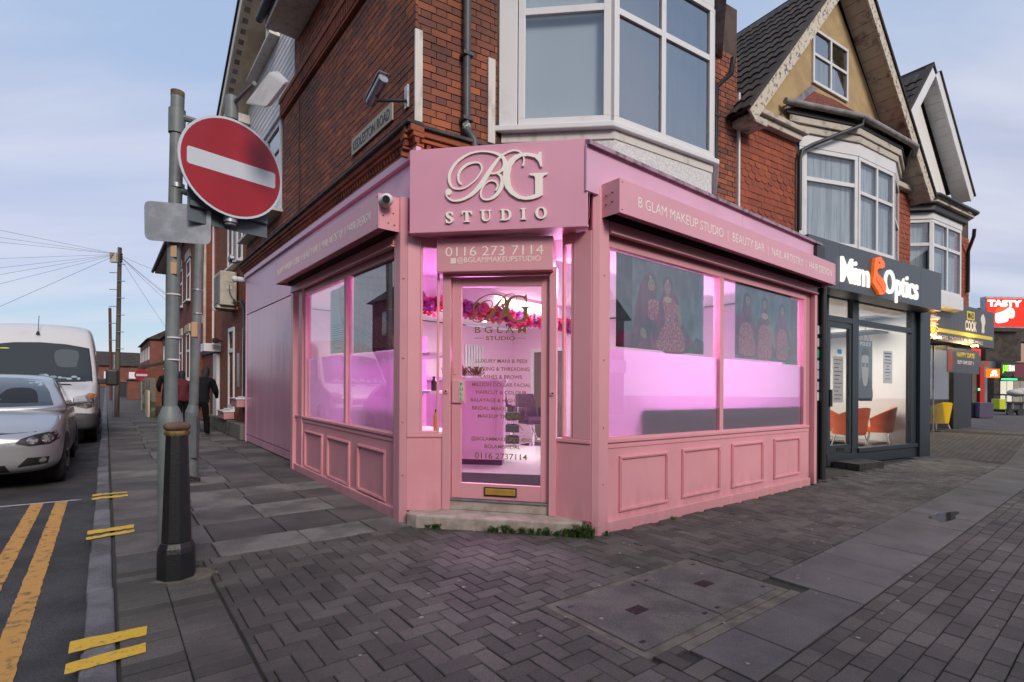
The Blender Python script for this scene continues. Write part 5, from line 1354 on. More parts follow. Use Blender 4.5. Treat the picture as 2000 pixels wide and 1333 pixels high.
nb = thing('gabled_building', 'tall gabled building with ochre render and hanging tiles over the optician', 'building', FB.p(7.8, -0.1, 3.1))
MB(FB).box(5.075, 10.75, -5.0, -0.03, 3.05, 5.6).build('wall', M_mortar, nb)
MB(FB).box(5.062, 5.1, -0.02, 0.03, 3.4, 5.75).build('edge_strip', M_upvc, nb)
AP = (7.85, 8.53)
MB(FB).prism([(5.2, 5.5), (10.55, 5.5), (AP[0], AP[1] - 0.1)], -0.3, -0.06).build('gable_wall', M_render, nb)
# hanging tiles, plain and club rows
def hung_tiles(F, s0, s1, z0, z1, t, parent, scal, m):
    w, ex = 0.165, 0.1; row = 0; z = z0; meshes = {}
    def tm(sc, wd):
        if (sc, wd) not in meshes:
            h = 0.15; wv = wd / 2 - 0.002
            pl = [(-wv, h), (wv, h), (wv, 0.05), (wv * 0.92, 0.03), (wv * 0.6, 0.008), (0, 0), (-wv * 0.6, 0.008), (-wv * 0.92, 0.03), (-wv, 0.05)] if sc else [(-wv, h), (wv, h), (wv, 0), (-wv, 0)]
            mb = MB(); n = len(pl)
            mb.add([(x, 0.014 - 0.010 * y / h, y) for x, y in pl] + [(x, 0.026 - 0.012 * y / h, y) for x, y in pl], [tuple(range(n)), tuple(range(2 * n - 1, n - 1, -1))] + [(i, (i + 1) % n, n + (i + 1) % n, n + i) for i in range(n)])
            meshes[(sc, wd)] = mb.mesh('hanging_tile', m, local=True)
        return meshes[(sc, wd)]
    rz = math.atan2(F.n[1], F.n[0]) - math.pi / 2
    while z < z1:
        s = s0 - (w / 2 if row % 2 else 0)
        while s < s1 - 0.02:
            a, b = max(s, s0), min(s + w, s1)
            if b - a > 0.03: inst('hanging_tile', tm(row in scal, round(b - a, 3)), parent, F.p((a + b) / 2, t + random.uniform(0, 0.004), z), (random.uniform(-.02, .02), 0, rz + random.uniform(-.02, .02)))
            s += w
        z += ex; row += 1
hung_tiles(FB, 5.1, 6.6, 3.85, 5.36, -0.03, nb, (0, 1, 2, 6, 7, 8, 9), M_tileh)
hung_tiles(FB, 9.4, 10.7, 3.85, 5.3, -0.03, nb, (0, 1, 2, 6, 7, 8, 9), M_tileh)
MB(FB).box(5.08, 6.6, -0.02, 0.1, 5.40, 5.50).box(5.08, 6.7, -0.02, 0.16, 5.501, 5.58).build('wall_head_moulding', M_oldwood, nb, bev=0.01)
MB(FB).box(9.3, 10.75, -0.02, 0.1, 5.40, 5.50).build('wall_head_moulding', M_oldwood, nb, bev=0.01)
# gable verges and roof
sl = 1.178
fl_, fr_ = (5.0, AP[1] - (AP[0] - 5.0) * sl), (10.72, AP[1] - (10.72 - AP[0]) * sl)
def barge(F, A, B, t0, t1, h, m, soff, parent, boards=0):
    dx, dz = B[0] - A[0], B[1] - A[1]; L = math.hypot(dx, dz); nx, nz = -dz / L, dx / L
    if nz < 0: nx, nz = -nx, -nz
    q = lambda P, k: (P[0] + nx * k, P[1] + nz * k)
    MB(F).prism([q(A, 0), q(B, 0), q(B, h), q(A, h)], t1 - 0.035, t1).build('barge_board', m, parent, bev=0.004)
    MB(F).prism([q(A, h + 0.003), q(B, h + 0.003), q(B, h + 0.05), q(A, h + 0.05)], t1 - 0.1, t1 + 0.03).build('verge_tile_edge', M_roof, parent)
    if boards:
        for i in range(boards):
            f0, f1 = i / boards, (i + 1) / boards - 0.0015
            a = (A[0] + dx * f0, A[1] + dz * f0); b = (A[0] + dx * f1, A[1] + dz * f1)
            MB(F).prism([q(a, .05), q(b, .05), q(b, .07), q(a, .07)], t0, t1 - 0.037).build('soffit_board', soff, parent)
    else:
        MB(F).prism([q(A, .05), q(B, .05), q(B, .07), q(A, .07)], t0, t1 - 0.037).build('soffit', soff, parent)
barge(FB, fl_, AP, -0.06, 0.35, 0.2, M_peel, M_oldwood, nb)
barge(FB, fr_, (AP[0] + 0.002, AP[1]), -0.06, 0.35, 0.2, M_peel, M_oldwood, nb, boards=22)
def tiled_slope(F, A, B, t0, t1, parent, m, off=0.22, wid=0.30, ln=0.30, name='roof_tile', keep=300):
    """courses of tiles on the slope through A (eaves) and B (ridge), t0..t1 deep"""
    dx, dz = B[0] - A[0], B[1] - A[1]; L = math.hypot(dx, dz); ux, uz = dx / L, dz / L; nx, nz = -uz, ux
    if nz < 0: nx, nz = -nx, -nz
    MB(F).prism([(A[0] + nx * (off - .03), A[1] + nz * (off - .03)), (B[0] + nx * (off - .03), B[1] + nz * (off - .03)), (B[0] + nx * off, B[1] + nz * off), (A[0] + nx * off, A[1] + nz * off)], t0, t1).build('roof_boarding', M_black, parent)
    prof = [(0.0, 0.0), (0.16, 0.022), (0.34, 0.026), (0.5, 0.004), (0.66, 0.022), (0.84, 0.026), (1.0, 0.004)]
    mb = MB(); n = len(prof); h = ln + 0.06
    pts = []
    for k in (0, 1):
        for x, y in prof: pts.append(((x - 0.5) * wid, -0.03 if k == 0 else h - 0.03, y + (0.028 if k == 0 else 0.0)))
    for x, y in prof: pts.append(((x - 0.5) * wid, -0.03, y + 0.008))
    mb.add(pts, [(i, i + 1, n + i + 1, n + i) for i in range(n - 1)] + [(i, 2 * n + i, 2 * n + i + 1, i + 1) for i in range(n - 1)])
    me = mb.mesh(name, m, local=True, smooth=35, fix=False)
    X = Vector((F.n[0], F.n[1], 0)); Y = Vector((F.d[0] * ux, F.d[1] * ux, uz)); Z = Vector((F.d[0] * nx, F.d[1] * nx, nz))
    if X.cross(Y).dot(Z) < 0: X = -X
    rot = Matrix((X, Y, Z)).transposed().to_euler()
    for i in range(int(L / ln)):
        for j in range(int((t1 - t0) / wid)):
            s = A[0] + ux * ln * i + nx * off; z = A[1] + uz * ln * i + nz * off
            inst(name, me, parent, F.p(s, t1 - (j + 0.5) * wid, z + random.uniform(-.004, .004)), rot)
tiled_slope(FB, fl_, AP, -4.2, 0.32, nb, M_roof)
MB(FB).prism([(AP[0], AP[1] + 0.2), (fr_[0], fr_[1] + 0.25), (fr_[0], fr_[1] + 0.3), (AP[0], AP[1] + 0.3)], -4.2, 0.3).build('roof_slope', M_roof, nb)
# left eaves: box and lead valley
MB(FB).prism([(4.95, 5.2), (5.35, 5.2), (5.35, 5.3), (4.95, 5.3)], -0.5, 0.3).build('eaves_box', M_oldwood, nb, bev=0.005)
a, z1 = FB.px(1586, 56, -0.05); b, z0 = FB.px(1654, 199, -0.05)
window(FB, a, b, z0 - 0.02, z1 + 0.02, -0.02, nb, M_upvc, M_glassup, 0.05, ((a + b) / 2,), (z1 - 0.42,), th=0.05)
MB(FB).box(a + 0.05, b - 0.4, -0.055, -0.052, z0, z1 - 0.4).build('net_curtain', M_curt, nb)
# bay
ob = [(6.7, 0.0), (7.925, 0.33), (9.23, 0.33), (10.2, 0.0)]
obw = [FB.p(x, y, 0) for x, y in ob]
O1, l1 = edge_frame(obw[0], obw[1]); O2, l2 = edge_frame(obw[1], obw[2]); O3, l3 = edge_frame(obw[2], obw[3])
def oscale(pl, c, k): return [(c[0] + (x - c[0]) * k, c[1] + (y - c[1]) * k) for x, y in pl]
def fbv(pl, z0, z1, nm, m, par, bev=0.006):
    q = [FB.p(x, y, 0) for x, y in pl]; MB().vprism([(p.x, p.y) for p in q], z0, z1).build(nm, m, par, bev=bev)
cO = (8.55, -0.02)
fbv(oscale(ob, cO, 0.96), 3.3, 3.72, 'bay_apron', M_upvc, nb)
fbv(oscale(ob, cO, 1.03), 3.721, 3.78, 'bay_sill', M_upvc, nb)
fbv(oscale(ob, cO, 1.01), 5.385, 5.6, 'bay_head', M_upvc, nb)
fbv(oscale(ob, cO, 1.08), 5.601, 5.72, 'bay_cornice', M_oldwood, nb)
fbv(oscale(ob, cO, 1.16), 5.721, 5.83, 'bay_cornice', M_oldwood, nb)
fbv(oscale(ob, cO, 1.2), 5.831, 5.9, 'bay_cornice', M_blackp, nb)
MB(O1).box(0.0, 0.08, -0.06, 0.0, 3.782, 5.383).build('bay_pier', M_upvc, nb)
window(O1, 0.085, l1 - 0.02, 3.785, 5.38, 0.0, nb, M_upvc, M_glass, 0.07, (), (4.87,), th=0.06)
window(O2, 0.0, l2 - 0.02, 3.785, 5.38, 0.0, nb, M_upvc, M_glass, 0.06, (l2 * 0.5,), (4.78,), th=0.06)
window(O3, 0.03, l3, 3.785, 5.38, 0.0, nb, M_upvc, M_glassup, 0.06, (), (4.6,), th=0.06)
MB(O1).box(0.1, l1 - 0.05, -0.09, -0.085, 3.8, 5.37).build('net_curtain', M_curt, nb)
MB(O2).box(0.05, l2 - 0.08, -0.09, -0.085, 3.8, 5.37).build('net_curtain', M_curt, nb)
g = oscale(ob, cO, 1.3); g = [(6.2, 0.05), (7.75, 0.47), (9.72, 0.47), (10.5, 0.1)]
MB(FB).tube([(x, y, 5.96) for x, y in g[:3]], 0.05, 8).build('gutter', M_gutter, nb, smooth=50)
MB(FB).tube([(g[2][0], g[2][1], 5.96), (g[3][0], 0.1, 5.96)], 0.05, 8).build('gutter', M_gutter, nb, smooth=50)
# hipped tile roof over the bay, in courses
e3 = [(x, y) for x, y in oscale(ob, cO, 1.3)]; e3 = [(6.3, 0.0), (7.8, 0.44), (9.66, 0.44), (10.4, 0.0)]
top = [(7.2, -0.05), (7.6, -0.02), (9.3, -0.02), (9.6, -0.05)]
nC = 9
for i in range(nC):
    f0, f1 = i / nC, (i + 1.15) / nC
    for k in range(3):
        def L2(p, q, f): return (p[0] + (q[0] - p[0]) * f, p[1] + (q[1] - p[1]) * f)
        for j in range(8):
            ga, gb = j / 8, (j + 1) / 8 - 0.006
            A0 = L2(L2(e3[k], e3[k + 1], ga), L2(top[k], top[k + 1], ga), f0); A1 = L2(L2(e3[k], e3[k + 1], gb), L2(top[k], top[k + 1], gb), f0)
            B0 = L2(L2(e3[k], e3[k + 1], ga), L2(top[k], top[k + 1], ga), min(f1, 1)); B1_ = L2(L2(e3[k], e3[k + 1], gb), L2(top[k], top[k + 1], gb), min(f1, 1))
            z0_, z1_ = 5.97 + 0.5 * f0, 5.97 + 0.5 * min(f1, 1)
            MB(FB).add([FB.p(*A0, z0_ + 0.02), FB.p(*A1, z0_ + 0.02), FB.p(*B1_, z1_ + 0.004), FB.p(*B0, z1_ + 0.004), FB.p(*A0, z0_), FB.p(*A1, z0_)], [(0, 1, 2, 3), (4, 5, 1, 0)]).build('bay_roof_tile', M_rtile, nb, fix=False)
MB(FB).add([FB.p(*e3[0], 5.95), FB.p(*e3[1], 5.95), FB.p(*e3[2], 5.95), FB.p(*e3[3], 5.95), FB.p(*top[0], 6.45), FB.p(*top[1], 6.45), FB.p(*top[2], 6.45), FB.p(*top[3], 6.45)], [(0, 1, 5, 4), (1, 2, 6, 5), (2, 3, 7, 6)]).build('bay_roof_boarding', M_black, nb)
MB(FB).slab([(6.15, 0.03, 5.8), (6.5, 0.03, 5.95), (7.25, -0.03, 6.5), (7.05, -0.03, 6.5)], 0.03).build('lead_valley', M_lead, nb)
pp = thing('downpipe', 'black bent downpipe from the gutter down past the hanging tiles', 'pipe', FB.p(6.6, 0.0, 3.9))
MB(FB).tube([(g[1][0], g[1][1], 5.92), (g[1][0], g[1][1] - 0.02, 5.82), (6.8, 0.14, 5.36), (6.64, 0.07, 5.26), (6.6, 0.06, 5.1), (6.6, 0.06, 3.95)], 0.035, 10).build('pipe', M_blackp, pp, smooth=50)

# --- optician shop front
of = thing('optician_shopfront', 'dark grey optician shop front with glazed door and large window', 'shop front', FB.p(9.4, 0, 0))
MB(FB).box(7.6, 11.05, -0.12, 0.0, 0.0, 0.2).build('plinth', M_anth, of, bev=0.005)
MB(FB).box(8.62, 11.04, -0.12, 0.03, 0.201, 0.28).build('sill', M_anth, of, bev=0.006)
for a, b, c, e in ((7.58, 7.64, 0.2, 3.15), (8.44, 8.66, 0.2, 3.15), (10.78, 11.0, 0.282, 3.15), (7.64, 8.44, 2.56, 2.66), (8.66, 10.78, 2.56, 2.66), (7.64, 10.78, 3.08, 3.15)):
    MB(FB).box(a, b, -0.1, -0.005, c, e).build('frame', M_anth, of, bev=0.004)
MB(FB).box(11.02, 11.5, -0.2, 0.06, -0.05, 3.1).build('pillar', M_anth, of, bev=0.006)
M_optglass = glass('optician_glass', (0.95, 0.96, 0.96), 0.10)
for a, b, c, e in ((8.66, 10.78, 0.282, 2.56), (7.64, 8.44, 2.66, 3.08), (8.66, 10.78, 2.66, 3.08)):
    MB(FB).box(a, b, -0.06, -0.054, c, e).build('pane', M_optglass, of)
od = MB(FB)
for a, b, c, e in ((7.645, 7.72, 0.21, 2.55), (8.36, 8.435, 0.21, 2.55), (7.72, 8.36, 0.21, 0.36), (7.72, 8.36, 2.46, 2.55)): od.box(a, b, -0.08, -0.02, c, e)
od = od.build('door', M_anth, of, bev=0.004)
MB(FB).box(7.72, 8.36, -0.055, -0.049, 0.36, 2.46).build('door_glass', M_optglass, od)
MB(FB).box(7.93, 8.18, -0.019, -0.01, 0.25, 0.31).build('letter_slot', M_black, od)
MB(FB).box(7.66, 7.74, -0.019, 0.01, 1.05, 1.35).build('pull_handle', M_black, od, bev=0.005)
# optician interior
M_white = mat('white_wall', (0.74, 0.73, 0.70), 0.6)
MB(FB).box(7.6, 12.5, -4.0, -0.13, -0.02, 0.03).build('optician_floor', mat('pale_floor', (0.55, 0.53, 0.5), 0.4), kind='structure')
for a, b, c, e, z0, z1, nm in ((7.3, 7.5, -4.0, -0.13, 0.0, 3.1, 'optician_left_wall'), (7.5, 12.5, -4.1, -4.0, 0.0, 3.1, 'optician_back_wall'), (7.5, 12.5, -4.0, -0.13, 3.0, 3.05, 'optician_ceiling')):
    MB(FB).box(a, b, c, e, z0, z1).build(nm, M_white, kind='structure')
_q = [FB.p(a, b, 0) for a, b in ((11.45, -0.2), (11.5, -0.2), (12.6, -4.0), (12.5, -4.0))]
MB().vprism([(p.x, p.y) for p in _q], 0.0, 3.1).build('optician_right_wall', M_white, kind='structure')
area_light('optician_ceiling_light', FB.p(10.2, -1.9, 2.95), (0, 0, -1), (2.4, 2.4), (1.0, 0.95, 0.86), 95)
for i, (s, t, w) in enumerate(((8.1, -1.4, 'left'), (9.0, -1.4, 'right'))):
    dl_ = thing('downlight', 'round ceiling spot in the optician, %s of the two behind the transom' % w, 'ceiling light', FB.p(s, t, 2.98))
    p = FB.p(s, t, 0); MB().lathe([(0.05, 2.985), (0.05, 2.992)], p.x, p.y, 12).build('lamp_disc', M_lamp, dl_); MB().lathe([(0.07, 2.99), (0.07, 2.997)], p.x, p.y, 12).build('trim_ring', M_upvc, dl_)
M_orange = mat('orange_leather', (0.72, 0.11, 0.012), 0.42, bump=0.06, bs=90)
def tub_chair(s, t, rz, label, grp, shell, legm, wood=False, z0=0.03, F=FB, back=0.45, k_=1.15):
    c = thing('tub_chair', label, 'chair', F.p(s, t, z0), grp, rz); c.scale = (k_, k_, k_)
    n = 22; mb = MB()
    def pt(k, h, r):   # shell wraps three sides, back at +y
        a = -0.15 * math.pi + 1.3 * math.pi * k / n
        return (r * 0.30 * math.cos(a), r * 0.27 * math.sin(a), h)
    for k in range(n):
        f = [math.sin(math.pi * q / n) for q in (k, k + 1)]
        tp = [0.62 + (back - 0.22) * x for x in f]
        mb.add([pt(k, 0.40, 0.86), pt(k + 1, 0.40, 0.86), pt(k + 1, tp[1], 1.08), pt(k, tp[0], 1.08), pt(k, 0.40, 0.72), pt(k + 1, 0.40, 0.72), pt(k + 1, tp[1], 0.9), pt(k, tp[0], 0.9)],
               [(0, 1, 2, 3), (5, 4, 7, 6), (3, 2, 6, 7), (1, 0, 4, 5)] + ([(0, 3, 7, 4)] if k == 0 else []) + ([(1, 5, 6, 2)] if k == n - 1 else []))
    mb.build('shell', shell, c, smooth=50, local=True)
    MB().vprism([(0.27 * math.cos(2 * math.pi * k / 16), 0.25 * math.sin(2 * math.pi * k / 16) - 0.02) for k in range(16)], 0.36, 0.47).build('seat', shell, c, bev=0.02, local=True)
    for sx in (-1, 1):
        for sy in (-1, 1):
            MB().tube([(sx * 0.16, sy * 0.14, 0.37), (sx * 0.25, sy * 0.22, 0.0)], [0.02, 0.016] if wood else 0.011, 8).build('leg', legm, c, smooth=50, local=True)
    return c
rzb = math.atan2(FB.n[1], FB.n[0]) + math.pi / 2
tub_chair(FB.px(1660, 880, -0.62)[0], -0.62, rzb + 2.9, 'orange tub chair right behind the optician door mullion', 'orange chairs', M_orange, M_chrome)
tub_chair(FB.px(1716, 880, -0.75)[0], -0.75, rzb + 3.5, 'orange tub chair in the optician window, right of the other orange chairs', 'orange chairs', M_orange, M_chrome)
tub_chair(FB.px(1632, 870, -1.35)[0], -1.35, rzb + 0.6, 'orange tub chair farthest back, seen through the optician door', 'orange chairs', M_orange, M_chrome)
dsp = thing('display_cabinet', 'pale perforated display cabinet behind the orange chairs', 'cabinet', FB.p(10.3, -1.6, 0.03))
dc0, dc1 = FB.px(1690, 850, -1.45)[0], FB.px(1748, 850, -1.45)[0]
MB(FB).box(dc0, dc1, -1.8, -1.45, 0.03, 0.75).build('cabinet_body', mat('pale_grey', (0.5, 0.49, 0.48), 0.5), dsp, bev=0.01)
for z in (1.15, 1.5, 1.85): MB(FB).box(dc0, dc1, -1.75, -1.47, z, z + 0.015).build('glass_shelf', M_optglass, dsp)
for x in (dc0 + 0.02, dc1 - 0.05): MB(FB).box(x, x + 0.03, -1.6, -1.57, 0.752, 2.3).build('upright', M_chrome, dsp)
# posters in the optician's window
po = poster(FB, 8.78, 9.32, 1.15, 2.3, -0.075, 'dark hanging poster of a man in sunglasses in the optician window', [(P_dk, [(0, 0), (1, 0), (1, .3), (0, .3)]), (mat('poster_shirt', (0.02, 0.02, 0.025), 0.6), sm([(0.02, 0.02), (0.05, 0.3), (0.3, 0.4), (0.7, 0.4), (0.95, 0.3), (0.98, 0.02)])), (mat('poster_grey_skin', (0.45, 0.43, 0.42), 0.6), sm([(0.3, 0.38), (0.4, 0.26), (0.6, 0.26), (0.7, 0.38), (0.74, 0.58), (0.72, 0.74), (0.5, 0.8), (0.26, 0.74), (0.25, 0.58)])), (P_hair, sm([(0.22, 0.66), (0.24, 0.82), (0.5, 0.88), (0.76, 0.82), (0.78, 0.66), (0.72, 0.74), (0.5, 0.76), (0.28, 0.74)])), (mat('poster_lens', (0.03, 0.08, 0.14), 0.3), [(0.28, 0.56), (0.46, 0.56), (0.47, 0.63), (0.27, 0.63)]), (mat('poster_lens', (0.03, 0.08, 0.14), 0.3), [(0.54, 0.56), (0.72, 0.56), (0.73, 0.63), (0.53, 0.63)])], mat('poster_slate', (0.09, 0.11, 0.13), 0.6))
text('POLICE', FB, 9.05, 2.2, -0.0728, 0.1, M_upvc, po, width=0.4, off=0.002)
MB(FB).tube([(8.95, -0.075, 2.3), (9.05, -0.075, 2.55), (9.2, -0.075, 2.3)], 0.004, 5).build('hanging_cord', M_black, po)
p_a = poster(FB, 9.72, 10.1, 1.5, 2.15, -0.064, 'white notice with grey text on the optician window', [], M_white)
for i, (w, h) in enumerate(((0.3, 0.03), (0.24, 0.035), (0.26, 0.02), (0.28, 0.02), (0.1, 0.02), (0.14, 0.02), (0.22, 0.02), (0.1, 0.015), (0.2, 0.015))):
    z = 2.08 - i * 0.062; MB(FB).box(9.91 - w / 2, 9.91 + w / 2, -0.0638, -0.063, z, z + h).build('print_line', P_dk, p_a)
p_b = poster(FB, 7.86, 8.2, 1.12, 1.95, -0.047, 'grey notice taped inside the optician door', [], mat('notice_grey', (0.36, 0.36, 0.35), 0.7))
for i in range(11):
    z = 1.9 - i * 0.07; MB(FB).box(7.9, 8.16 - 0.06 * (i % 3), -0.0468, -0.046, z - 0.02, z - 0.005).build('print_line', P_dk, p_b)
tag(MB(FB).box(8.0, 8.14, -0.048, -0.046, 2.0, 2.08).build('door_sticker', mat('blue_sticker', (0.02, 0.2, 0.42), 0.5)), 'small blue open sign hanging in the optician door', 'sign')
st_ = thing('brick_step', 'low dark step of blue engineering bricks at the optician door', 'step', FB.p(8.0, 0.3, 0))
bs_ = brickmat('engineering_brick', [(0.035, 0.03, 0.032), (0.05, 0.04, 0.04), (0.028, 0.026, 0.03)], soot=0.3)
for i in range(11):
    for k in range(2): MB(FB).box(7.7 + i * 0.078, 7.77 + i * 0.078, 0.04 + k * 0.22, 0.25 + k * 0.22, -0.01, 0.1).build('brick', bs_, st_, bev=0.004)
# fascia sign
os_ = thing('optician_sign', 'dark grey fascia with glowing white letters and an orange bird', 'sign', FB.p(9.3, 0.0, 3.1))
OT = 0.37
fx = [FB.px(u, 540, OT)[0] for u in (1579, 1640, 1799, 1838.5)]
zf0, zf1 = (FB.px(1613.5, 563, OT)[1] + FB.px(1838.5, 605.8, OT)[1]) / 2, (FB.px(1579, 458, OT)[1] + FB.px(1838.5, 533.8, OT)[1]) / 2
for a, b in ((fx[0], fx[1] - 0.002), (fx[1] + 0.002, fx[2] - 0.002), (fx[2] + 0.002, fx[3])):
    MB(FB).box(a, b, -0.02, OT, zf0, zf1).build('fascia_panel', M_anthp, os_, bev=0.003)
M_glow = emis('lit_white_acrylic', (1.0, 0.96, 0.88), 0.62)
for body, u0, u1, vb, vt in (('Mim', 1645, 1700, 549, 498), ('Optics', 1730, 1795, 571, 523)):
    s0, z0 = FB.px(u0, vb, OT + 0.04); s1, _ = FB.px(u1, vb, OT + 0.04); _, zt = FB.px(u0, vt, OT + 0.04)
    text(body, FB, s0, z0, OT + 0.02, (zt - z0) / 0.72, M_glow, os_, ext=0.015, width=s1 - s0, align='L', letters=True, name='letter', off=0.005)
bird = [(935, 425), (1005, 412), (1055, 490), (1055, 545), (1025, 565), (985, 560), (955, 592), (975, 640), (1040, 705), (1070, 770), (1075, 830), (1055, 890), (1025, 905), (985, 905), (975, 870), (930, 800), (900, 750), (905, 690), (915, 620), (920, 520)]
M_obird = mat('orange_acrylic', (0.80, 0.13, 0.01), 0.35, emit=(0.9, 0.14, 0.01), es=0.25)
MB(FB).prism([FB.px(1570 + x * 0.15, 440 + y * 0.15, OT + 0.05) for x, y in bird], OT + 0.0005, OT + 0.05).build('bird_emblem', M_obird, os_)
ec = [FB.px(1570 + (985 + 9 * math.cos(k)) * 0.15, 440 + (490 + 12 * math.sin(k)) * 0.15, OT + 0.05) for k in [i * math.pi / 4 for i in range(8)]]
MB(FB).prism(ec, OT + 0.0503, OT + 0.053).build('bird_eye', M_black, os_)
wl_ = [FB.px(1570 + x * 0.15, 440 + y * 0.15, OT + 0.05) for x, y in ((948, 670), (1000, 760), (1045, 850), (1040, 880), (1020, 830), (975, 760), (940, 710))]
MB(FB).prism(wl_, OT + 0.0503, OT + 0.058).build('bird_wing', M_obird, os_)

# ------------------------------------------------------------------ third building: burger shop below
T3 = -0.65
nb3 = thing('gabled_building', 'gabled building with bright white barge boards beyond the optician', 'building', FB.p(13, T3, 3))
ap = FB.px(1828, 148, -0.3); ft = FB.px(1897, 394, -0.3)
lf = (ap[0] - (ft[0] - ap[0]) * 1.0, ft[1])
e3s = FB.px(1891, 480, T3)[0]
MB(FB).box(10.76, e3s, -5, T3, 3.0, ft[1] + 0.1).build('wall', M_mortar, nb3)
MB(FB).prism([(lf[0] + 0.2, ft[1] - 0.1), (ft[0] - 0.2, ft[1] - 0.1), (ap[0], ap[1] - 0.2)], T3 - 0.2, T3 - 0.02).build('gable_wall', M_white, nb3)
barge(FB, lf, ap, T3 - 0.02, -0.3, 0.24, M_upvc, M_board, nb3)
barge(FB, ft, (ap[0] + 0.002, ap[1]), T3 - 0.02, -0.3, 0.24, M_upvc, M_board, nb3, boards=16)
tiled_slope(FB, lf, ap, -3.6, -0.33, nb3, M_roof, off=0.26)
MB(FB).prism([(ap[0], ap[1] + 0.25), (ft[0], ft[1] + 0.3), (ft[0], ft[1] + 0.34), (ap[0], ap[1] + 0.34)], -4.2, -0.33).build('roof_slope', M_roof, nb3)
x0 = FB.px(1765, 480, T3)[0]; pA = FB.px(1822, 500, -0.1); pB = FB.px(1878, 500, -0.1)
b3 = [(pA[0] - 0.62, T3), (pA[0], -0.1), (pB[0], -0.1), (pB[0] + 0.6, T3)]
b3w = [FB.p(x, y, 0) for x, y in b3]; c3 = ((pA[0] + pB[0]) / 2, T3)
Q1, m1 = edge_frame(b3w[0], b3w[1]); Q2, m2 = edge_frame(b3w[1], b3w[2])
zt3 = FB.px(1822, 428, -0.1)[1]; zb3 = FB.px(1822, 568, -0.1)[1]
fbv(oscale(b3, c3, 1.05), zb3 - 0.3, zb3, 'bay_sill', M_upvc, nb3)
fbv(oscale(b3, c3, 1.02), zt3 + 0.002, zt3 + 0.16, 'bay_head', M_upvc, nb3)
fbv(oscale(b3, c3, 1.15), zt3 + 0.162, zt3 + 0.3, 'bay_cornice', M_blackp, nb3)
fbv(oscale(b3, c3, 1.3), zt3 + 0.302, zt3 + 0.38, 'bay_cornice', M_oldwood, nb3)
window(Q1, 0.03, m1, zb3 + 0.002, zt3, 0.0, nb3, M_upvc, M_glass, 0.07, (), (zt3 - 0.55,), th=0.06)
window(Q2, 0.0, m2, zb3 + 0.002, zt3, 0.0, nb3, M_upvc, M_glass, 0.07, (m2 / 2,), (zt3 - 0.55,), th=0.06)
for F_, ln_ in ((Q1, m1), (Q2, m2)): MB(F_).box(0.08, ln_ - 0.08, -0.12, -0.11, zb3 + 0.05, zt3 - 0.05).build('net_curtain', M_curt, nb3)
MB(FB).tube([(x, y, zt3 + 0.42) for x, y in oscale(b3, c3, 1.36)], 0.05, 8).build('gutter', M_blackp, nb3, smooth=50)
hung_tiles(FB, pB[0] + 0.55, e3s - 0.01, 3.2, zt3 + 0.2, T3, nb3, (0, 1, 2, 6, 7, 8), M_tileh)
sdp = e3s - 0.25
MB(FB).tube([(sdp - 0.3, T3 + 0.3, zt3 + 0.38), (sdp - 0.28, T3 + 0.28, zt3 + 0.2), (sdp, T3 + 0.08, zt3 - 0.1), (sdp, T3 + 0.08, zb3 + 0.4)], 0.04, 8).build('downpipe', M_blackp, nb3, smooth=50)
# burger shop fascia (sagging banner skin over a frame)
TF = -0.35
c_ = [FB.px(1830, 583, TF), FB.px(1942, 612, TF), FB.px(1943, 683, TF), FB.px(1800, 661, TF)]
bs = thing('burger_shop_sign', 'dark banner fascia of the burger shop with a yellow stripe', 'sign', FB.p(c_[0][0] + 1.2, TF, c_[2][1]))
sA, sB, zB0, zB1 = c_[3][0], c_[1][0], (c_[2][1] + c_[3][1]) / 2, (c_[0][1] + c_[1][1]) / 2
M_ban = mat('charcoal_banner', (0.055, 0.055, 0.06), 0.4, bump=0.5, bs=6, stretch=(1, 1, 0.3))
MB(FB).box(sA, sB, TF - 0.25, TF, zB0, zB1).build('banner_panel', M_ban, bs, bev=0.01)
M_yl = mat('yellow_print', (0.72, 0.58, 0.05), 0.5); M_lt = mat('cream_print', (0.72, 0.66, 0.58), 0.5)
MB(FB).box(sA + 0.02, sB - 0.12, TF + 0.0005, TF + 0.003, zB0 + 0.22, zB0 + 0.31).build('yellow_stripe', M_yl, bs)
sx0 = FB.px(1890, 640, TF)[0]
MB(FB).box(sx0 - 0.05, sx0 + 0.42, TF + 0.0005, TF + 0.004, zB1 - 0.33, zB1 - 0.12).build('logo_block', M_yl, bs)
text('MAD', FB, sx0 + 0.19, zB1 - 0.3, TF + 0.005, 0.21, M_black, bs, width=0.38, off=0.006)
text('COOK', FB, sx0 + 0.2, zB1 - 0.6, TF + 0.003, 0.34, M_lt, bs, width=0.72, off=0.012)
text('BURGERS  TACOS  SUBS  BOX MEALS', FB, (sA + sB) / 2 - 0.05, zB0 + 0.06, TF + 0.003, 0.13, M_lt, bs, width=(sB - sA) * 0.66)
hat = sm([(0.0, 0.0), (0.02, 0.2), (-0.06, 0.32), (0.0, 0.44), (0.12, 0.48), (0.22, 0.38), (0.24, 0.26), (0.18, 0.16), (0.18, 0.0)])
sx1 = FB.px(1917, 640, TF)[0]
MB(FB).prism([(sx1 + x, zB1 - 0.6 + y) for x, y in hat], TF + 0.0005, TF + 0.004).build('chef_emblem', M_lt, bs)
sx2, zx2 = FB.px(1820, 632, TF)
MB(FB).prism([(sx2 + 0.30 * math.cos(k * math.pi / 12), zx2 + 0.34 * math.sin(k * math.pi / 12)) for k in range(24)], TF + 0.0005, TF + 0.02).build('badge', M_black, bs)
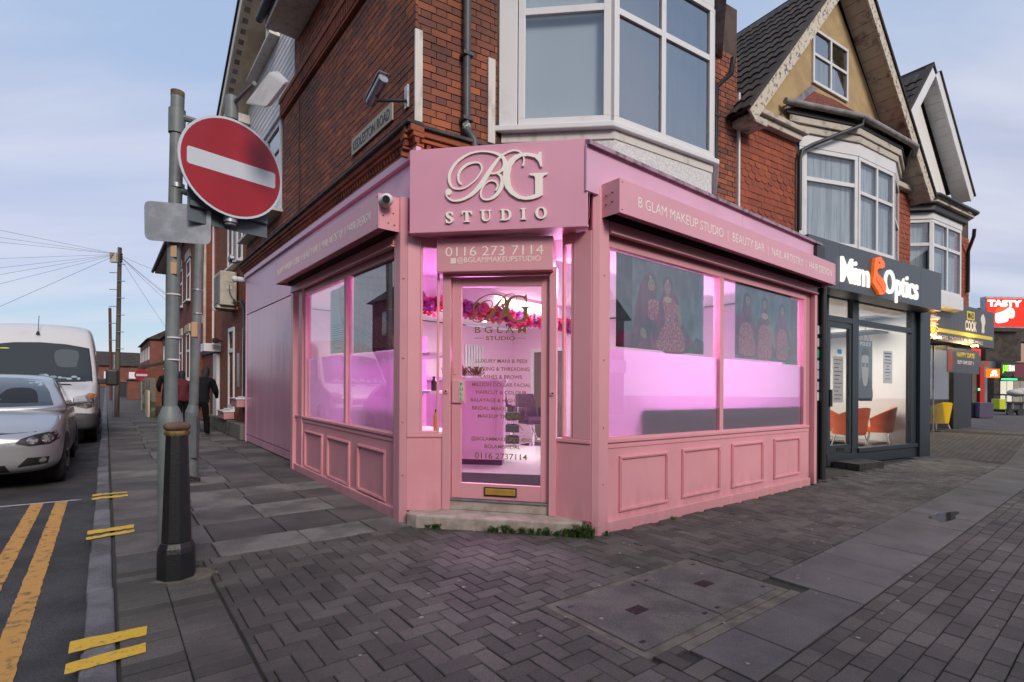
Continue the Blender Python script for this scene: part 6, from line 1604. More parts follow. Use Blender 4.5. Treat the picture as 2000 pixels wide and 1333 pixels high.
MB(FB).prism([(sx2 + 0.19 * math.cos(k * math.pi / 12), zx2 + 0.22 * math.sin(k * math.pi / 12)) for k in range(24)], TF + 0.0205, TF + 0.024).build('badge_centre', mat('badge_orange', (0.75, 0.22, 0.03), 0.5), bs)
for k in range(22):
    a = 2 * math.pi * k / 22
    q = lambda r0, r1, da: (sx2 + r0 * math.cos(a + da), zx2 + r1 * math.sin(a + da))
    MB(FB).prism([q(.21, .25, -.05), q(.28, .32, -.05), q(.28, .32, .05), q(.21, .25, .05)], TF + 0.0205, TF + 0.023).build('badge_ray', M_lt, bs)
text('COOK', FB, sx2, zx2 - 0.07, TF + 0.0255, 0.14, M_lt, bs, width=0.3, off=0.006)
M_warm = emis('warm_spot', (1.0, 0.62, 0.2), 30)
for u, v, lb in ((1832, 660, 'left'), (1905, 676, 'right')):
    s, z = FB.px(u, v, TF + 0.12); w = thing('sign_lamp', 'small warm lamp under the burger shop banner, %s one' % lb, 'lamp', FB.p(s, TF + 0.12, z))
    MB(FB).box(s - 0.07, s + 0.07, TF + 0.06, TF + 0.16, z - 0.02, z + 0.01).build('lamp_glass', M_warm, w); MB(FB).box(s - 0.08, s + 0.08, TF + 0.01, TF + 0.17, z - 0.045, z - 0.022).build('lamp_body', M_blackp, w)
    l = bpy.data.lights.new('sign_lamp_light', 'POINT'); l.energy = 7; l.color = (1, 0.62, 0.25); l.shadow_soft_size = 0.06
    lo_ = bpy.data.objects.new('sign_lamp_light', l); COL.objects.link(lo_); lo_.location = Wz(FB.p(s, TF + 0.2, z + 0.06))
# its front: glass, pillar, plinth
TB = -0.8
q0 = FB.px(1806, 858, TB); q1 = FB.px(1834, 850, TB); q2 = FB.px(1930, 838, TB); pl0 = FB.px(1862, 846, TB); pl1 = FB.px(1897, 842, TB)
bf = thing('burger_shopfront', 'glazed burger shop front with a black corner pillar', 'shop front', FB.p(q1[0], TB, 0.3))
MB(FB).box(q1[0], q2[0], TB - 0.2, TB + 0.04, 0.0, q1[1] + 0.1).build('plinth', M_anth, bf, bev=0.01)
MB(FB).box(pl0[0], pl1[0], TB - 0.5, TB, 0.2, zB0 + 0.1).build('pillar', M_blackp, bf, bev=0.01)
MB(FB).box(q0[0] - 0.6, pl0[0], TB - 0.06, TB - 0.05, 0.2, zB0 + 0.1).build('pane', M_optglass, bf)
MB(FB).box(FB.px(1828, 700, TB)[0] - 0.015, FB.px(1828, 700, TB)[0] + 0.015, TB - 0.07, TB - 0.04, 0.2, zB0).build('glazing_bar', M_steel, bf)
MB(FB).box(q0[0] - 2.6, pl0[0] + 0.2, TB - 2.2, TB - 2.1, 0.0, zB0 + 0.3).build('shop_back_wall', mat('dark_shop_wall', (0.045, 0.043, 0.04), 0.7), bf)
MB(FB).box(q0[0] - 2.6, pl1[0], TB - 2.1, TB + 0.02, zB0 + 0.12, zB0 + 0.16).build('shop_ceiling', M_dark, bf)
MB(FB).box(q0[0] - 2.6, pl1[0], TB - 2.1, TB, 0.16, 0.2).build('shop_floor', mat('shop_floor', (0.25, 0.23, 0.2), 0.5), bf)
MB(FB).box(pl1[0], pl1[0] + 0.1, TB - 2.1, TB - 0.06, 0.2, zB0 + 0.12).build('shop_side_wall', mat('dark_shop_side', (0.045, 0.043, 0.04), 0.6), bf)
FW = Fr(tuple(FB.p(pl1[0] - 0.012, TB - 0.06, 0)[:2]), 149.0)
tx_ = FW.px(1829, 750)
text('MAD COOK', FW, tx_[0], tx_[1], 0.0, 0.16, M_lt, bf, off=0.004, letters=True, name='letter')
hs_, hz_ = FW.px(1828, 738)
mb = MB(FW); stroke(mb, [(-.3, .1, .03), (-.34, .3, .03), (-.15, .42, .03), (.0, .34, .03), (.2, .42, .03), (.32, .28, .03), (.2, .12, .03), (.22, -.02, .03)], 0.0, 0.01, lambda x, y: (hs_ + x, hz_ + y)); mb.build('chef_hat_line', M_lt, bf)
area_light('burger_shop_light', FB.p(q1[0] + 0.5, TB - 0.8, zB0 + 0.05), (0, 0, -1), (1.2, 0.9), (1.0, 0.75, 0.42), 30)
M_yellow = mat('yellow_plastic', (0.80, 0.50, 0.01), 0.35); M_beech = mat('beech', (0.52, 0.36, 0.2), 0.5)
cs = FB.px(1827, 856, TB - 0.3)
tub_chair(cs[0], TB - 0.3, rzb + 2.8, 'yellow plastic chair with wooden legs inside the burger shop', None, M_yellow, M_beech, True, 0.12)
tb3 = thing('cafe_table', 'yellow cafe table behind the yellow chair in the burger shop', 'table', FB.p(cs[0] + 0.3, TB - 1.3, 0.2))
MB(FB).box(cs[0] + 0.1, cs[0] + 1.0, TB - 0.95, TB - 0.45, 0.86, 0.91).build('table_top', M_yellow, tb3, bev=0.01)
MB(FB).box(cs[0] + 0.5, cs[0] + 0.58, TB - 0.75, TB - 0.67, 0.2, 0.86).build('table_leg', M_blackp, tb3)
sc0, zc0 = FW.px(1840, 768); sc1, zc1 = FW.px(1858, 752)
tag(MB(FW).box(sc0, sc1, 0.0, 0.03, zc0, zc1).build('menu_screen', emis('warm_menu_screen', (1.0, 0.45, 0.12), 0.9)), 'glowing orange menu screen on the burger shop wall', 'screen')
# hanging banner
s0, z0 = FB.px(1850, 727, TF + 0.1); s1, z1 = FB.px(1913, 679, TF + 0.1); z1 = FB.px(1850, 678, TF + 0.1)[1]
hb = thing('hanging_banner', 'black happy days banner hung below the burger shop fascia', 'banner', FB.p(s0, TF + 0.1, z0))
MB(FB).box(s0, s1, TF + 0.09, TF + 0.1, z0, z1).build('cloth', M_ban, hb)
text('HAPPY DAYS', FB, (s0 + s1) / 2 + 0.1, z1 - 0.2, TF + 0.103, 0.16, M_yl, hb, width=(s1 - s0) * 0.55, off=0.004, letters=True, name='letter')
text('BUY ONE GET 1', FB, (s0 + s1) / 2 + 0.1, z0 + 0.22, TF + 0.103, 0.12, M_lt, hb, width=(s1 - s0) * 0.5, off=0.003, letters=True, name='letter')
MB(FB).prism([(s0 + 0.05 + x, z0 + 0.05 + y) for x, y in sm([(0, 0), (0, .4), (.12, .5), (.25, .3), (.2, 0)])], TF + 0.1003, TF + 0.102).build('print', mat('print_burger', (0.35, 0.06, 0.03), 0.6), hb)

# ------------------------------------------------------------------ far end of the parade
def bx(y, u0, v0, u1, v1, th, name, m, parent, bev=0.0):
    """upright panel seen face on at distance y, th deep"""
    a, b = at(u0, v1, y), at(u1, v0, y)
    return MB().box(a.x, b.x, y, y + th, a.z, b.z).build(name, m, parent, bev=bev)
M_timber = mat('dark_timber', (0.035, 0.028, 0.024), 0.8, col2=(0.07, 0.055, 0.045), ns=5)
M_redl = emis('red_lightbox', (1.0, 0.045, 0.03), 0.75); M_whl = emis('white_lightbox', (1.0, 0.97, 0.95), 1.0)
ts = thing('takeaway_sign', 'red illuminated takeaway lightbox with a white chicken head', 'sign', at(1962, 640, 19))
bx(19, 1926, 581, 2006, 640, 0.25, 'lightbox', M_steel, ts); bx(18.97, 1928, 584, 2005, 637, 0.02, 'face', M_redl, ts)
F19 = Fr(tuple(at(1926, 640, 18.95)[:2]), 90.0)
w19 = lambda u, v: F19.px(u, v)
s0, z0 = w19(1928, 598); s1, _ = w19(1995, 596)
text('TASTY', F19, (s0 + s1) / 2, z0, 0.02, 0.3, M_whl, ts, width=s1 - s0, off=0.02, letters=True, name='letter')
K = lambda x, y: w19(1900 + x * 0.1125, 570 + y * 0.1125)
def flat(F, pts, t, m, par, nm='print', th=0.006): MB(F).prism(pts, t, t + th).build(nm, m, par)
flat(F19, [K(*p) for p in sm([(380, 340), (430, 280), (560, 260), (640, 290), (560, 350), (420, 370)])], 0.01, emis('comb_red', (0.9, 0.1, 0.04), 0.9), ts)
flat(F19, [K(*p) for p in sm([(385, 380), (520, 340), (620, 280), (690, 300), (720, 380), (690, 460), (610, 460), (590, 520), (400, 540)])], 0.017, M_whl, ts)
flat(F19, [K(*p) for p in sm([(545, 410), (600, 420), (640, 365), (700, 385), (640, 400), (590, 440)])], 0.024, emis('beak', (1.0, 0.5, 0.05), 0.9), ts)
text('0116 273 3331', F19, *w19(1985, 628), 0.012, 0.12, M_black, ts, width=0.5)
MB().box(*[c for c in (at(1940, 640, 19).x, at(2010, 640, 19).x)], 19.3, 19.5, 2.6, 3.7).build('sign_frame', M_timber, ts)
rf = thing('red_fascia', 'red shop fascia peeping out behind the burger shop banner', 'sign', at(1935, 690, 20))
p4 = [at(1905, 640, 19.5), at(1955, 650, 20.2), at(1953, 703, 20.2), at(1905, 688, 19.5)]
MB().slab([tuple(p) for p in p4], 0.2).build('fascia', emis('red_fascia_face', (0.9, 0.06, 0.04), 0.7), rf)
rs = thing('red_shopfront', 'red painted shop doorway beyond the burger shop', 'shop front', at(1920, 820, 21))
bx(21, 1899, 690, 1921, 786, 0.3, 'glass_side', mat('shop_side', (0.14, 0.12, 0.09), 0.4), rs); bx(20.9, 1914, 717, 1923, 788, 0.2, 'red_post', mat('red_paint', (0.5, 0.02, 0.012), 0.5), rs)
bx(21.2, 1916, 703, 1932, 716, 0.3, 'shutter_hood', mat('rust_panel', (0.35, 0.08, 0.04), 0.6), rs)
plt = thing('planter', 'purple grey planter box on the pavement by the red doorway', 'planter', at(1925, 815, 20))
bx(20.0, 1913, 787, 1941, 816, 0.7, 'planter_side', mat('purple_planter', (0.075, 0.06, 0.11), 0.6), plt, 0.02); bx(20.2, 1900, 787, 1912, 817, 0.5, 'planter_end', M_dark, plt, 0.02)
bx(21.3, 1901, 735, 1912, 786, 0.1, 'lit_pane', emis('lit_shop_pane_warm', (0.9, 0.5, 0.2), 0.35), rs)
bx(20.85, 1912.5, 759, 1914, 763, 0.05, 'green_lamp', emis('green_lamp', (0.1, 1.0, 0.5), 1.5), rs)
je = thing('delivery_sign', 'small orange square sign with a white house emblem', 'sign', at(1942, 738, 23))
bx(23, 1931, 721, 1953, 738, 0.12, 'face', emis('orange_sign_face', (0.9, 0.2, 0.01), 0.75), je)
F23 = Fr(tuple(at(1931, 738, 22.97)[:2]), 90.0)
hq = lambda x, y: F23.px(1900 + x * 0.1125, 680 + y * 0.1125)
flat(F23, [hq(*p) for p in ((318, 430), (345, 390), (400, 385), (425, 430), (410, 432), (408, 460), (380, 460), (372, 435), (362, 460), (335, 460), (333, 432))], 0.0, M_whl, je)
s0, z0 = hq(370, 490); text('JUST EAT', F23, s0, z0, 0.004, 0.13, M_whl, je, width=0.36, off=0.004)
rsn = thing('round_sign', 'round black sign with a glowing yellow burger outline', 'sign', at(1958, 690, 22))
c = at(1958, 688, 22); MB().prism([(c.x + 0.36 * math.cos(k * math.pi / 12), c.z + 0.42 * math.sin(k * math.pi / 12)) for k in range(24)], 22, 22.2).build('disc', M_black, rsn)
F22 = Fr((c.x, 21.98), 90.0); M_yn = emis('yellow_neon', (1.0, 0.72, 0.06), 1.3)
for pts in ([(-.2, .1, .04), (-.16, .26, .04), (.06, .28, .04), (.16, .1, .04)], [(-.2, -.16, .04), (-.18, -.28, .04), (.1, -.28, .04), (.14, -.18, .04)]):
    mb = MB(F22); stroke(mb, pts, 0.0, 0.02, lambda x, y: (x, c.z + y)); mb.build('neon_line', M_yn, rsn)
text('Grill', F22, -0.02, c.z - 0.08, 0.005, 0.2, M_yn, rsn, width=0.34, off=0.006)
gs = thing('dessert_shop_sign', 'black shop sign with bright green and white glowing letters', 'sign', at(1970, 720, 26))
bx(26, 1955, 698, 1982, 733, 0.3, 'panel', M_blackp, gs)
F26 = Fr(tuple(at(1955, 733, 25.97)[:2]), 90.0)
for body, u0, u1, m in (('JUKE', 1958, 1969, emis('green_letters', (0.35, 1.0, 0.05), 1.2)), ('BEAN', 1970, 1981, M_whl)):
    s0, z0 = F26.px(u0, 725, 0); s1, _ = F26.px(u1, 725, 0); text(body, F26, (s0 + s1) / 2, z0, 0.01, 0.42, m, gs, width=s1 - s0, off=0.01)
bx(26, 1963, 740, 1987, 742.5, 0.2, 'green_strip', emis('green_strip', (0.05, 0.9, 0.3), 1.0), gs)
# dark timbered shops closing the view
fs2 = thing('far_shops', 'dark timbered shops closing the view at the right edge', 'building', at(1975, 800, 30))
bx(30, 1938, 600, 2080, 806, 3.0, 'wall', M_timber, fs2); bx(29.6, 1955, 654, 2060, 667, 1.0, 'eaves', M_slate, fs2)
for k in range(4): bx(29.8, 1957 + k * 13, 745, 1966 + k * 13, 795, 0.1, 'shop_pane', emis('lit_shop_pane', (0.9, 0.82, 0.65), 0.5 if k < 2 else 0.18), fs2)
bx(29.5, 1922, 700, 1948, 790, 0.6, 'grey_bay', mat('grey_stucco', (0.25, 0.25, 0.26), 0.8), fs2); bx(28.8, 1941, 733, 1951, 800, 0.4, 'dark_post', M_timber, fs2)
bx(28.5, 1981, 713, 2040, 737, 0.2, 'maroon_awning', mat('maroon_awning', (0.16, 0.03, 0.05), 0.7), fs2)
bx(28.5, 1986, 672, 2040, 708, 0.2, 'menu_board', mat('menu_board', (0.45, 0.3, 0.22), 0.7), fs2)
# mobility scooter / handcart and crate at the edge
hc = thing('market_cart', 'dark metal handcart loaded with pale sacks at the right edge', 'cart', at(1988, 812, 24))
for u in (1965, 1978, 1999, 2012): bx(24, u, 772, u + 1.6, 810, 0.05, 'upright', M_steel, hc)
for v in (771, 786, 800): bx(24, 1963, v, 2014, v + 2, 0.9, 'rail', M_blackp, hc)
bx(24.1, 1970, 788, 2012, 806, 0.8, 'tray', mat('cart_tray', (0.06, 0.065, 0.08), 0.5), hc, 0.03)
for u, v, r in ((1984, 768, 0.3), (1996, 766, 0.32), (2006, 769, 0.3)): p = at(u, v, 24.4); MB().ball(tuple(p), r, 12, 8, (1.2, 1, 0.6)).build('sack', mat('pale_sack', (0.5, 0.48, 0.44), 0.9), hc, smooth=60)
for u in (1972, 1992): p = at(u, 806, 24); MB().tube([(p.x, 23.95, p.z), (p.x, 24.05, p.z)], 0.16, 14).build('wheel', M_blackp, hc, smooth=40)
tag(bx(23.2, 1952, 780, 1965, 800, 0.4, 'crate', mat('lime_crate', (0.5, 0.62, 0.02), 0.5), None, 0.02), 'lime green crate beside the handcart', 'crate')
# line of buildings further off along the main street
# ------------------------------------------------------------------ side street: rear wing, next houses, far end
M_fb1 = farbrick('wing_brick', (0.30, 0.088, 0.034), (0.22, 0.062, 0.03), (0.12, 0.07, 0.045), FL)
M_fb2 = farbrick('house_brick', (0.26, 0.062, 0.03), (0.19, 0.048, 0.028), (0.05, 0.03, 0.022), FL)
M_fb3 = farbrick('far_brick', (0.24, 0.08, 0.05), (0.19, 0.06, 0.04), (0.12, 0.09, 0.075), FL)
M_plinth = mat('grey_render_plinth', (0.16, 0.15, 0.13), 0.9, col2=(0.05, 0.07, 0.025), ns=3, nd=7, nlo=0.5, nhi=0.66, bump=0.4, bs=40)
M_stonel = mat('cream_stone', (0.55, 0.47, 0.36), 0.8, col2=(0.42, 0.34, 0.25), ns=4)
wg = thing('rear_wing', 'orange brick rear wing with tall narrow windows beyond the pink cladding', 'building', FL.p(10.2, -0.3, 0))
MB(FL).box(8.1, 12.4, -6.0, -0.3, 0.0, 6.1).build('wall', M_fb1, wg)
MB(FL).box(8.0, 12.4, -0.32, -0.12, 0.0, 0.34).build('plinth', M_plinth, wg, bev=0.02)
MB(FL).box(7.95, 12.5, -6, -0.05, 6.1, 6.2).build('roof_edge', M_roof, wg)
window(FL, 8.75, 10.55, 4.1, 5.3, -0.27, wg, M_upvc, M_glassup, 0.08, (9.35, 9.95), (), th=0.08, sill=0.1)
window(FL, 9.65, 10.4, 0.6, 2.62, -0.27, wg, M_upvc, M_glassup, 0.1, (), (2.05,), th=0.08, sill=0.08)
window(FL, 8.1, 8.62, 0.95, 2.52, -0.27, wg, M_upvc, M_glassup, 0.08, (), (2.0,), th=0.08, sill=0.08)
dr = MB(FL).box(11.75, 12.35, -0.32, -0.22, 0.2, 2.05).build('door', M_upvc, wg, bev=0.006)
MB(FL).box(12.28, 12.31, -0.219, -0.18, 1.05, 1.2).build('handle', M_blackp, dr)
MB(FL).box(11.6, 12.4, -0.3, 0.1, 2.08, 2.3).build('door_canopy', M_upvc, wg, bev=0.01)
MB(FL).tube([(12.35, -0.22, 2.3), (12.35, -0.22, 6.1)], 0.03, 8).build('waste_pipe', M_upvc, wg, smooth=50)
M_pbox = mat('pink_window_box', (0.50, 0.24, 0.27), 0.7)
for s0, s1, z, lb in ((9.6, 10.45, 0.36, 'pink window box under the farther narrow window of the rear wing'), (8.05, 8.7, 0.72, 'pink window box under the narrow window next to the cladding')):
    b = thing('window_box', lb, 'window box', FL.p((s0 + s1) / 2, -0.2, z))
    MB(FL).box(s0, s1, -0.29, -0.06, z, z + 0.17).build('box', M_pbox, b, bev=0.01); MB(FL).box(s0 - 0.02, s1 + 0.02, -0.29, -0.04, z + 0.171, z + 0.2).build('rim', M_upvc, b, bev=0.005)
tag(MB(FL).box(9.05, 9.3, -0.298, -0.285, 1.15, 1.95).build('wall_notice', M_steel, bev=0.004), 'tall grey notice plate on the rear wing brickwork', 'sign')
# air conditioner
M_acb = mat('ac_beige', (0.50, 0.47, 0.40), 0.55, col2=(0.42, 0.39, 0.33), ns=4)
ac = thing('air_conditioner', 'beige outdoor air conditioner on a bracket above the narrow windows', 'air conditioner', FL.p(9.65, -0.1, 3.05))
MB(FL).box(9.2, 10.1, -0.26, 0.09, 3.07, 3.87).build('casing', M_acb, ac, bev=0.02)
MB(FL).box(9.3, 10.0, 0.0905, 0.1, 3.13, 3.8).build('grille_back', M_black, ac)
for i in range(14): MB(FL).box(9.3, 10.0, 0.1005, 0.108, 3.14 + i * 0.048, 3.155 + i * 0.048).build('grille_slat', M_acb, ac)
for a, b, c, e in ((-0.2, -0.02, 3.62, 3.66), (-0.16, -0.05, 3.45, 3.53)): MB(FL).box(9.19, 9.1995, a, b, c, e).build('panel_recess', mat('ac_label', (0.6, 0.6, 0.58), 0.6) if e < 3.6 else M_acb, ac)
MB(FL).box(9.17, 9.1995, -0.24, -0.14, 3.14, 3.32).build('pipe_cover', M_acb, ac, bev=0.005)
for s in (9.3, 9.95): MB(FL).box(s, s + 0.05, -0.3, 0.14, 3.0, 3.065).build('bracket', M_acb, ac, bev=0.004)
MB(FL).tube([(9.17, -0.19, 3.2), (9.1, -0.2, 3.15), (8.6, -0.24, 3.1), (8.3, -0.24, 2.9), (8.25, -0.24, 2.0), (8.2, -0.24, 0.6)], 0.028, 8).build('pipe_lagging', M_blackp, ac, smooth=50)
MB(FL).tube([(9.19, -0.1, 3.55), (9.12, -0.08, 3.45), (9.12, -0.12, 3.3), (9.17, -0.18, 3.22)], 0.008, 6).build('flex', M_greyp, ac, smooth=50)
bullet_cam('security_camera', 'small silver security camera above the air conditioner bracket', FL, 8.3, 0.02, 3.98, (FL.d[0] * 0.9, FL.d[1] * 0.9, -0.2), -0.28, 0.22, size=0.045)
dc2 = thing('dome_camera', 'white dome security camera at the far end of the pink fascia', 'camera', FL.p(7.95, -0.05, 3.5))
pc = FL.p(7.92, 0.0, 3.48); MB().ball(tuple(pc), 0.07, 12, 8).build('camera_ball', M_upvc, dc2, smooth=60); MB(FL).tube([(7.92, -0.2, 3.48), (7.92, -0.04, 3.48)], 0.06, 12).build('mount_ring', M_upvc, dc2, smooth=40)
fl2 = thing('wall_lamp', 'small black flood lamp on the rear wing near its door', 'lamp', FL.p(11.3, -0.28, 2.35)); MB(FL).box(11.25, 11.4, -0.2, -0.05, 2.3, 2.42).build('lamp_head', M_blackp, fl2, bev=0.01); MB(FL).tube([(11.32, -0.3, 2.36), (11.32, -0.2, 2.36)], 0.02, 6).build('lamp_arm', M_blackp, fl2)

# yard wall and second house
yw = thing('yard_wall', 'old brick yard wall with a dark coping between the rear wing and the next house', 'wall', FL.p(14.4, -0.5, 0))
MB(FL).box(12.42, 16.5, -0.75, -0.5, 0, 2.15).build('brickwork', M_fb2, yw); MB(FL).box(12.42, 16.5, -0.8, -0.45, 2.151, 2.3).build('coping', M_slate, yw, bev=0.01)
h2 = thing('terraced_house', 'red brick house with cream stone dressings and a cream drainpipe', 'house', FL.p(22, -0.3, 0))
MB(FL).box(16.6, 28.5, -7, -0.3, 0, 6.9).build('wall', M_fb2, h2)
MB(FL).prism([(16.3, 6.9), (28.8, 6.9), (28.8, 7.0), (16.3, 7.0)], -7.2, 0.15).build('eaves', M_wood, h2)
MB(FL).add([FL.p(16.3, 0.2, 7.0), FL.p(28.8, 0.2, 7.0), FL.p(28.8, -3.6, 9.3), FL.p(16.3, -3.6, 9.3), FL.p(16.3, -7.4, 7.0), FL.p(28.8, -7.4, 7.0)], [(0, 1, 2, 3), (3, 2, 5, 4), (0, 3, 4), (1, 5, 2)]).build('roof', M_roof, h2)
MB(FL).tube([(16.3, 0.25, 6.97), (28.8, 0.25, 6.97)], 0.07, 8).build('gutter', M_blackp, h2)
for z0, z1 in ((1.3, 3.1), (4.3, 5.9)):
    for s0 in (18.2, 20.6, 24.5):
        window(FL, s0, s0 + 1.1, z0, z1, -0.28, h2, M_upvc, M_glassup, 0.09, (), ((z0 + z1) / 2 + 0.2,), th=0.06, sill=0.12)
        MB(FL).box(s0 - 0.15, s0 + 1.25, -0.32, -0.24, z1, z1 + 0.3).build('lintel', M_stonel, h2, bev=0.01)
for z0, z1 in ((6.2, 6.7), (3.3, 3.6)): MB(FL).box(16.57, 17.3, -0.5, -0.27, z0, z1).build('quoin', M_stonel, h2, bev=0.01)
MB(FL).tube([(16.52, -0.55, 1.9), (16.52, -0.55, 6.9)], 0.05, 8).build('drainpipe', M_stonel, h2, smooth=50)
# garden boundary, posts and panels
gw = thing('garden_wall', 'low garden boundary of concrete panels and posts along the side pavement', 'wall', FL.p(21, 0.9, 0))
M_pan = mat('grey_fence_panel', (0.22, 0.2, 0.17), 0.9, col2=(0.13, 0.12, 0.1), ns=5)
for i in range(5):
    s0 = 17.2 + i * 1.55
    MB(FL).box(s0, s0 + 0.16, 0.82, 0.98, 0, 1.35 - 0.05 * (i % 2)).build('post', M_plinth, gw); MB(FL).box(s0 + 0.165, s0 + 1.545, 0.87, 0.93, 0.02, 1.25).build('panel', M_pan, gw)
MB(FL).box(17.0, 18.2, 0.99, 1.05, 0, 0.9).build('low_panel', M_stonel, gw)
og = thing('brick_garage', 'small brick outbuilding with mossy sloping roof beyond the fence', 'outbuilding', FL.p(27, 0.8, 0))
MB(FL).box(25.6, 29.5, -3.2, 0.75, 0, 1.8).build('wall', M_fb3, og)
MB(FL).add([FL.p(25.5, 0.85, 1.8), FL.p(29.6, 0.85, 1.8), FL.p(29.6, -3.3, 2.9), FL.p(25.5, -3.3, 2.9), FL.p(25.5, 0.85, 1.92), FL.p(29.6, 0.85, 1.92), FL.p(29.6, -3.3, 3.02), FL.p(25.5, -3.3, 3.02)], [(0, 3, 2, 1), (4, 5, 6, 7), (0, 1, 5, 4), (1, 2, 6, 5), (2, 3, 7, 6), (3, 0, 4, 7)]).build('roof', M_roof, og)
def house(name, label, s0, s1, t0, t1, ze, zr, m, chim=True, win=True, group=None):
    h = thing(name, label, 'house', FL.p((s0 + s1) / 2, t1, 0), group)
    MB(FL).box(s0, s1, t0, t1, 0, ze).build('wall', m, h)
    tm = (t0 + t1) / 2; k = 0.3
    MB(FL).add([FL.p(s0 - k, t1 + k, ze), FL.p(s1 + k, t1 + k, ze), FL.p(s1 + k, tm, zr), FL.p(s0 - k, tm, zr), FL.p(s0 - k, t0 - k, ze), FL.p(s1 + k, t0 - k, ze)], [(0, 1, 2, 3), (3, 2, 5, 4), (0, 3, 4), (1, 5, 2), (0, 4, 5, 1)]).build('roof', M_roof, h)
    if chim:
        cs_ = s0 + (s1 - s0) * 0.3
        c = MB(FL).box(cs_, cs_ + 1.0, tm - 0.35, tm + 0.35, zr - 0.6, zr + 0.9).build('chimney', m, h)
        for i in range(4): q = FL.p(cs_ + 0.15 + i * 0.23, tm, 0); MB().lathe([(0.09, zr + 0.9), (0.11, zr + 1.3)], q.x, q.y, 8).build('chimney_pot', M_terra, c)
    if win:
        n = max(1, int((s1 - s0) / 3))
        for i in range(n):
            a = s0 + (s1 - s0) * (i + 0.3) / n
            for z0_, z1_ in ((1.0, 2.3), (ze - 2.0, ze - 0.7)): window(FL, a, a + 1.2, z0_, z1_, t1 + 0.03, h, M_upvc, M_glassup, 0.1, (a + 0.6,), (), th=0.05)
    return h
house('terraced_house', 'brick house with a hipped tile roof, nearest of the far row', 34, 42, -9.5, -2.6, 4.7, 6.8, M_fb3)
house('terraced_house', 'brick house with pale upper windows, second of the far row', 44, 54, -9.0, -2.0, 5.0, 7.2, M_fb3)
house('terraced_house', 'farthest house of the row at the end of the side street', 57, 75, -8.5, -1.2, 5.2, 7.6, M_fb3, chim=True)
wh = thing('far_house', 'low brick house with white windows closing the far end of the side street', 'house', FL.p(96, 2, 0))
MB(FL).box(94, 100, -8, 9, 0, 3.2).build('wall', M_fb3, wh)
MB(FL).prism([(93.6, 3.2), (100.4, 3.2), (97, 5.4)], -8.3, 9.3).build('roof', M_roof, wh)
for t in (-5, -2, 1, 4, 7): MB(FL).box(93.95, 94.0, t, t + 1.4, 1.0, 2.3).build('window', M_upvc, wh)
pr = thing('gate_pier', 'short brick garden pier beside the black bin', 'wall', FL.p(37, 1.0, 0)); MB(FL).box(35.6, 38, -0.4, 1.1, 0, 1.2).build('brickwork', M_fb3, pr); MB(FL).box(35.5, 38.1, -0.5, 1.2, 1.2, 1.3).build('coping', M_slate, pr)
wb = thing('wheelie_bin', 'black wheelie bin on the far side pavement', 'bin', FL.p(41, 1.3, 0)); MB(FL).box(40.6, 41.2, 0.9, 1.5, 0.05, 1.0).build('bin_body', M_blackp, wb, bev=0.04); MB(FL).box(40.55, 41.25, 0.85, 1.55, 1.0, 1.08).build('lid', M_blackp, wb, bev=0.02)
M_sred = mat('sign_red', (0.36, 0.012, 0.022), 0.35, col2=(0.30, 0.010, 0.02), ns=2.0); M_swht = mat('sign_white', (0.56, 0.60, 0.66), 0.4)
fs_n = thing('no_entry_sign', 'small far red no entry sign on a post over the outbuilding', 'road sign', (at(277, 733, 21.5).x, 21.5, 0))
_s = at(277, 733, 21.5); Ff = Fr((_s.x, _s.y), 62.0); cz = _s.z; cs0 = 0.0
MB(Ff).prism([(cs0 + 0.25 * math.cos(k * math.pi / 12), cz + 0.25 * math.sin(k * math.pi / 12)) for k in range(24)], 0, 0.02).build('disc', M_sred, fs_n); MB(Ff).box(cs0 - 0.19, cs0 + 0.19, 0.0201, 0.024, cz - 0.045, cz + 0.045).build('bar', M_swht, fs_n); MB(Ff).tube([(cs0, -0.04, 0), (cs0, -0.04, cz + 0.2)], 0.035, 8).build('post', M_steel, fs_n)

# houses across the two streets (seen only in window reflections and past the van roof)
for i, (s0, lb) in enumerate(((-14, 'brick terrace across the side street, nearest the junction'), (-4.5, 'brick terrace across the side street, second from the junction'), (5, 'brick terrace across the side street, behind the parked van'), (14.5, 'brick terrace across the side street, farthest along'))):
    hh = house('terraced_house', lb, s0, s0 + 9.2, 9.6, 16.5, 5.6, 8.2, M_fb3, win=False)
    for k in range(3):
        for z0_, z1_ in ((1.0, 2.4), (3.7, 5.0)): window(FL, s0 + 1 + k * 2.8, s0 + 2.2 + k * 2.8, z0_, z1_, 9.56, hh, M_upvc, M_glassup, 0.1, (), (), th=-0.05)
for i, (s0, lb) in enumerate(((-6, 'gabled shop building across the main street, left one'), (5, 'gabled shop building across the main street, middle one'), (16, 'gabled shop building across the main street, right one'))):
    h = thing('shop_building', lb, 'building', FB.p(s0 + 5, 17, 0))
    MB(FB).box(s0, s0 + 10.2, 17, 25, 0, 6.0).build('wall', M_fb3, h)
    MB(FB).prism([(s0 - 0.3, 6.0), (s0 + 10.5, 6.0), (s0 + 5.1, 9.6)], 16.6, 25).build('roof', M_roof, h)
    MB(FB).box(s0 + 0.2, s0 + 10, 16.7, 16.99, 2.6, 3.4).build('fascia', mat('pale_fascia', (0.35, 0.4, 0.42), 0.6), h)
    MB(FB).box(s0 + 0.6, s0 + 9.6, 16.9, 16.99, 0.5, 2.5).build('shop_window', mat('shop_window_dark', (0.06, 0.06, 0.065), 0.2), h)

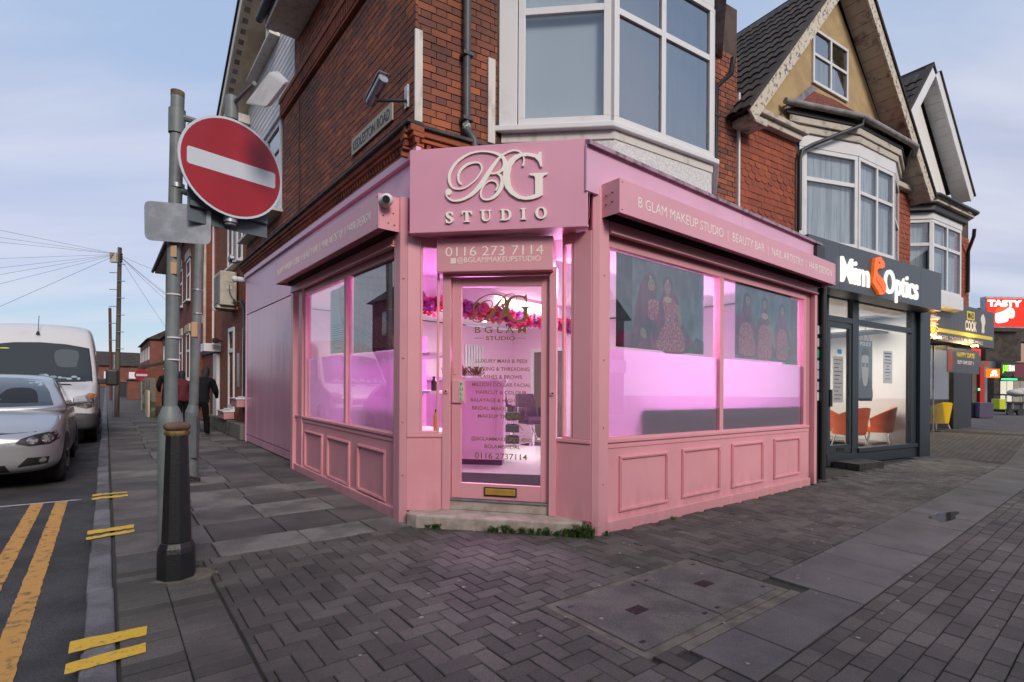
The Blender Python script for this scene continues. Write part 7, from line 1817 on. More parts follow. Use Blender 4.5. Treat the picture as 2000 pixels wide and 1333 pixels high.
# ------------------------------------------------------------------ telegraph poles and wires
M_pole = mat('creosoted_pole', (0.065, 0.05, 0.04), 0.9, col2=(0.11, 0.095, 0.08), ns=6, nd=6, stretch=(1, 1, 0.1))
bx0, by0 = gnd(228, 814)
tp = thing('telegraph_pole', 'wooden telegraph pole with pegs and cable box on the side pavement', 'telegraph pole', (bx0, by0, 0))
topz = at(233, 484, by0).z
topx = at(234, 484, by0).x
MB().tube([(bx0, by0, 0), (topx, by0, topz)], [0.075, 0.06], 12).build('pole', M_pole, tp, smooth=50)
MB().tube([(bx0 - 0.07, by0 - 0.06, 0), (bx0 - 0.04, by0 - 0.06, 2.1)], 0.035, 8).build('cable_guard', M_steel, tp, smooth=50)
for i in range(11):
    z = 2.3 + i * (topz - 2.6) / 11; x = bx0 + (topx - bx0) * z / topz
    MB().tube([(x - 0.26 if i % 2 else x, by0 - 0.09, z), (x + (0 if i % 2 else 0.26), by0 - 0.09, z)], 0.014, 5).build('climbing_peg', M_steel, tp)
MB().box(topx - 0.2, topx + 0.02, by0 - 0.2, by0 - 0.08, topz - 0.55, topz - 0.2).build('terminal_box', M_acb, tp, bev=0.02)
for k in range(4): MB().ball((topx + 0.13, by0 - 0.1, topz - 0.25 - k * 0.08), 0.045, 6, 5).build('insulator', M_blackp, tp)
rx, ry = gnd(217, 782); rz_ = at(214, 602, ry).z
tag(MB().tube([(rx, ry, 0), (rx - 0.1, ry, rz_)], 0.075, 10).build('rust_pole', mat('rust_brown_pole', (0.1, 0.035, 0.03), 0.8), smooth=50), 'slim rust brown pole behind the telegraph pole', 'pole')
p0 = Vector((topx, by0 - 0.08, topz - 0.25))
wn_ = 0
def wire(p, q, sag, lb, r=0.0045):
    pts = [tuple(p.lerp(q, k / 10) - Vector((0, 0, sag * 4 * (k / 10) * (1 - k / 10)))) for k in range(11)]
    tag(MB().tube(pts, r, 4, cap=False).build('overhead_wire', M_black), lb, 'wire', 'overhead wires from the telegraph pole')
for v, y, nm in ((446, 11, 'topmost'), (460, 11, 'second from the top'), (469, 11.5, 'third from the top'), (501, 12, 'fourth from the top'), (519, 12, 'fifth from the top'), (532, 12, 'third from the bottom'), (550, 12.5, 'second from the bottom'), (594, 13, 'lowest and steepest')):
    vv = 490 + (v - 490) * 2.6
    wire(p0, at(228 - 228 * 2.6, vv, y), 0.0, 'thin wire running left from the telegraph pole, %s' % nm)
for u, v, y, nm in ((340, 540, 19, 'topmost'), (345, 592, 21, 'second from the top'), (360, 600, 23, 'middle one'), (345, 604, 22, 'fourth from the top'), (330, 648, 24, 'steepest')):
    wire(p0, at(u, v, y), 0.05, 'thin wire running right from the telegraph pole to the houses, %s' % nm)
# ------------------------------------------------------------------ sign post, second column, bollard
M_gpost = mat('grey_green_post', (0.17, 0.20, 0.20), 0.5, col2=(0.12, 0.145, 0.15), ns=5, nd=6, nlo=0.4, nhi=0.7, bump=0.1, bs=60)
M_gplate = mat('dull_grey_plate', (0.20, 0.225, 0.26), 0.42, 0.35, col2=(0.29, 0.31, 0.34), ns=9, nd=5, nlo=0.4, nhi=0.65)
M_back = mat('sign_back_grey', (0.10, 0.13, 0.15), 0.5)
M_rust = mat('rusty_cap', (0.10, 0.06, 0.04), 0.8, col2=(0.17, 0.12, 0.07), ns=14)
M_castk = mat('black_cast_iron', (0.014, 0.015, 0.017), 0.42, col2=(0.05, 0.032, 0.022), ns=5, nd=8, nlo=0.55, nhi=0.78, bump=0.2, bs=70)
px_, py_ = gnd(334, 1080)
sp = thing('sign_post', 'grey post carrying a big no entry sign and a blank plate', 'road sign', (px_, py_, 0))
tpv = at(347, 190, py_); b1 = at(333, 812, py_)
MB().tube([(px_, py_, -0.02), (b1.x, py_, b1.z - 0.06), (b1.x, py_, b1.z), (b1.x + 0.0, py_, b1.z + 0.07)], [0.083, 0.083, 0.078, 0.05], 20).build('post_base', M_gpost, sp, smooth=40)
MB().tube([(b1.x, py_, b1.z + 0.05), (tpv.x, py_, tpv.z)], 0.045, 18).build('post_shaft', M_gpost, sp, smooth=40)
MB().tube([(tpv.x, py_, tpv.z + 0.001), (tpv.x, py_, tpv.z + 0.04)], 0.046, 18).build('post_cap', M_rust, sp, smooth=40)
MB().tube([tuple(at(346, 215, py_)), tuple(at(345.5, 262, py_))], 0.056, 18).build('collar', M_gpost, sp, smooth=40)
YS = py_ + 0.05
cS = at(455, 330, YS); FS = Fr((cS.x, cS.y), 40.7)
RD = 0.372
def disc(F, cs, cz_, r, t0, t1, nm, m, par, n=48, bev=0):
    return MB(F).prism([(cs + r * math.cos(2 * math.pi * k / n), cz_ + r * math.sin(2 * math.pi * k / n)) for k in range(n)], t0, t1).build(nm, m, par, bev=bev)
disc(FS, 0, cS.z, RD, 0.0, 0.012, 'disc', M_swht, sp); disc(FS, 0, cS.z, RD - 0.017, 0.0122, 0.0135, 'red_face', M_sred, sp)
bw_, bh_ = 0.315, 0.062; rr_ = 0.018
bar = [(x * (bw_ - rr_) + rr_ * math.cos(a), cS.z + z * (bh_ - rr_) + rr_ * math.sin(a)) for x, z, a0 in ((1, 1, 0), (-1, 1, math.pi / 2), (-1, -1, math.pi), (1, -1, 1.5 * math.pi)) for a in [a0 + k * math.pi / 8 for k in range(5)]]
MB(FS).prism(bar, 0.0137, 0.0147).build('white_bar', M_swht, sp)
s0, zt_ = FS.px(367, 240, -0.09); s1, zb_ = FS.px(522, 466, -0.09)
MB(FS).box(s0, s1, -0.1, -0.09, zb_, zt_).build('back_plate', M_back, sp, bev=0.003)
for f in (0.18, 0.8): z = zb_ + (zt_ - zb_) * f; MB(FS).box(s0 + 0.01, s1 - 0.01, -0.089, -0.06, z - 0.02, z + 0.02).build('channel', M_back, sp, bev=0.003)
MB(FS).tube([(0, -0.045, FS.px(455, 442, -0.045)[1]), (0, -0.045, FS.px(455, 196, -0.045)[1])], 0.04, 14).build('stub_post', M_gpost, sp, smooth=40)
zA, zB2 = FS.px(457, 236, -0.045)[1], FS.px(457, 192, -0.045)[1]
MB(FS).tube([(0.005, -0.045, zA), (0.005, -0.045, zB2)], 0.047, 14).build('lamp_collar', M_gpost, sp, smooth=40)
for v0, v1, vv in ((222, 240, 0), (365, 380, 1)):
    a = at(347, v0 + 5, py_); b = FS.p(0, -0.045, FS.px(455, v1 + (20 if not vv else 30), -0.045)[1])
    MB().tube([tuple(a), tuple(b)], 0.024, 8).build('bracket_arm', M_gpost, sp, smooth=40)
MB(FS).tube([(0, -0.045, FS.px(455, 437, -0.045)[1]), (0, -0.045, FS.px(455, 428, -0.045)[1])], 0.05, 14).build('clamp', M_steel, sp, smooth=40)
MB().tube([tuple(at(346, 360, py_)), tuple(at(346, 368, py_))], 0.05, 14).build('band_clip', M_steel, sp, smooth=40)
# sign light
A = FS.p(0.02, -0.03, zB2 - 0.04); B = at(497, 163, YS - 0.25)
MB().tube([tuple(A), tuple(B)], 0.016, 8).build('lamp_arm', M_gpost, sp, smooth=40)
cn_ = [at(476, 205, YS - 0.28), at(488, 212, YS - 0.38), at(520, 210, YS - 0.42), at(556, 160, YS - 0.42), at(525, 140, YS - 0.28)]
la = [at(476, 204, YS - 0.25), at(517, 212, YS - 0.40), at(557, 160, YS - 0.40), at(526, 139, YS - 0.25)]
thk = Vector((0.02, 0.11, 0.075))
MB().add([*la, *[p + thk * (1 if i in (0, 3) else 0.55) for i, p in enumerate(la)]], [(0, 3, 2, 1), (4, 5, 6, 7), (0, 1, 5, 4), (1, 2, 6, 5), (2, 3, 7, 6), (3, 0, 4, 7)]).build('sign_light', mat('grubby_white_lamp', (0.46, 0.45, 0.45), 0.6, col2=(0.38, 0.36, 0.36), ns=7), sp, bev=0.02)
# blank plate
yp = py_ - 0.06; cP = at(348, 436, yp); FP = Fr((cP.x, cP.y), 71.0)
q = [FP.px(282, 392), FP.px(413, 404), FP.px(412, 479), FP.px(283, 469)]
def rounded(pts, r):
    out = []; n = len(pts)
    for i in range(n):
        p, a, b = Vector(pts[i]), Vector(pts[i - 1]), Vector(pts[(i + 1) % n])
        u_, v_ = (a - p).normalized() * r, (b - p).normalized() * r
        for k in range(5):
            f = k / 4; w = p + u_ * (1 - f) ** 2 + v_ * f ** 2; out.append((w.x, w.y))
    return out
MB(FP).prism(rounded(q, 0.045), 0.0, 0.006).build('blank_plate', M_gplate, sp)
for v, c in ((522, (0.6, 0.40, 0.24)), (508, (0.6, 0.40, 0.24))):
    pass
for v0, v1 in ((480, 502), (512, 535)):
    a, b = at(336, v1, py_ - 0.046), at(345, v0, py_ - 0.046); MB().box(a.x - 0.01, b.x, py_ - 0.0475, py_ - 0.044, a.z, b.z).build('number_sticker', mat('tan_sticker', (0.55, 0.36, 0.2), 0.6), sp)
for v in (576, 660, 703): a = at(339, v, py_); MB().tube([(a.x, py_, a.z - 0.005), (a.x, py_, a.z + 0.005)], 0.048, 16).build('cable_tie', M_upvc, sp, smooth=40)

qx, qy = gnd(372, 938)
lc = thing('lamp_column', 'slimmer grey street column behind the no entry sign post', 'street lamp', (qx, qy, 0))
k1, k2, k3 = at(376, 806, qy), at(378, 790, qy), at(396, 330, qy)
MB().tube([(qx, qy, -0.02), (k1.x, qy, k1.z)], 0.085, 16).build('column_base', M_gpost, lc, smooth=40)
MB().tube([(k1.x, qy, k1.z + 0.001), (k2.x, qy, k2.z)], [0.085, 0.055], 16).build('column_shoulder', M_gpost, lc, smooth=40)
MB().tube([(k2.x, qy, k2.z), (k3.x, qy, k3.z)], [0.055, 0.05], 16).build('column_shaft', M_gpost, lc, smooth=40)
MB().box(k1.x + 0.03, k1.x + 0.1, qy - 0.09, qy - 0.06, 0.3, 0.85).build('access_door', M_gpost, lc, bev=0.004)
a = at(381, 655, qy - 0.06); MB().box(a.x - 0.045, a.x + 0.03, qy - 0.066, qy - 0.057, a.z - 0.02, a.z + 0.17).build('number_sticker', mat('tan_sticker', (0.55, 0.36, 0.2), 0.6), lc)
for v in (567, 613): a = at(386, v, qy); MB().tube([(a.x, qy, a.z - 0.01), (a.x, qy, a.z + 0.01)], 0.062, 14).build('band_clip', M_steel, lc, smooth=40)
for k in range(3):
    pts = [(qx + 0.1 + 0.09 * math.cos(t * 0.5 + k), qy - 0.12 + 0.05 * math.sin(t * 0.5 + k), 0.02 + 0.02 * k + 0.02 * math.sin(t * 0.5)) for t in range(14)]
    if k == 0: cbm = MB()
    cbm.tube(pts, 0.008, 5, cap=False)
tag(cbm.build('loose_cable', M_blackp), 'loop of loose black cable at the foot of the slim column', 'cable')

gx, gy = -2.215, 3.43
bo = thing('bollard', 'black cast iron bollard with a rusty brown cap beside the kerb', 'bollard', (gx, gy, 0))
MB().lathe([(0.112, -0.02), (0.112, 0.17), (0.106, 0.2), (0.09, 0.235)], gx, gy, 8).build('base', M_castk, bo, bev=0.006)
MB().lathe([(0.088, 0.236), (0.082, 0.4), (0.066, 0.93)], gx, gy, 8).build('shaft', M_castk, bo, bev=0.004)
MB().lathe([(0.068, 0.931), (0.075, 0.945), (0.072, 0.96), (0.066, 0.965)], gx, gy, 20).build('neck_ring', mat('worn_gilt', (0.2, 0.12, 0.04), 0.6, col2=(0.06, 0.04, 0.03), ns=20), bo, smooth=50)
MB().lathe([(0.064, 0.966), (0.076, 0.98), (0.079, 0.995), (0.072, 1.008), (0.04, 1.018), (0.0, 1.02)], gx, gy, 24).build('cap', M_rust, bo, smooth=50)
MB().vprism([(gx - 0.17, gy - 0.12), (gx + 0.16, gy - 0.15), (gx + 0.24, gy + 0.1), (gx + 0.1, gy + 0.17), (gx - 0.13, gy + 0.15)], -0.03, 0.0).build('mortar_bed', M_cement, pavement)

# ------------------------------------------------------------------ vehicles
def loft(sections, cap=True):
    mb = MB(); n = len(sections[0][1]); rings = []
    for x, half in sections:
        ring = [(x, -y, z) for y, z in reversed(half[1:])] + [(x, y, z) for y, z in half]
        if half[-1][0] == 0: ring = ring[1:]
        rings.append(ring)
    m = len(rings[0]); o = 0
    for r in rings: mb.v += [Vector(p) for p in r]
    for i in range(len(rings) - 1):
        for k in range(m):
            mb.f.append((i * m + k, i * m + (k + 1) % m, (i + 1) * m + (k + 1) % m, (i + 1) * m + k))
    if cap: mb.f.append(tuple(range(m - 1, -1, -1))); mb.f.append(tuple((len(rings) - 1) * m + k for k in range(m)))
    return mb
def subsurf_mesh(mb, name, m, lv=2):
    me = mb.mesh(name, m, local=True); o = bpy.data.objects.new('tmp', me); COL.objects.link(o)
    md = o.modifiers.new('s', 'SUBSURF'); md.levels = lv; md.render_levels = lv
    dg = bpy.context.evaluated_depsgraph_get(); dg.update()
    ev = o.evaluated_get(dg); out = bpy.data.meshes.new_from_object(ev, preserve_all_data_layers=False, depsgraph=dg)
    bpy.data.objects.remove(o)
    for p in out.polygons: p.use_smooth = True
    return out
def obj_from(me, name, parent):
    o = bpy.data.objects.new(name, me); COL.objects.link(o); o.parent = parent; ORG[o.name] = org(parent); return o
def bvh_of(*mes):
    v, f = [], []
    for me in mes:
        o = len(v); v += [x.co.copy() for x in me.vertices]; f += [tuple(o + i for i in p.vertices) for p in me.polygons]
    return BVHTree.FromPolygons(v, f)
def decal(bvh, outline, axis, start, off, name, m, parent, rings=5, thick=0.0, dens=1):
    """patch that follows the body: outline in the two other axes, projected along axis from start"""
    if dens > 1:
        q = []
        for i in range(len(outline)):
            a, b = outline[i], outline[(i + 1) % len(outline)]
            q += [(a[0] + (b[0] - a[0]) * k / dens, a[1] + (b[1] - a[1]) * k / dens) for k in range(dens)]
        outline = q
    n = len(outline); cx = sum(p[0] for p in outline) / n; cy = sum(p[1] for p in outline) / n
    sg = 1 if start < 0 else -1
    def hit(a, b):
        if axis == 'x': o, d = Vector((start, a, b)), Vector((sg, 0, 0))
        elif axis == 'y': o, d = Vector((a, start, b)), Vector((0, sg, 0))
        else: o, d = Vector((a, b, start)), Vector((0, 0, sg))
        h = bvh.ray_cast(o, d)
        return (h[0] - d * off) if h[0] else None
    V, idx = [], []
    for r in range(rings + 1):
        f = 1 - r / rings if r < rings else 0.0
        row = []
        for p in (outline if r < rings else [(cx, cy)]):
            h = hit(cx + (p[0] - cx) * f, cy + (p[1] - cy) * f)
            if h is None: h = V[-1].copy() if V else Vector((0, 0, 0))
            row.append(len(V)); V.append(h)
        idx.append(row)
    mb = MB(); mb.v = V
    for r in range(rings - 1):
        for k in range(n): mb.f.append((idx[r][k], idx[r][(k + 1) % n], idx[r + 1][(k + 1) % n], idx[r + 1][k]))
    for k in range(n): mb.f.append((idx[rings - 1][k], idx[rings - 1][(k + 1) % n], idx[rings][0]))
    return mb.build(name, m, parent, smooth=60, local=True)
def wheel(parent, x, y, r, w, tyre, rim):
    s = 1 if y > 0 else -1
    t = MB().tube([(x, y - w / 2 * s, r), (x, y - w / 2 * s + 0.02 * s, r), (x, y + w / 2 * s - 0.02 * s, r), (x, y + w / 2 * s, r)], [r * 0.93, r, r, r * 0.93], 28).build('wheel', tyre, parent, smooth=35, local=True)
    MB().tube([(x, y + w / 2 * s, r), (x, y + w / 2 * s + 0.012 * s, r)], [r * 0.7, r * 0.66], 24).build('rim', rim, t, smooth=35, local=True)
    for k in range(5):
        a = 2 * math.pi * k / 5; MB().tube([(x, y + (w / 2 + 0.014) * s, r), (x + r * 0.62 * math.cos(a), y + (w / 2 + 0.014) * s, r + r * 0.62 * math.sin(a))], [0.03, 0.022], 6).build('spoke', rim, t, local=True)
M_tyre = mat('tyre_rubber', (0.015, 0.015, 0.016), 0.85, bump=0.2, bs=80)
M_rim = mat('alloy', (0.4, 0.41, 0.43), 0.35, 0.8)
M_rimd = mat('grey_wheel', (0.09, 0.09, 0.095), 0.5, 0.4)
M_silver = mat('silver_car_paint', (0.41, 0.43, 0.46), 0.3, 0.55, coat=0.7)
M_carglass = mat('car_glass', (0.018, 0.03, 0.04), 0.04, spec=1.0, coat=0.5)
M_lens = mat('headlamp_lens', (0.30, 0.30, 0.30), 0.08, 0.3, col2=(0.10, 0.10, 0.11), ns=22, nd=2, nlo=0.45, nhi=0.55, coat=1.0)
M_amber = mat('amber_lens', (0.45, 0.14, 0.03), 0.2)
M_vwhite = mat('van_white_paint', (0.60, 0.60, 0.61), 0.32, col2=(0.50, 0.48, 0.46), ns=2.5, nd=7, nlo=0.45, nhi=0.8, coat=0.3)
rzL = math.atan2(FL.d[1], FL.d[0])

car = thing('parked_car', 'silver hatchback parked at the kerb in front of the white van', 'car', FL.p(3.82, 3.45, ROAD_Z), None, rzL)
st = [(0.0, .50, .30, .60), (0.05, .66, .24, .655), (0.16, .78, .20, .71), (0.36, .855, .19, .79), (0.75, .88, .18, .875), (1.1, .885, .18, .93), (1.5, .885, .18, .95), (2.2, .885, .18, .95), (3.0, .885, .18, .96), (3.7, .88, .19, .98), (4.1, .83, .22, .98), (4.28, .70, .30, .92)]
secs = [(x, [(0, zb), (w * .8, zb), (w * .97, zb + .07), (w, .44), (w * .995, .60 if zt > .68 else zt - .07), (w * .965, zt - .055), (w * .86, zt - .005), (w * .5, zt + .022), (0, zt + .03)]) for x, w, zb, zt in st]
bm_ = subsurf_mesh(loft(secs), 'car_body', M_silver)
gs_ = [(0.98, .86, .84, .955), (1.2, .86, .80, 1.10), (1.55, .86, .74, 1.27), (1.95, .86, .68, 1.395), (2.5, .86, .66, 1.425), (3.2, .86, .65, 1.40), (3.75, .84, .63, 1.28), (4.12, .78, .62, 1.02)]
gsec = [(x, [(0, .86), (wb, .86), (wb * .995, .93), (wr + (wb - wr) * .35, .95 + (zr - .95) * .55), (wr, zr - .035), (wr * .8, zr - .005), (wr * .4, zr + .005), (0, zr + .008)]) for x, wb, wr, zr in gs_]
gm_ = subsurf_mesh(loft(gsec), 'car_cabin', M_silver)
bo_ = obj_from(bm_, 'body', car); ca_ = obj_from(gm_, 'cabin', car)
cb_, cg_ = bvh_of(bm_), bvh_of(gm_)
both = bvh_of(bm_, gm_)
ws = decal(cg_, [(-.72, .99), (-.3, .978), (0, .976), (.3, .978), (.72, .99), (.65, 1.18), (.545, 1.335), (.3, 1.362), (0, 1.37), (-.3, 1.362), (-.545, 1.335), (-.65, 1.18)], 'x', -2, .004, 'windscreen', M_carglass, car, rings=7, dens=4)
for s in (1, -1):
    decal(cg_, [(1.32, .99), (2.3, 1.0), (2.3, 1.335), (2.02, 1.32), (1.7, 1.22)], 'y', 3 * s, .004, 'side_window', M_carglass, car, dens=3)
    decal(cg_, [(2.38, 1.0), (3.55, 1.02), (3.3, 1.31), (2.38, 1.335)], 'y', 3 * s, .004, 'side_window', M_carglass, car, dens=3)
    hl = decal(cb_, [(s * y, z) for y, z in ((.44, .575), (.57, .54), (.74, .55), (.82, .60), (.845, .675), (.78, .70), (.62, .675), (.49, .63))], 'x', -2, .006, 'headlight', M_black, car, dens=3)
    for yy, zz, r in ((.59, .605, .05), (.72, .62, .056)): decal(cb_, [(s * (yy + r * math.cos(k * math.pi / 8)), zz + r * .9 * math.sin(k * math.pi / 8)) for k in range(16)], 'x', -2, .010, 'lamp_unit', M_lens, hl, rings=3)
    decal(cb_, [(s * y, z) for y, z in ((.05, .50), (.10, .47), (.26, .475), (.31, .53), (.29, .59), (.22, .615), (.07, .605), (.04, .56))], 'x', -2, .012, 'grille_surround', M_chrome, car, dens=3)
    decal(cb_, [(s * y, z) for y, z in ((.065, .505), (.11, .485), (.25, .49), (.292, .533), (.275, .58), (.21, .60), (.08, .592), (.056, .555))], 'x', -2, .015, 'grille', M_black, car, dens=3)
    decal(cb_, [(s * y, z) for y, z in ((.46, .30), (.72, .32), (.74, .40), (.55, .405))], 'x', -2, .008, 'fog_recess', M_black, car, dens=4)
    decal(cb_, [(s * (.68 + .036 * math.cos(k * math.pi / 6)), .365 + .034 * math.sin(k * math.pi / 6)) for k in range(12)], 'x', -2, .014, 'fog_lamp', M_lens, car, rings=3)
    for xw in (.77, 3.45):
        decal(cb_, [(xw + .345 * math.cos(k * math.pi / 12), max(.19, .31 + .345 * math.sin(k * math.pi / 12))) for k in range(24)], 'y', 3 * s, .006, 'wheel_arch', M_black, car)
        wheel(car, xw, s * .755, .315, .2, M_tyre, M_rimd)
    mi = MB().add([(1.36, s * .90, .99), (1.50, s * .90, .98), (1.52, s * 1.08, 1.0), (1.38, s * 1.10, 1.01), (1.37, s * .91, 1.10), (1.48, s * .91, 1.10), (1.50, s * 1.05, 1.12), (1.40, s * 1.06, 1.12)], [(0, 3, 2, 1), (4, 5, 6, 7), (0, 1, 5, 4), (1, 2, 6, 5), (2, 3, 7, 6), (3, 0, 4, 7)]).build('door_mirror', M_silver, car, bev=0.03, local=True)
    MB().box(1.40, 1.47, min(s * .82, s * .93), max(s * .82, s * .93), .965, .995).build('mirror_arm', M_black, mi, local=True)
decal(cb_, [(-.40, .24), (.40, .24), (.36, .33), (-.36, .33)], 'x', -2, .008, 'lower_intake', M_black, car, dens=4)
decal(cb_, [(-.62, .705), (-.3, .69), (.3, .69), (.62, .705), (.62, .7), (.3, .685), (-.3, .685), (-.62, .7)], 'x', -2, .003, 'bonnet_gap', M_black, car, rings=2, dens=3)
decal(cg_, ell(0.0, 1.30, .11, .028, 12), 'x', -2, .007, 'interior_mirror', M_black, car, rings=2)
for y0 in (-.36, .36):
    decal(cg_, sm([(y0 - .2, 1.03), (y0 + .2, 1.03), (y0 + .17, 1.16), (y0 + .09, 1.22), (y0 - .09, 1.22), (y0 - .17, 1.16)], 2), 'x', -2, .006, 'seat_back', mat('seat_dark', (0.008, 0.01, 0.012), 0.6), car, rings=3)
for s in (1, -1):
    for xx in (1.28, 2.32): decal(cb_, [(xx, .30), (xx + .008, .30), (xx + .008, .9), (xx, .9)], 'y', 3 * s, .003, 'door_gap', M_black, car, rings=2, dens=5)
van = thing('parked_van', 'tall white panel van with litter on its dashboard behind the silver car', 'van', FL.p(8.95, 3.28, ROAD_Z), None, rzL)
vs = [(0.0, .80, .34, .92), (0.06, .90, .30, 1.0), (0.25, .96, .28, 1.10), (0.6, .985, .28, 1.19), (0.95, .99, .28, 1.28), (1.12, .99, .28, 1.50), (1.42, .99, .28, 1.95), (1.66, .985, .28, 2.28), (1.95, .985, .28, 2.50), (2.4, .985, .28, 2.58), (3.5, .985, .28, 2.62), (5.0, .985, .28, 2.62), (5.75, .98, .30, 2.58), (5.85, .95, .34, 2.5)]
def vsec(x, w, zb, zt):
    hi = max(0.0, (zt - 1.3) / 1.3)
    return (x, [(0, zb), (w * .9, zb), (w, zb + .1), (w, .75 + .25 * hi), (w * (1 - .01 * hi), min(zt - .12, 1.0 + .45 * hi)), (w * (.985 - .11 * hi), zt - .1 - .02 * hi), (w * (.93 - .14 * hi), zt - .02), (w * .5, zt + .02), (0, zt + .03)])
vm = subsurf_mesh(loft([vsec(*a) for a in vs]), 'van_body', M_vwhite)
vb = obj_from(vm, 'body', van); vv_ = bvh_of(vm)
wo = [(-.86, 1.30), (0, 1.275), (.86, 1.30), (.84, 1.6), (.79, 2.02), (.4, 2.09), (0, 2.11), (-.4, 2.09), (-.79, 2.02), (-.84, 1.6)]
decal(vv_, [(y * 1.025, 1.69 + (z - 1.69) * 1.035) for y, z in wo], 'x', -2, .004, 'screen_surround', M_black, van, rings=8, dens=5)
decal(vv_, wo, 'x', -2, .007, 'cab_interior', mat('cab_dark', (0.012, 0.016, 0.02), 0.8), van, rings=8, dens=5)
rl_ = random.Random(4); lit = []
for k in range(22):
    c0 = -0.66 + k * 0.066 + rl_.uniform(-.03, .03); w0 = rl_.uniform(.05, .14); h0 = rl_.uniform(.03, .09); z0 = 1.315 + rl_.uniform(0, .05)
    lit.append((rl_.choice(((0.5, 0.52, 0.54), (0.62, 0.62, 0.6), (0.25, 0.4, 0.48), (0.4, 0.4, 0.38), (0.12, 0.3, 0.4), (0.55, 0.5, 0.45))), (c0, c0 + w0, z0, z0 + h0)))
for c, (a, b, z0, z1) in lit:
    decal(vv_, ell((a + b) / 2, (z0 + z1) / 2, (b - a) / 2, (z1 - z0) / 2, 10), 'x', -2, .016, 'dashboard_litter', mat('litter', c, 0.7), van, rings=2)
decal(vv_, sm([(-.6, 1.6), (-.3, 1.62), (-.26, 1.95), (-.62, 1.95)]), 'x', -2, .009, 'sun_visor', mat('visor_grey', (0.09, 0.1, 0.11), 0.8), van, dens=2)
decal(vv_, wo, 'x', -2, .022, 'windscreen', glass('van_screen_glass', (0.85, 0.9, 0.92), 0.07), van, rings=8, dens=5)
decal(vv_, ell(.55, 1.97, .09, .014, 10), 'x', -2, .024, 'screen_sticker', mat('lime_sticker', (0.5, 0.55, 0.1), 0.6), van, rings=2)
for s in (1, -1):
    hl = decal(vv_, [(s * y, z) for y, z in ((.60, .80), (.80, .74), (.935, .78), (.945, 1.02), (.86, 1.06), (.72, .99))], 'x', -2, .008, 'headlight', M_lens, van, dens=4)
    decal(vv_, [(s * y, z) for y, z in ((.78, .98), (.92, .94), (.93, 1.03), (.86, 1.05))], 'x', -2, .013, 'indicator', M_amber, hl, dens=3)
    decal(vv_, [(s * y, z) for y, z in ((.14, 1.215), (.56, 1.205), (.52, 1.235), (.18, 1.245))], 'x', -2, .006, 'bonnet_vent', M_black, van, dens=4)
    decal(vv_, [(1.28, 1.32), (2.1, 1.32), (2.1, 1.98), (1.62, 1.98)], 'y', 3 * s, .005, 'side_window', M_carglass, van, dens=4)
    for xx in (1.18, 2.2, 3.4): decal(vv_, [(xx, .45), (xx + .012, .45), (xx + .012, 2.2 if xx > 2 else 1.25), (xx, 2.2 if xx > 2 else 1.25)], 'y', 3 * s, .003, 'door_gap', M_black, van, rings=2, dens=6)
    for xw in (1.0, 4.6):
        decal(vv_, [(xw + .40 * math.cos(k * math.pi / 12), max(.28, .35 + .40 * math.sin(k * math.pi / 12))) for k in range(24)], 'y', 3 * s, .006, 'wheel_arch', M_black, van)
        wheel(van, xw, s * .85, .345, .22, M_tyre, M_rimd)
    mi = MB().box(1.02, 1.16, min(s * 1.10, s * 1.33), max(s * 1.10, s * 1.33), 1.2, 1.56).build('door_mirror', M_blackp, van, bev=0.04, local=True)
    MB().box(1.06, 1.12, min(s * .95, s * 1.12), max(s * .95, s * 1.12), 1.24, 1.36).build('mirror_arm', M_blackp, mi, bev=0.02, local=True)
bst = [(-.05, .74, .36, .60), (0.0, .88, .30, .66), (.1, .975, .28, .70), (.45, 1.0, .28, .70), (.62, 1.0, .30, .66)]
bmp = subsurf_mesh(loft([(x, [(0, zb), (w * .9, zb), (w, zb + .08), (w, zt - .08), (w * .95, zt), (0, zt + .01)]) for x, w, zb, zt in bst]), 'van_bumper', mat('grey_bumper', (0.05, 0.052, 0.058), 0.6))
obj_from(bmp, 'bumper', van)
decal(vv_, [(-.5, .72), (.5, .72), (.46, .86), (-.46, .86)], 'x', -2, .008, 'front_grille', M_black, van, dens=4)
MB().tube([(1.62, 0.05, 2.30), (1.66, 0.05, 2.36)], [0.035, 0.02], 10).build('aerial_base', M_blackp, van, smooth=50, local=True)
MB().tube([(1.66, 0.05, 2.36), (1.86, 0.05, 2.72)], 0.006, 5).build('aerial', M_blackp, van, local=True)

# ------------------------------------------------------------------ people
def person(label, loc, rz, joints, mats, scale=1.0):
    """one continuous body grown from a jointed skeleton; cols by height bands"""
    o = bpy.data.meshes.new('body'); verts, edges = [], []; rad = []
    names = {}
    for nm, (x, y, z), r, par in joints:
        names[nm] = len(verts); verts.append((x * scale, y * scale, z * scale)); rad.append(r * scale)
        if par: edges.append((names[par], names[nm]))
    o.from_pydata(verts, edges, [])
    ob = bpy.data.objects.new('tmp', o); COL.objects.link(ob)
    ob.modifiers.new('skin', 'SKIN'); md = ob.modifiers.new('sub', 'SUBSURF'); md.levels = 2; md.render_levels = 2
    for i, r in enumerate(rad):
        sv = o.skin_vertices[0].data[i]; rr = r if isinstance(r, tuple) else (r, r); sv.radius = rr; sv.use_root = (i == 0)
    dg = bpy.context.evaluated_depsgraph_get(); dg.update()
    me = bpy.data.meshes.new_from_object(ob.evaluated_get(dg), preserve_all_data_layers=False, depsgraph=dg)
    bpy.data.objects.remove(ob)
    me.materials.clear()
    for m, f in mats: me.materials.append(m)
    for p in me.polygons:
        p.use_smooth = True; c = p.center / scale
        for k, (m, f) in enumerate(mats):
            if f(c): p.material_index = k; break
    pe = thing('person', label, 'person', loc, None, rz)
    obj_from(me, 'body', pe)
    return pe
M_coat = mat('black_jacket', (0.007, 0.0075, 0.01), 0.85, bump=0.8, bs=22, stretch=(0.3, 0.3, 2), spec=0.2)
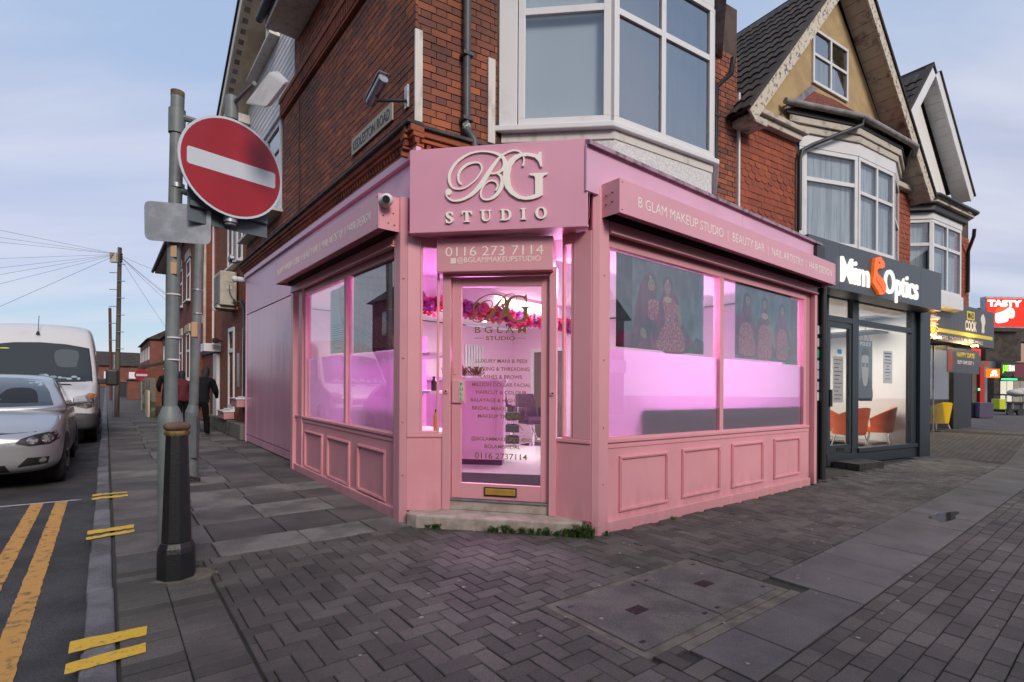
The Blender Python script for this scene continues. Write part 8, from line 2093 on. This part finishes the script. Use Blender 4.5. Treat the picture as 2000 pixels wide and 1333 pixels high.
M_trs = mat('black_trousers', (0.006, 0.006, 0.007), 0.9, spec=0.15)
M_skin = mat('skin', (0.32, 0.18, 0.12), 0.6); M_hair = mat('dark_hair', (0.012, 0.01, 0.01), 0.7); M_shoe = mat('black_shoe_pale_sole', (0.3, 0.3, 0.3), 0.6); M_mar = mat('maroon_cloth', (0.09, 0.008, 0.015), 0.8)
def joints(lean=0.0, step=0.1, head=0.0, fwd=0.0, bulk=1.0):
    L = lean
    j = [('pel', (0, 0, .92), .14 * bulk, None), ('wai', (0, L * .2, 1.06), .14 * bulk, 'pel'), ('che', (0, L * .55, 1.26), .165 * bulk, 'wai'), ('ush', (0, L * .85, 1.40), .13 * bulk, 'che'), ('nek', (0, L * 1.05, 1.47), .07, 'ush'), ('hea', (0, L * 1.3 + head, 1.57), .105, 'nek'), ('top', (0, L * 1.45 + head, 1.68), .108, 'hea'), ('crn', (0, L * 1.5 + head, 1.76), .07, 'top')]
    for s, k in ((1, 'r'), (-1, 'l')):
        j += [('sh' + k, (s * .2, L * .8, 1.37), .085 * bulk, 'ush'), ('el' + k, (s * .28, L * .7 + fwd * .3, 1.12), .07 * bulk, 'sh' + k), ('wr' + k, (s * .25, L * .75 + .12 + fwd, .96 + fwd * .35), .05, 'el' + k), ('ha' + k, (s * .24, L * .75 + .17 + fwd, .87 + fwd * .4), .042, 'wr' + k)]
        y = step * s
        j += [('hi' + k, (s * .11, 0, .86), .115 * bulk, 'pel'), ('kn' + k, (s * .115, y * .5 + .03, .48), .09, 'hi' + k), ('an' + k, (s * .12, y, .09), .066, 'kn' + k), ('to' + k, (s * .12, y + .16, .04), .045, 'an' + k)]
    return j
def bands(coat, trs, headfwd):
    return [(M_shoe, lambda c: c.z < .05), (M_skin, lambda c: c.z > 1.52 and c.z < 1.70 and c.y > headfwd), (M_hair, lambda c: c.z > 1.50), (M_skin, lambda c: abs(c.x) > .19 and c.z < .93), (trs, lambda c: c.z < .84), (coat, lambda c: True)]
ppos = FL.p(9.55, 0.42, 0.0)
person('person in a black padded jacket and trousers seen from behind by the wing door', (ppos.x, ppos.y, 0), rzL - math.pi / 2 - 0.35, joints(0.30, 0.07, 0.05, 0.16, 1.15), bands(M_coat, M_trs, 0.53), 0.92)
p2_ = at(330, 800, 16.2)
person('person in a dark coat half hidden behind the big sign post', (p2_.x, 16.2, 0), rzL - math.pi / 2, joints(0.05, 0.12, 0, 0, 1.1), bands(M_coat, M_trs, 0.12), 0.98)
p3_ = at(357, 800, 14.0)
person('person in dark maroon clothes glimpsed between the two posts', (p3_.x, 14.0, 0), rzL - math.pi / 2 + 0.2, joints(0.08, 0.1, 0, 0, 1.05), bands(M_mar, M_trs, 0.16), 0.88)

# ------------------------------------------------------------------ weeds and litter at the step
M_leaf = mat('weed_leaf', (0.07, 0.13, 0.025), 0.6, col2=(0.035, 0.075, 0.015), ns=30)
wd = MB(); random.seed(11)
def tuft(x, y, n, h):
    for i in range(n):
        a = random.uniform(0, 6.28); l = random.uniform(.5, 1) * h; lean = random.uniform(.2, .9) * l
        b = Vector((x + random.uniform(-.02, .02), y + random.uniform(-.012, .012), -0.005)); d = Vector((math.cos(a), math.sin(a), 0)); sd = Vector((-d.y, d.x, 0)) * random.uniform(.004, .009)
        m_ = b + d * lean * .45 + Vector((0, 0, l * .7)); t_ = b + d * lean + Vector((0, 0, l * .8))
        wd.add([b - sd * .4, b + sd * .4, m_ + sd, t_, m_ - sd], [(0, 1, 2, 4), (4, 2, 3)])
for s, n, h in [(0.33, 14, .035), (0.4, 16, .045), (0.43, 12, .05), (0.9, 12, .05), (0.96, 16, .06), (1.05, 20, .075), (1.12, 14, .05), (1.2, 16, .06), (1.28, 18, .06), (1.36, 16, .065), (1.42, 18, .07), (1.5, 14, .055), (1.58, 22, .07), (1.64, 20, .08), (1.7, 24, .1), (1.76, 24, .12), (1.8, 14, .09)]:
    p = FC.p(s, 0.135 - 0.035 * max(0, s - 0.9), 0); tuft(p.x, p.y, int(n * 1.5), h * 1.5)
p = FR.p(1.02, 0.06, 0); tuft(p.x, p.y, 16, .06)
p = FR.p(0.06, 0.05, 0); tuft(p.x, p.y, 12, .08)
wd.build('weeds', M_leaf, kind='stuff')
tag(bpy.data.objects['weeds'], 'small green weeds growing along the foot of the entrance step', None)
M_moss = mat('moss', (0.045, 0.075, 0.012), 0.95, bump=0.8, bs=150)
ms = MB()
q = [(gx - 0.1 + 0.07 * math.cos(k), gy + 0.19 + 0.05 * math.sin(k), 0.004) for k in [i * math.pi / 6 for i in range(12)]]
ms.quad(*q); ms.build('moss', M_moss, kind='stuff')
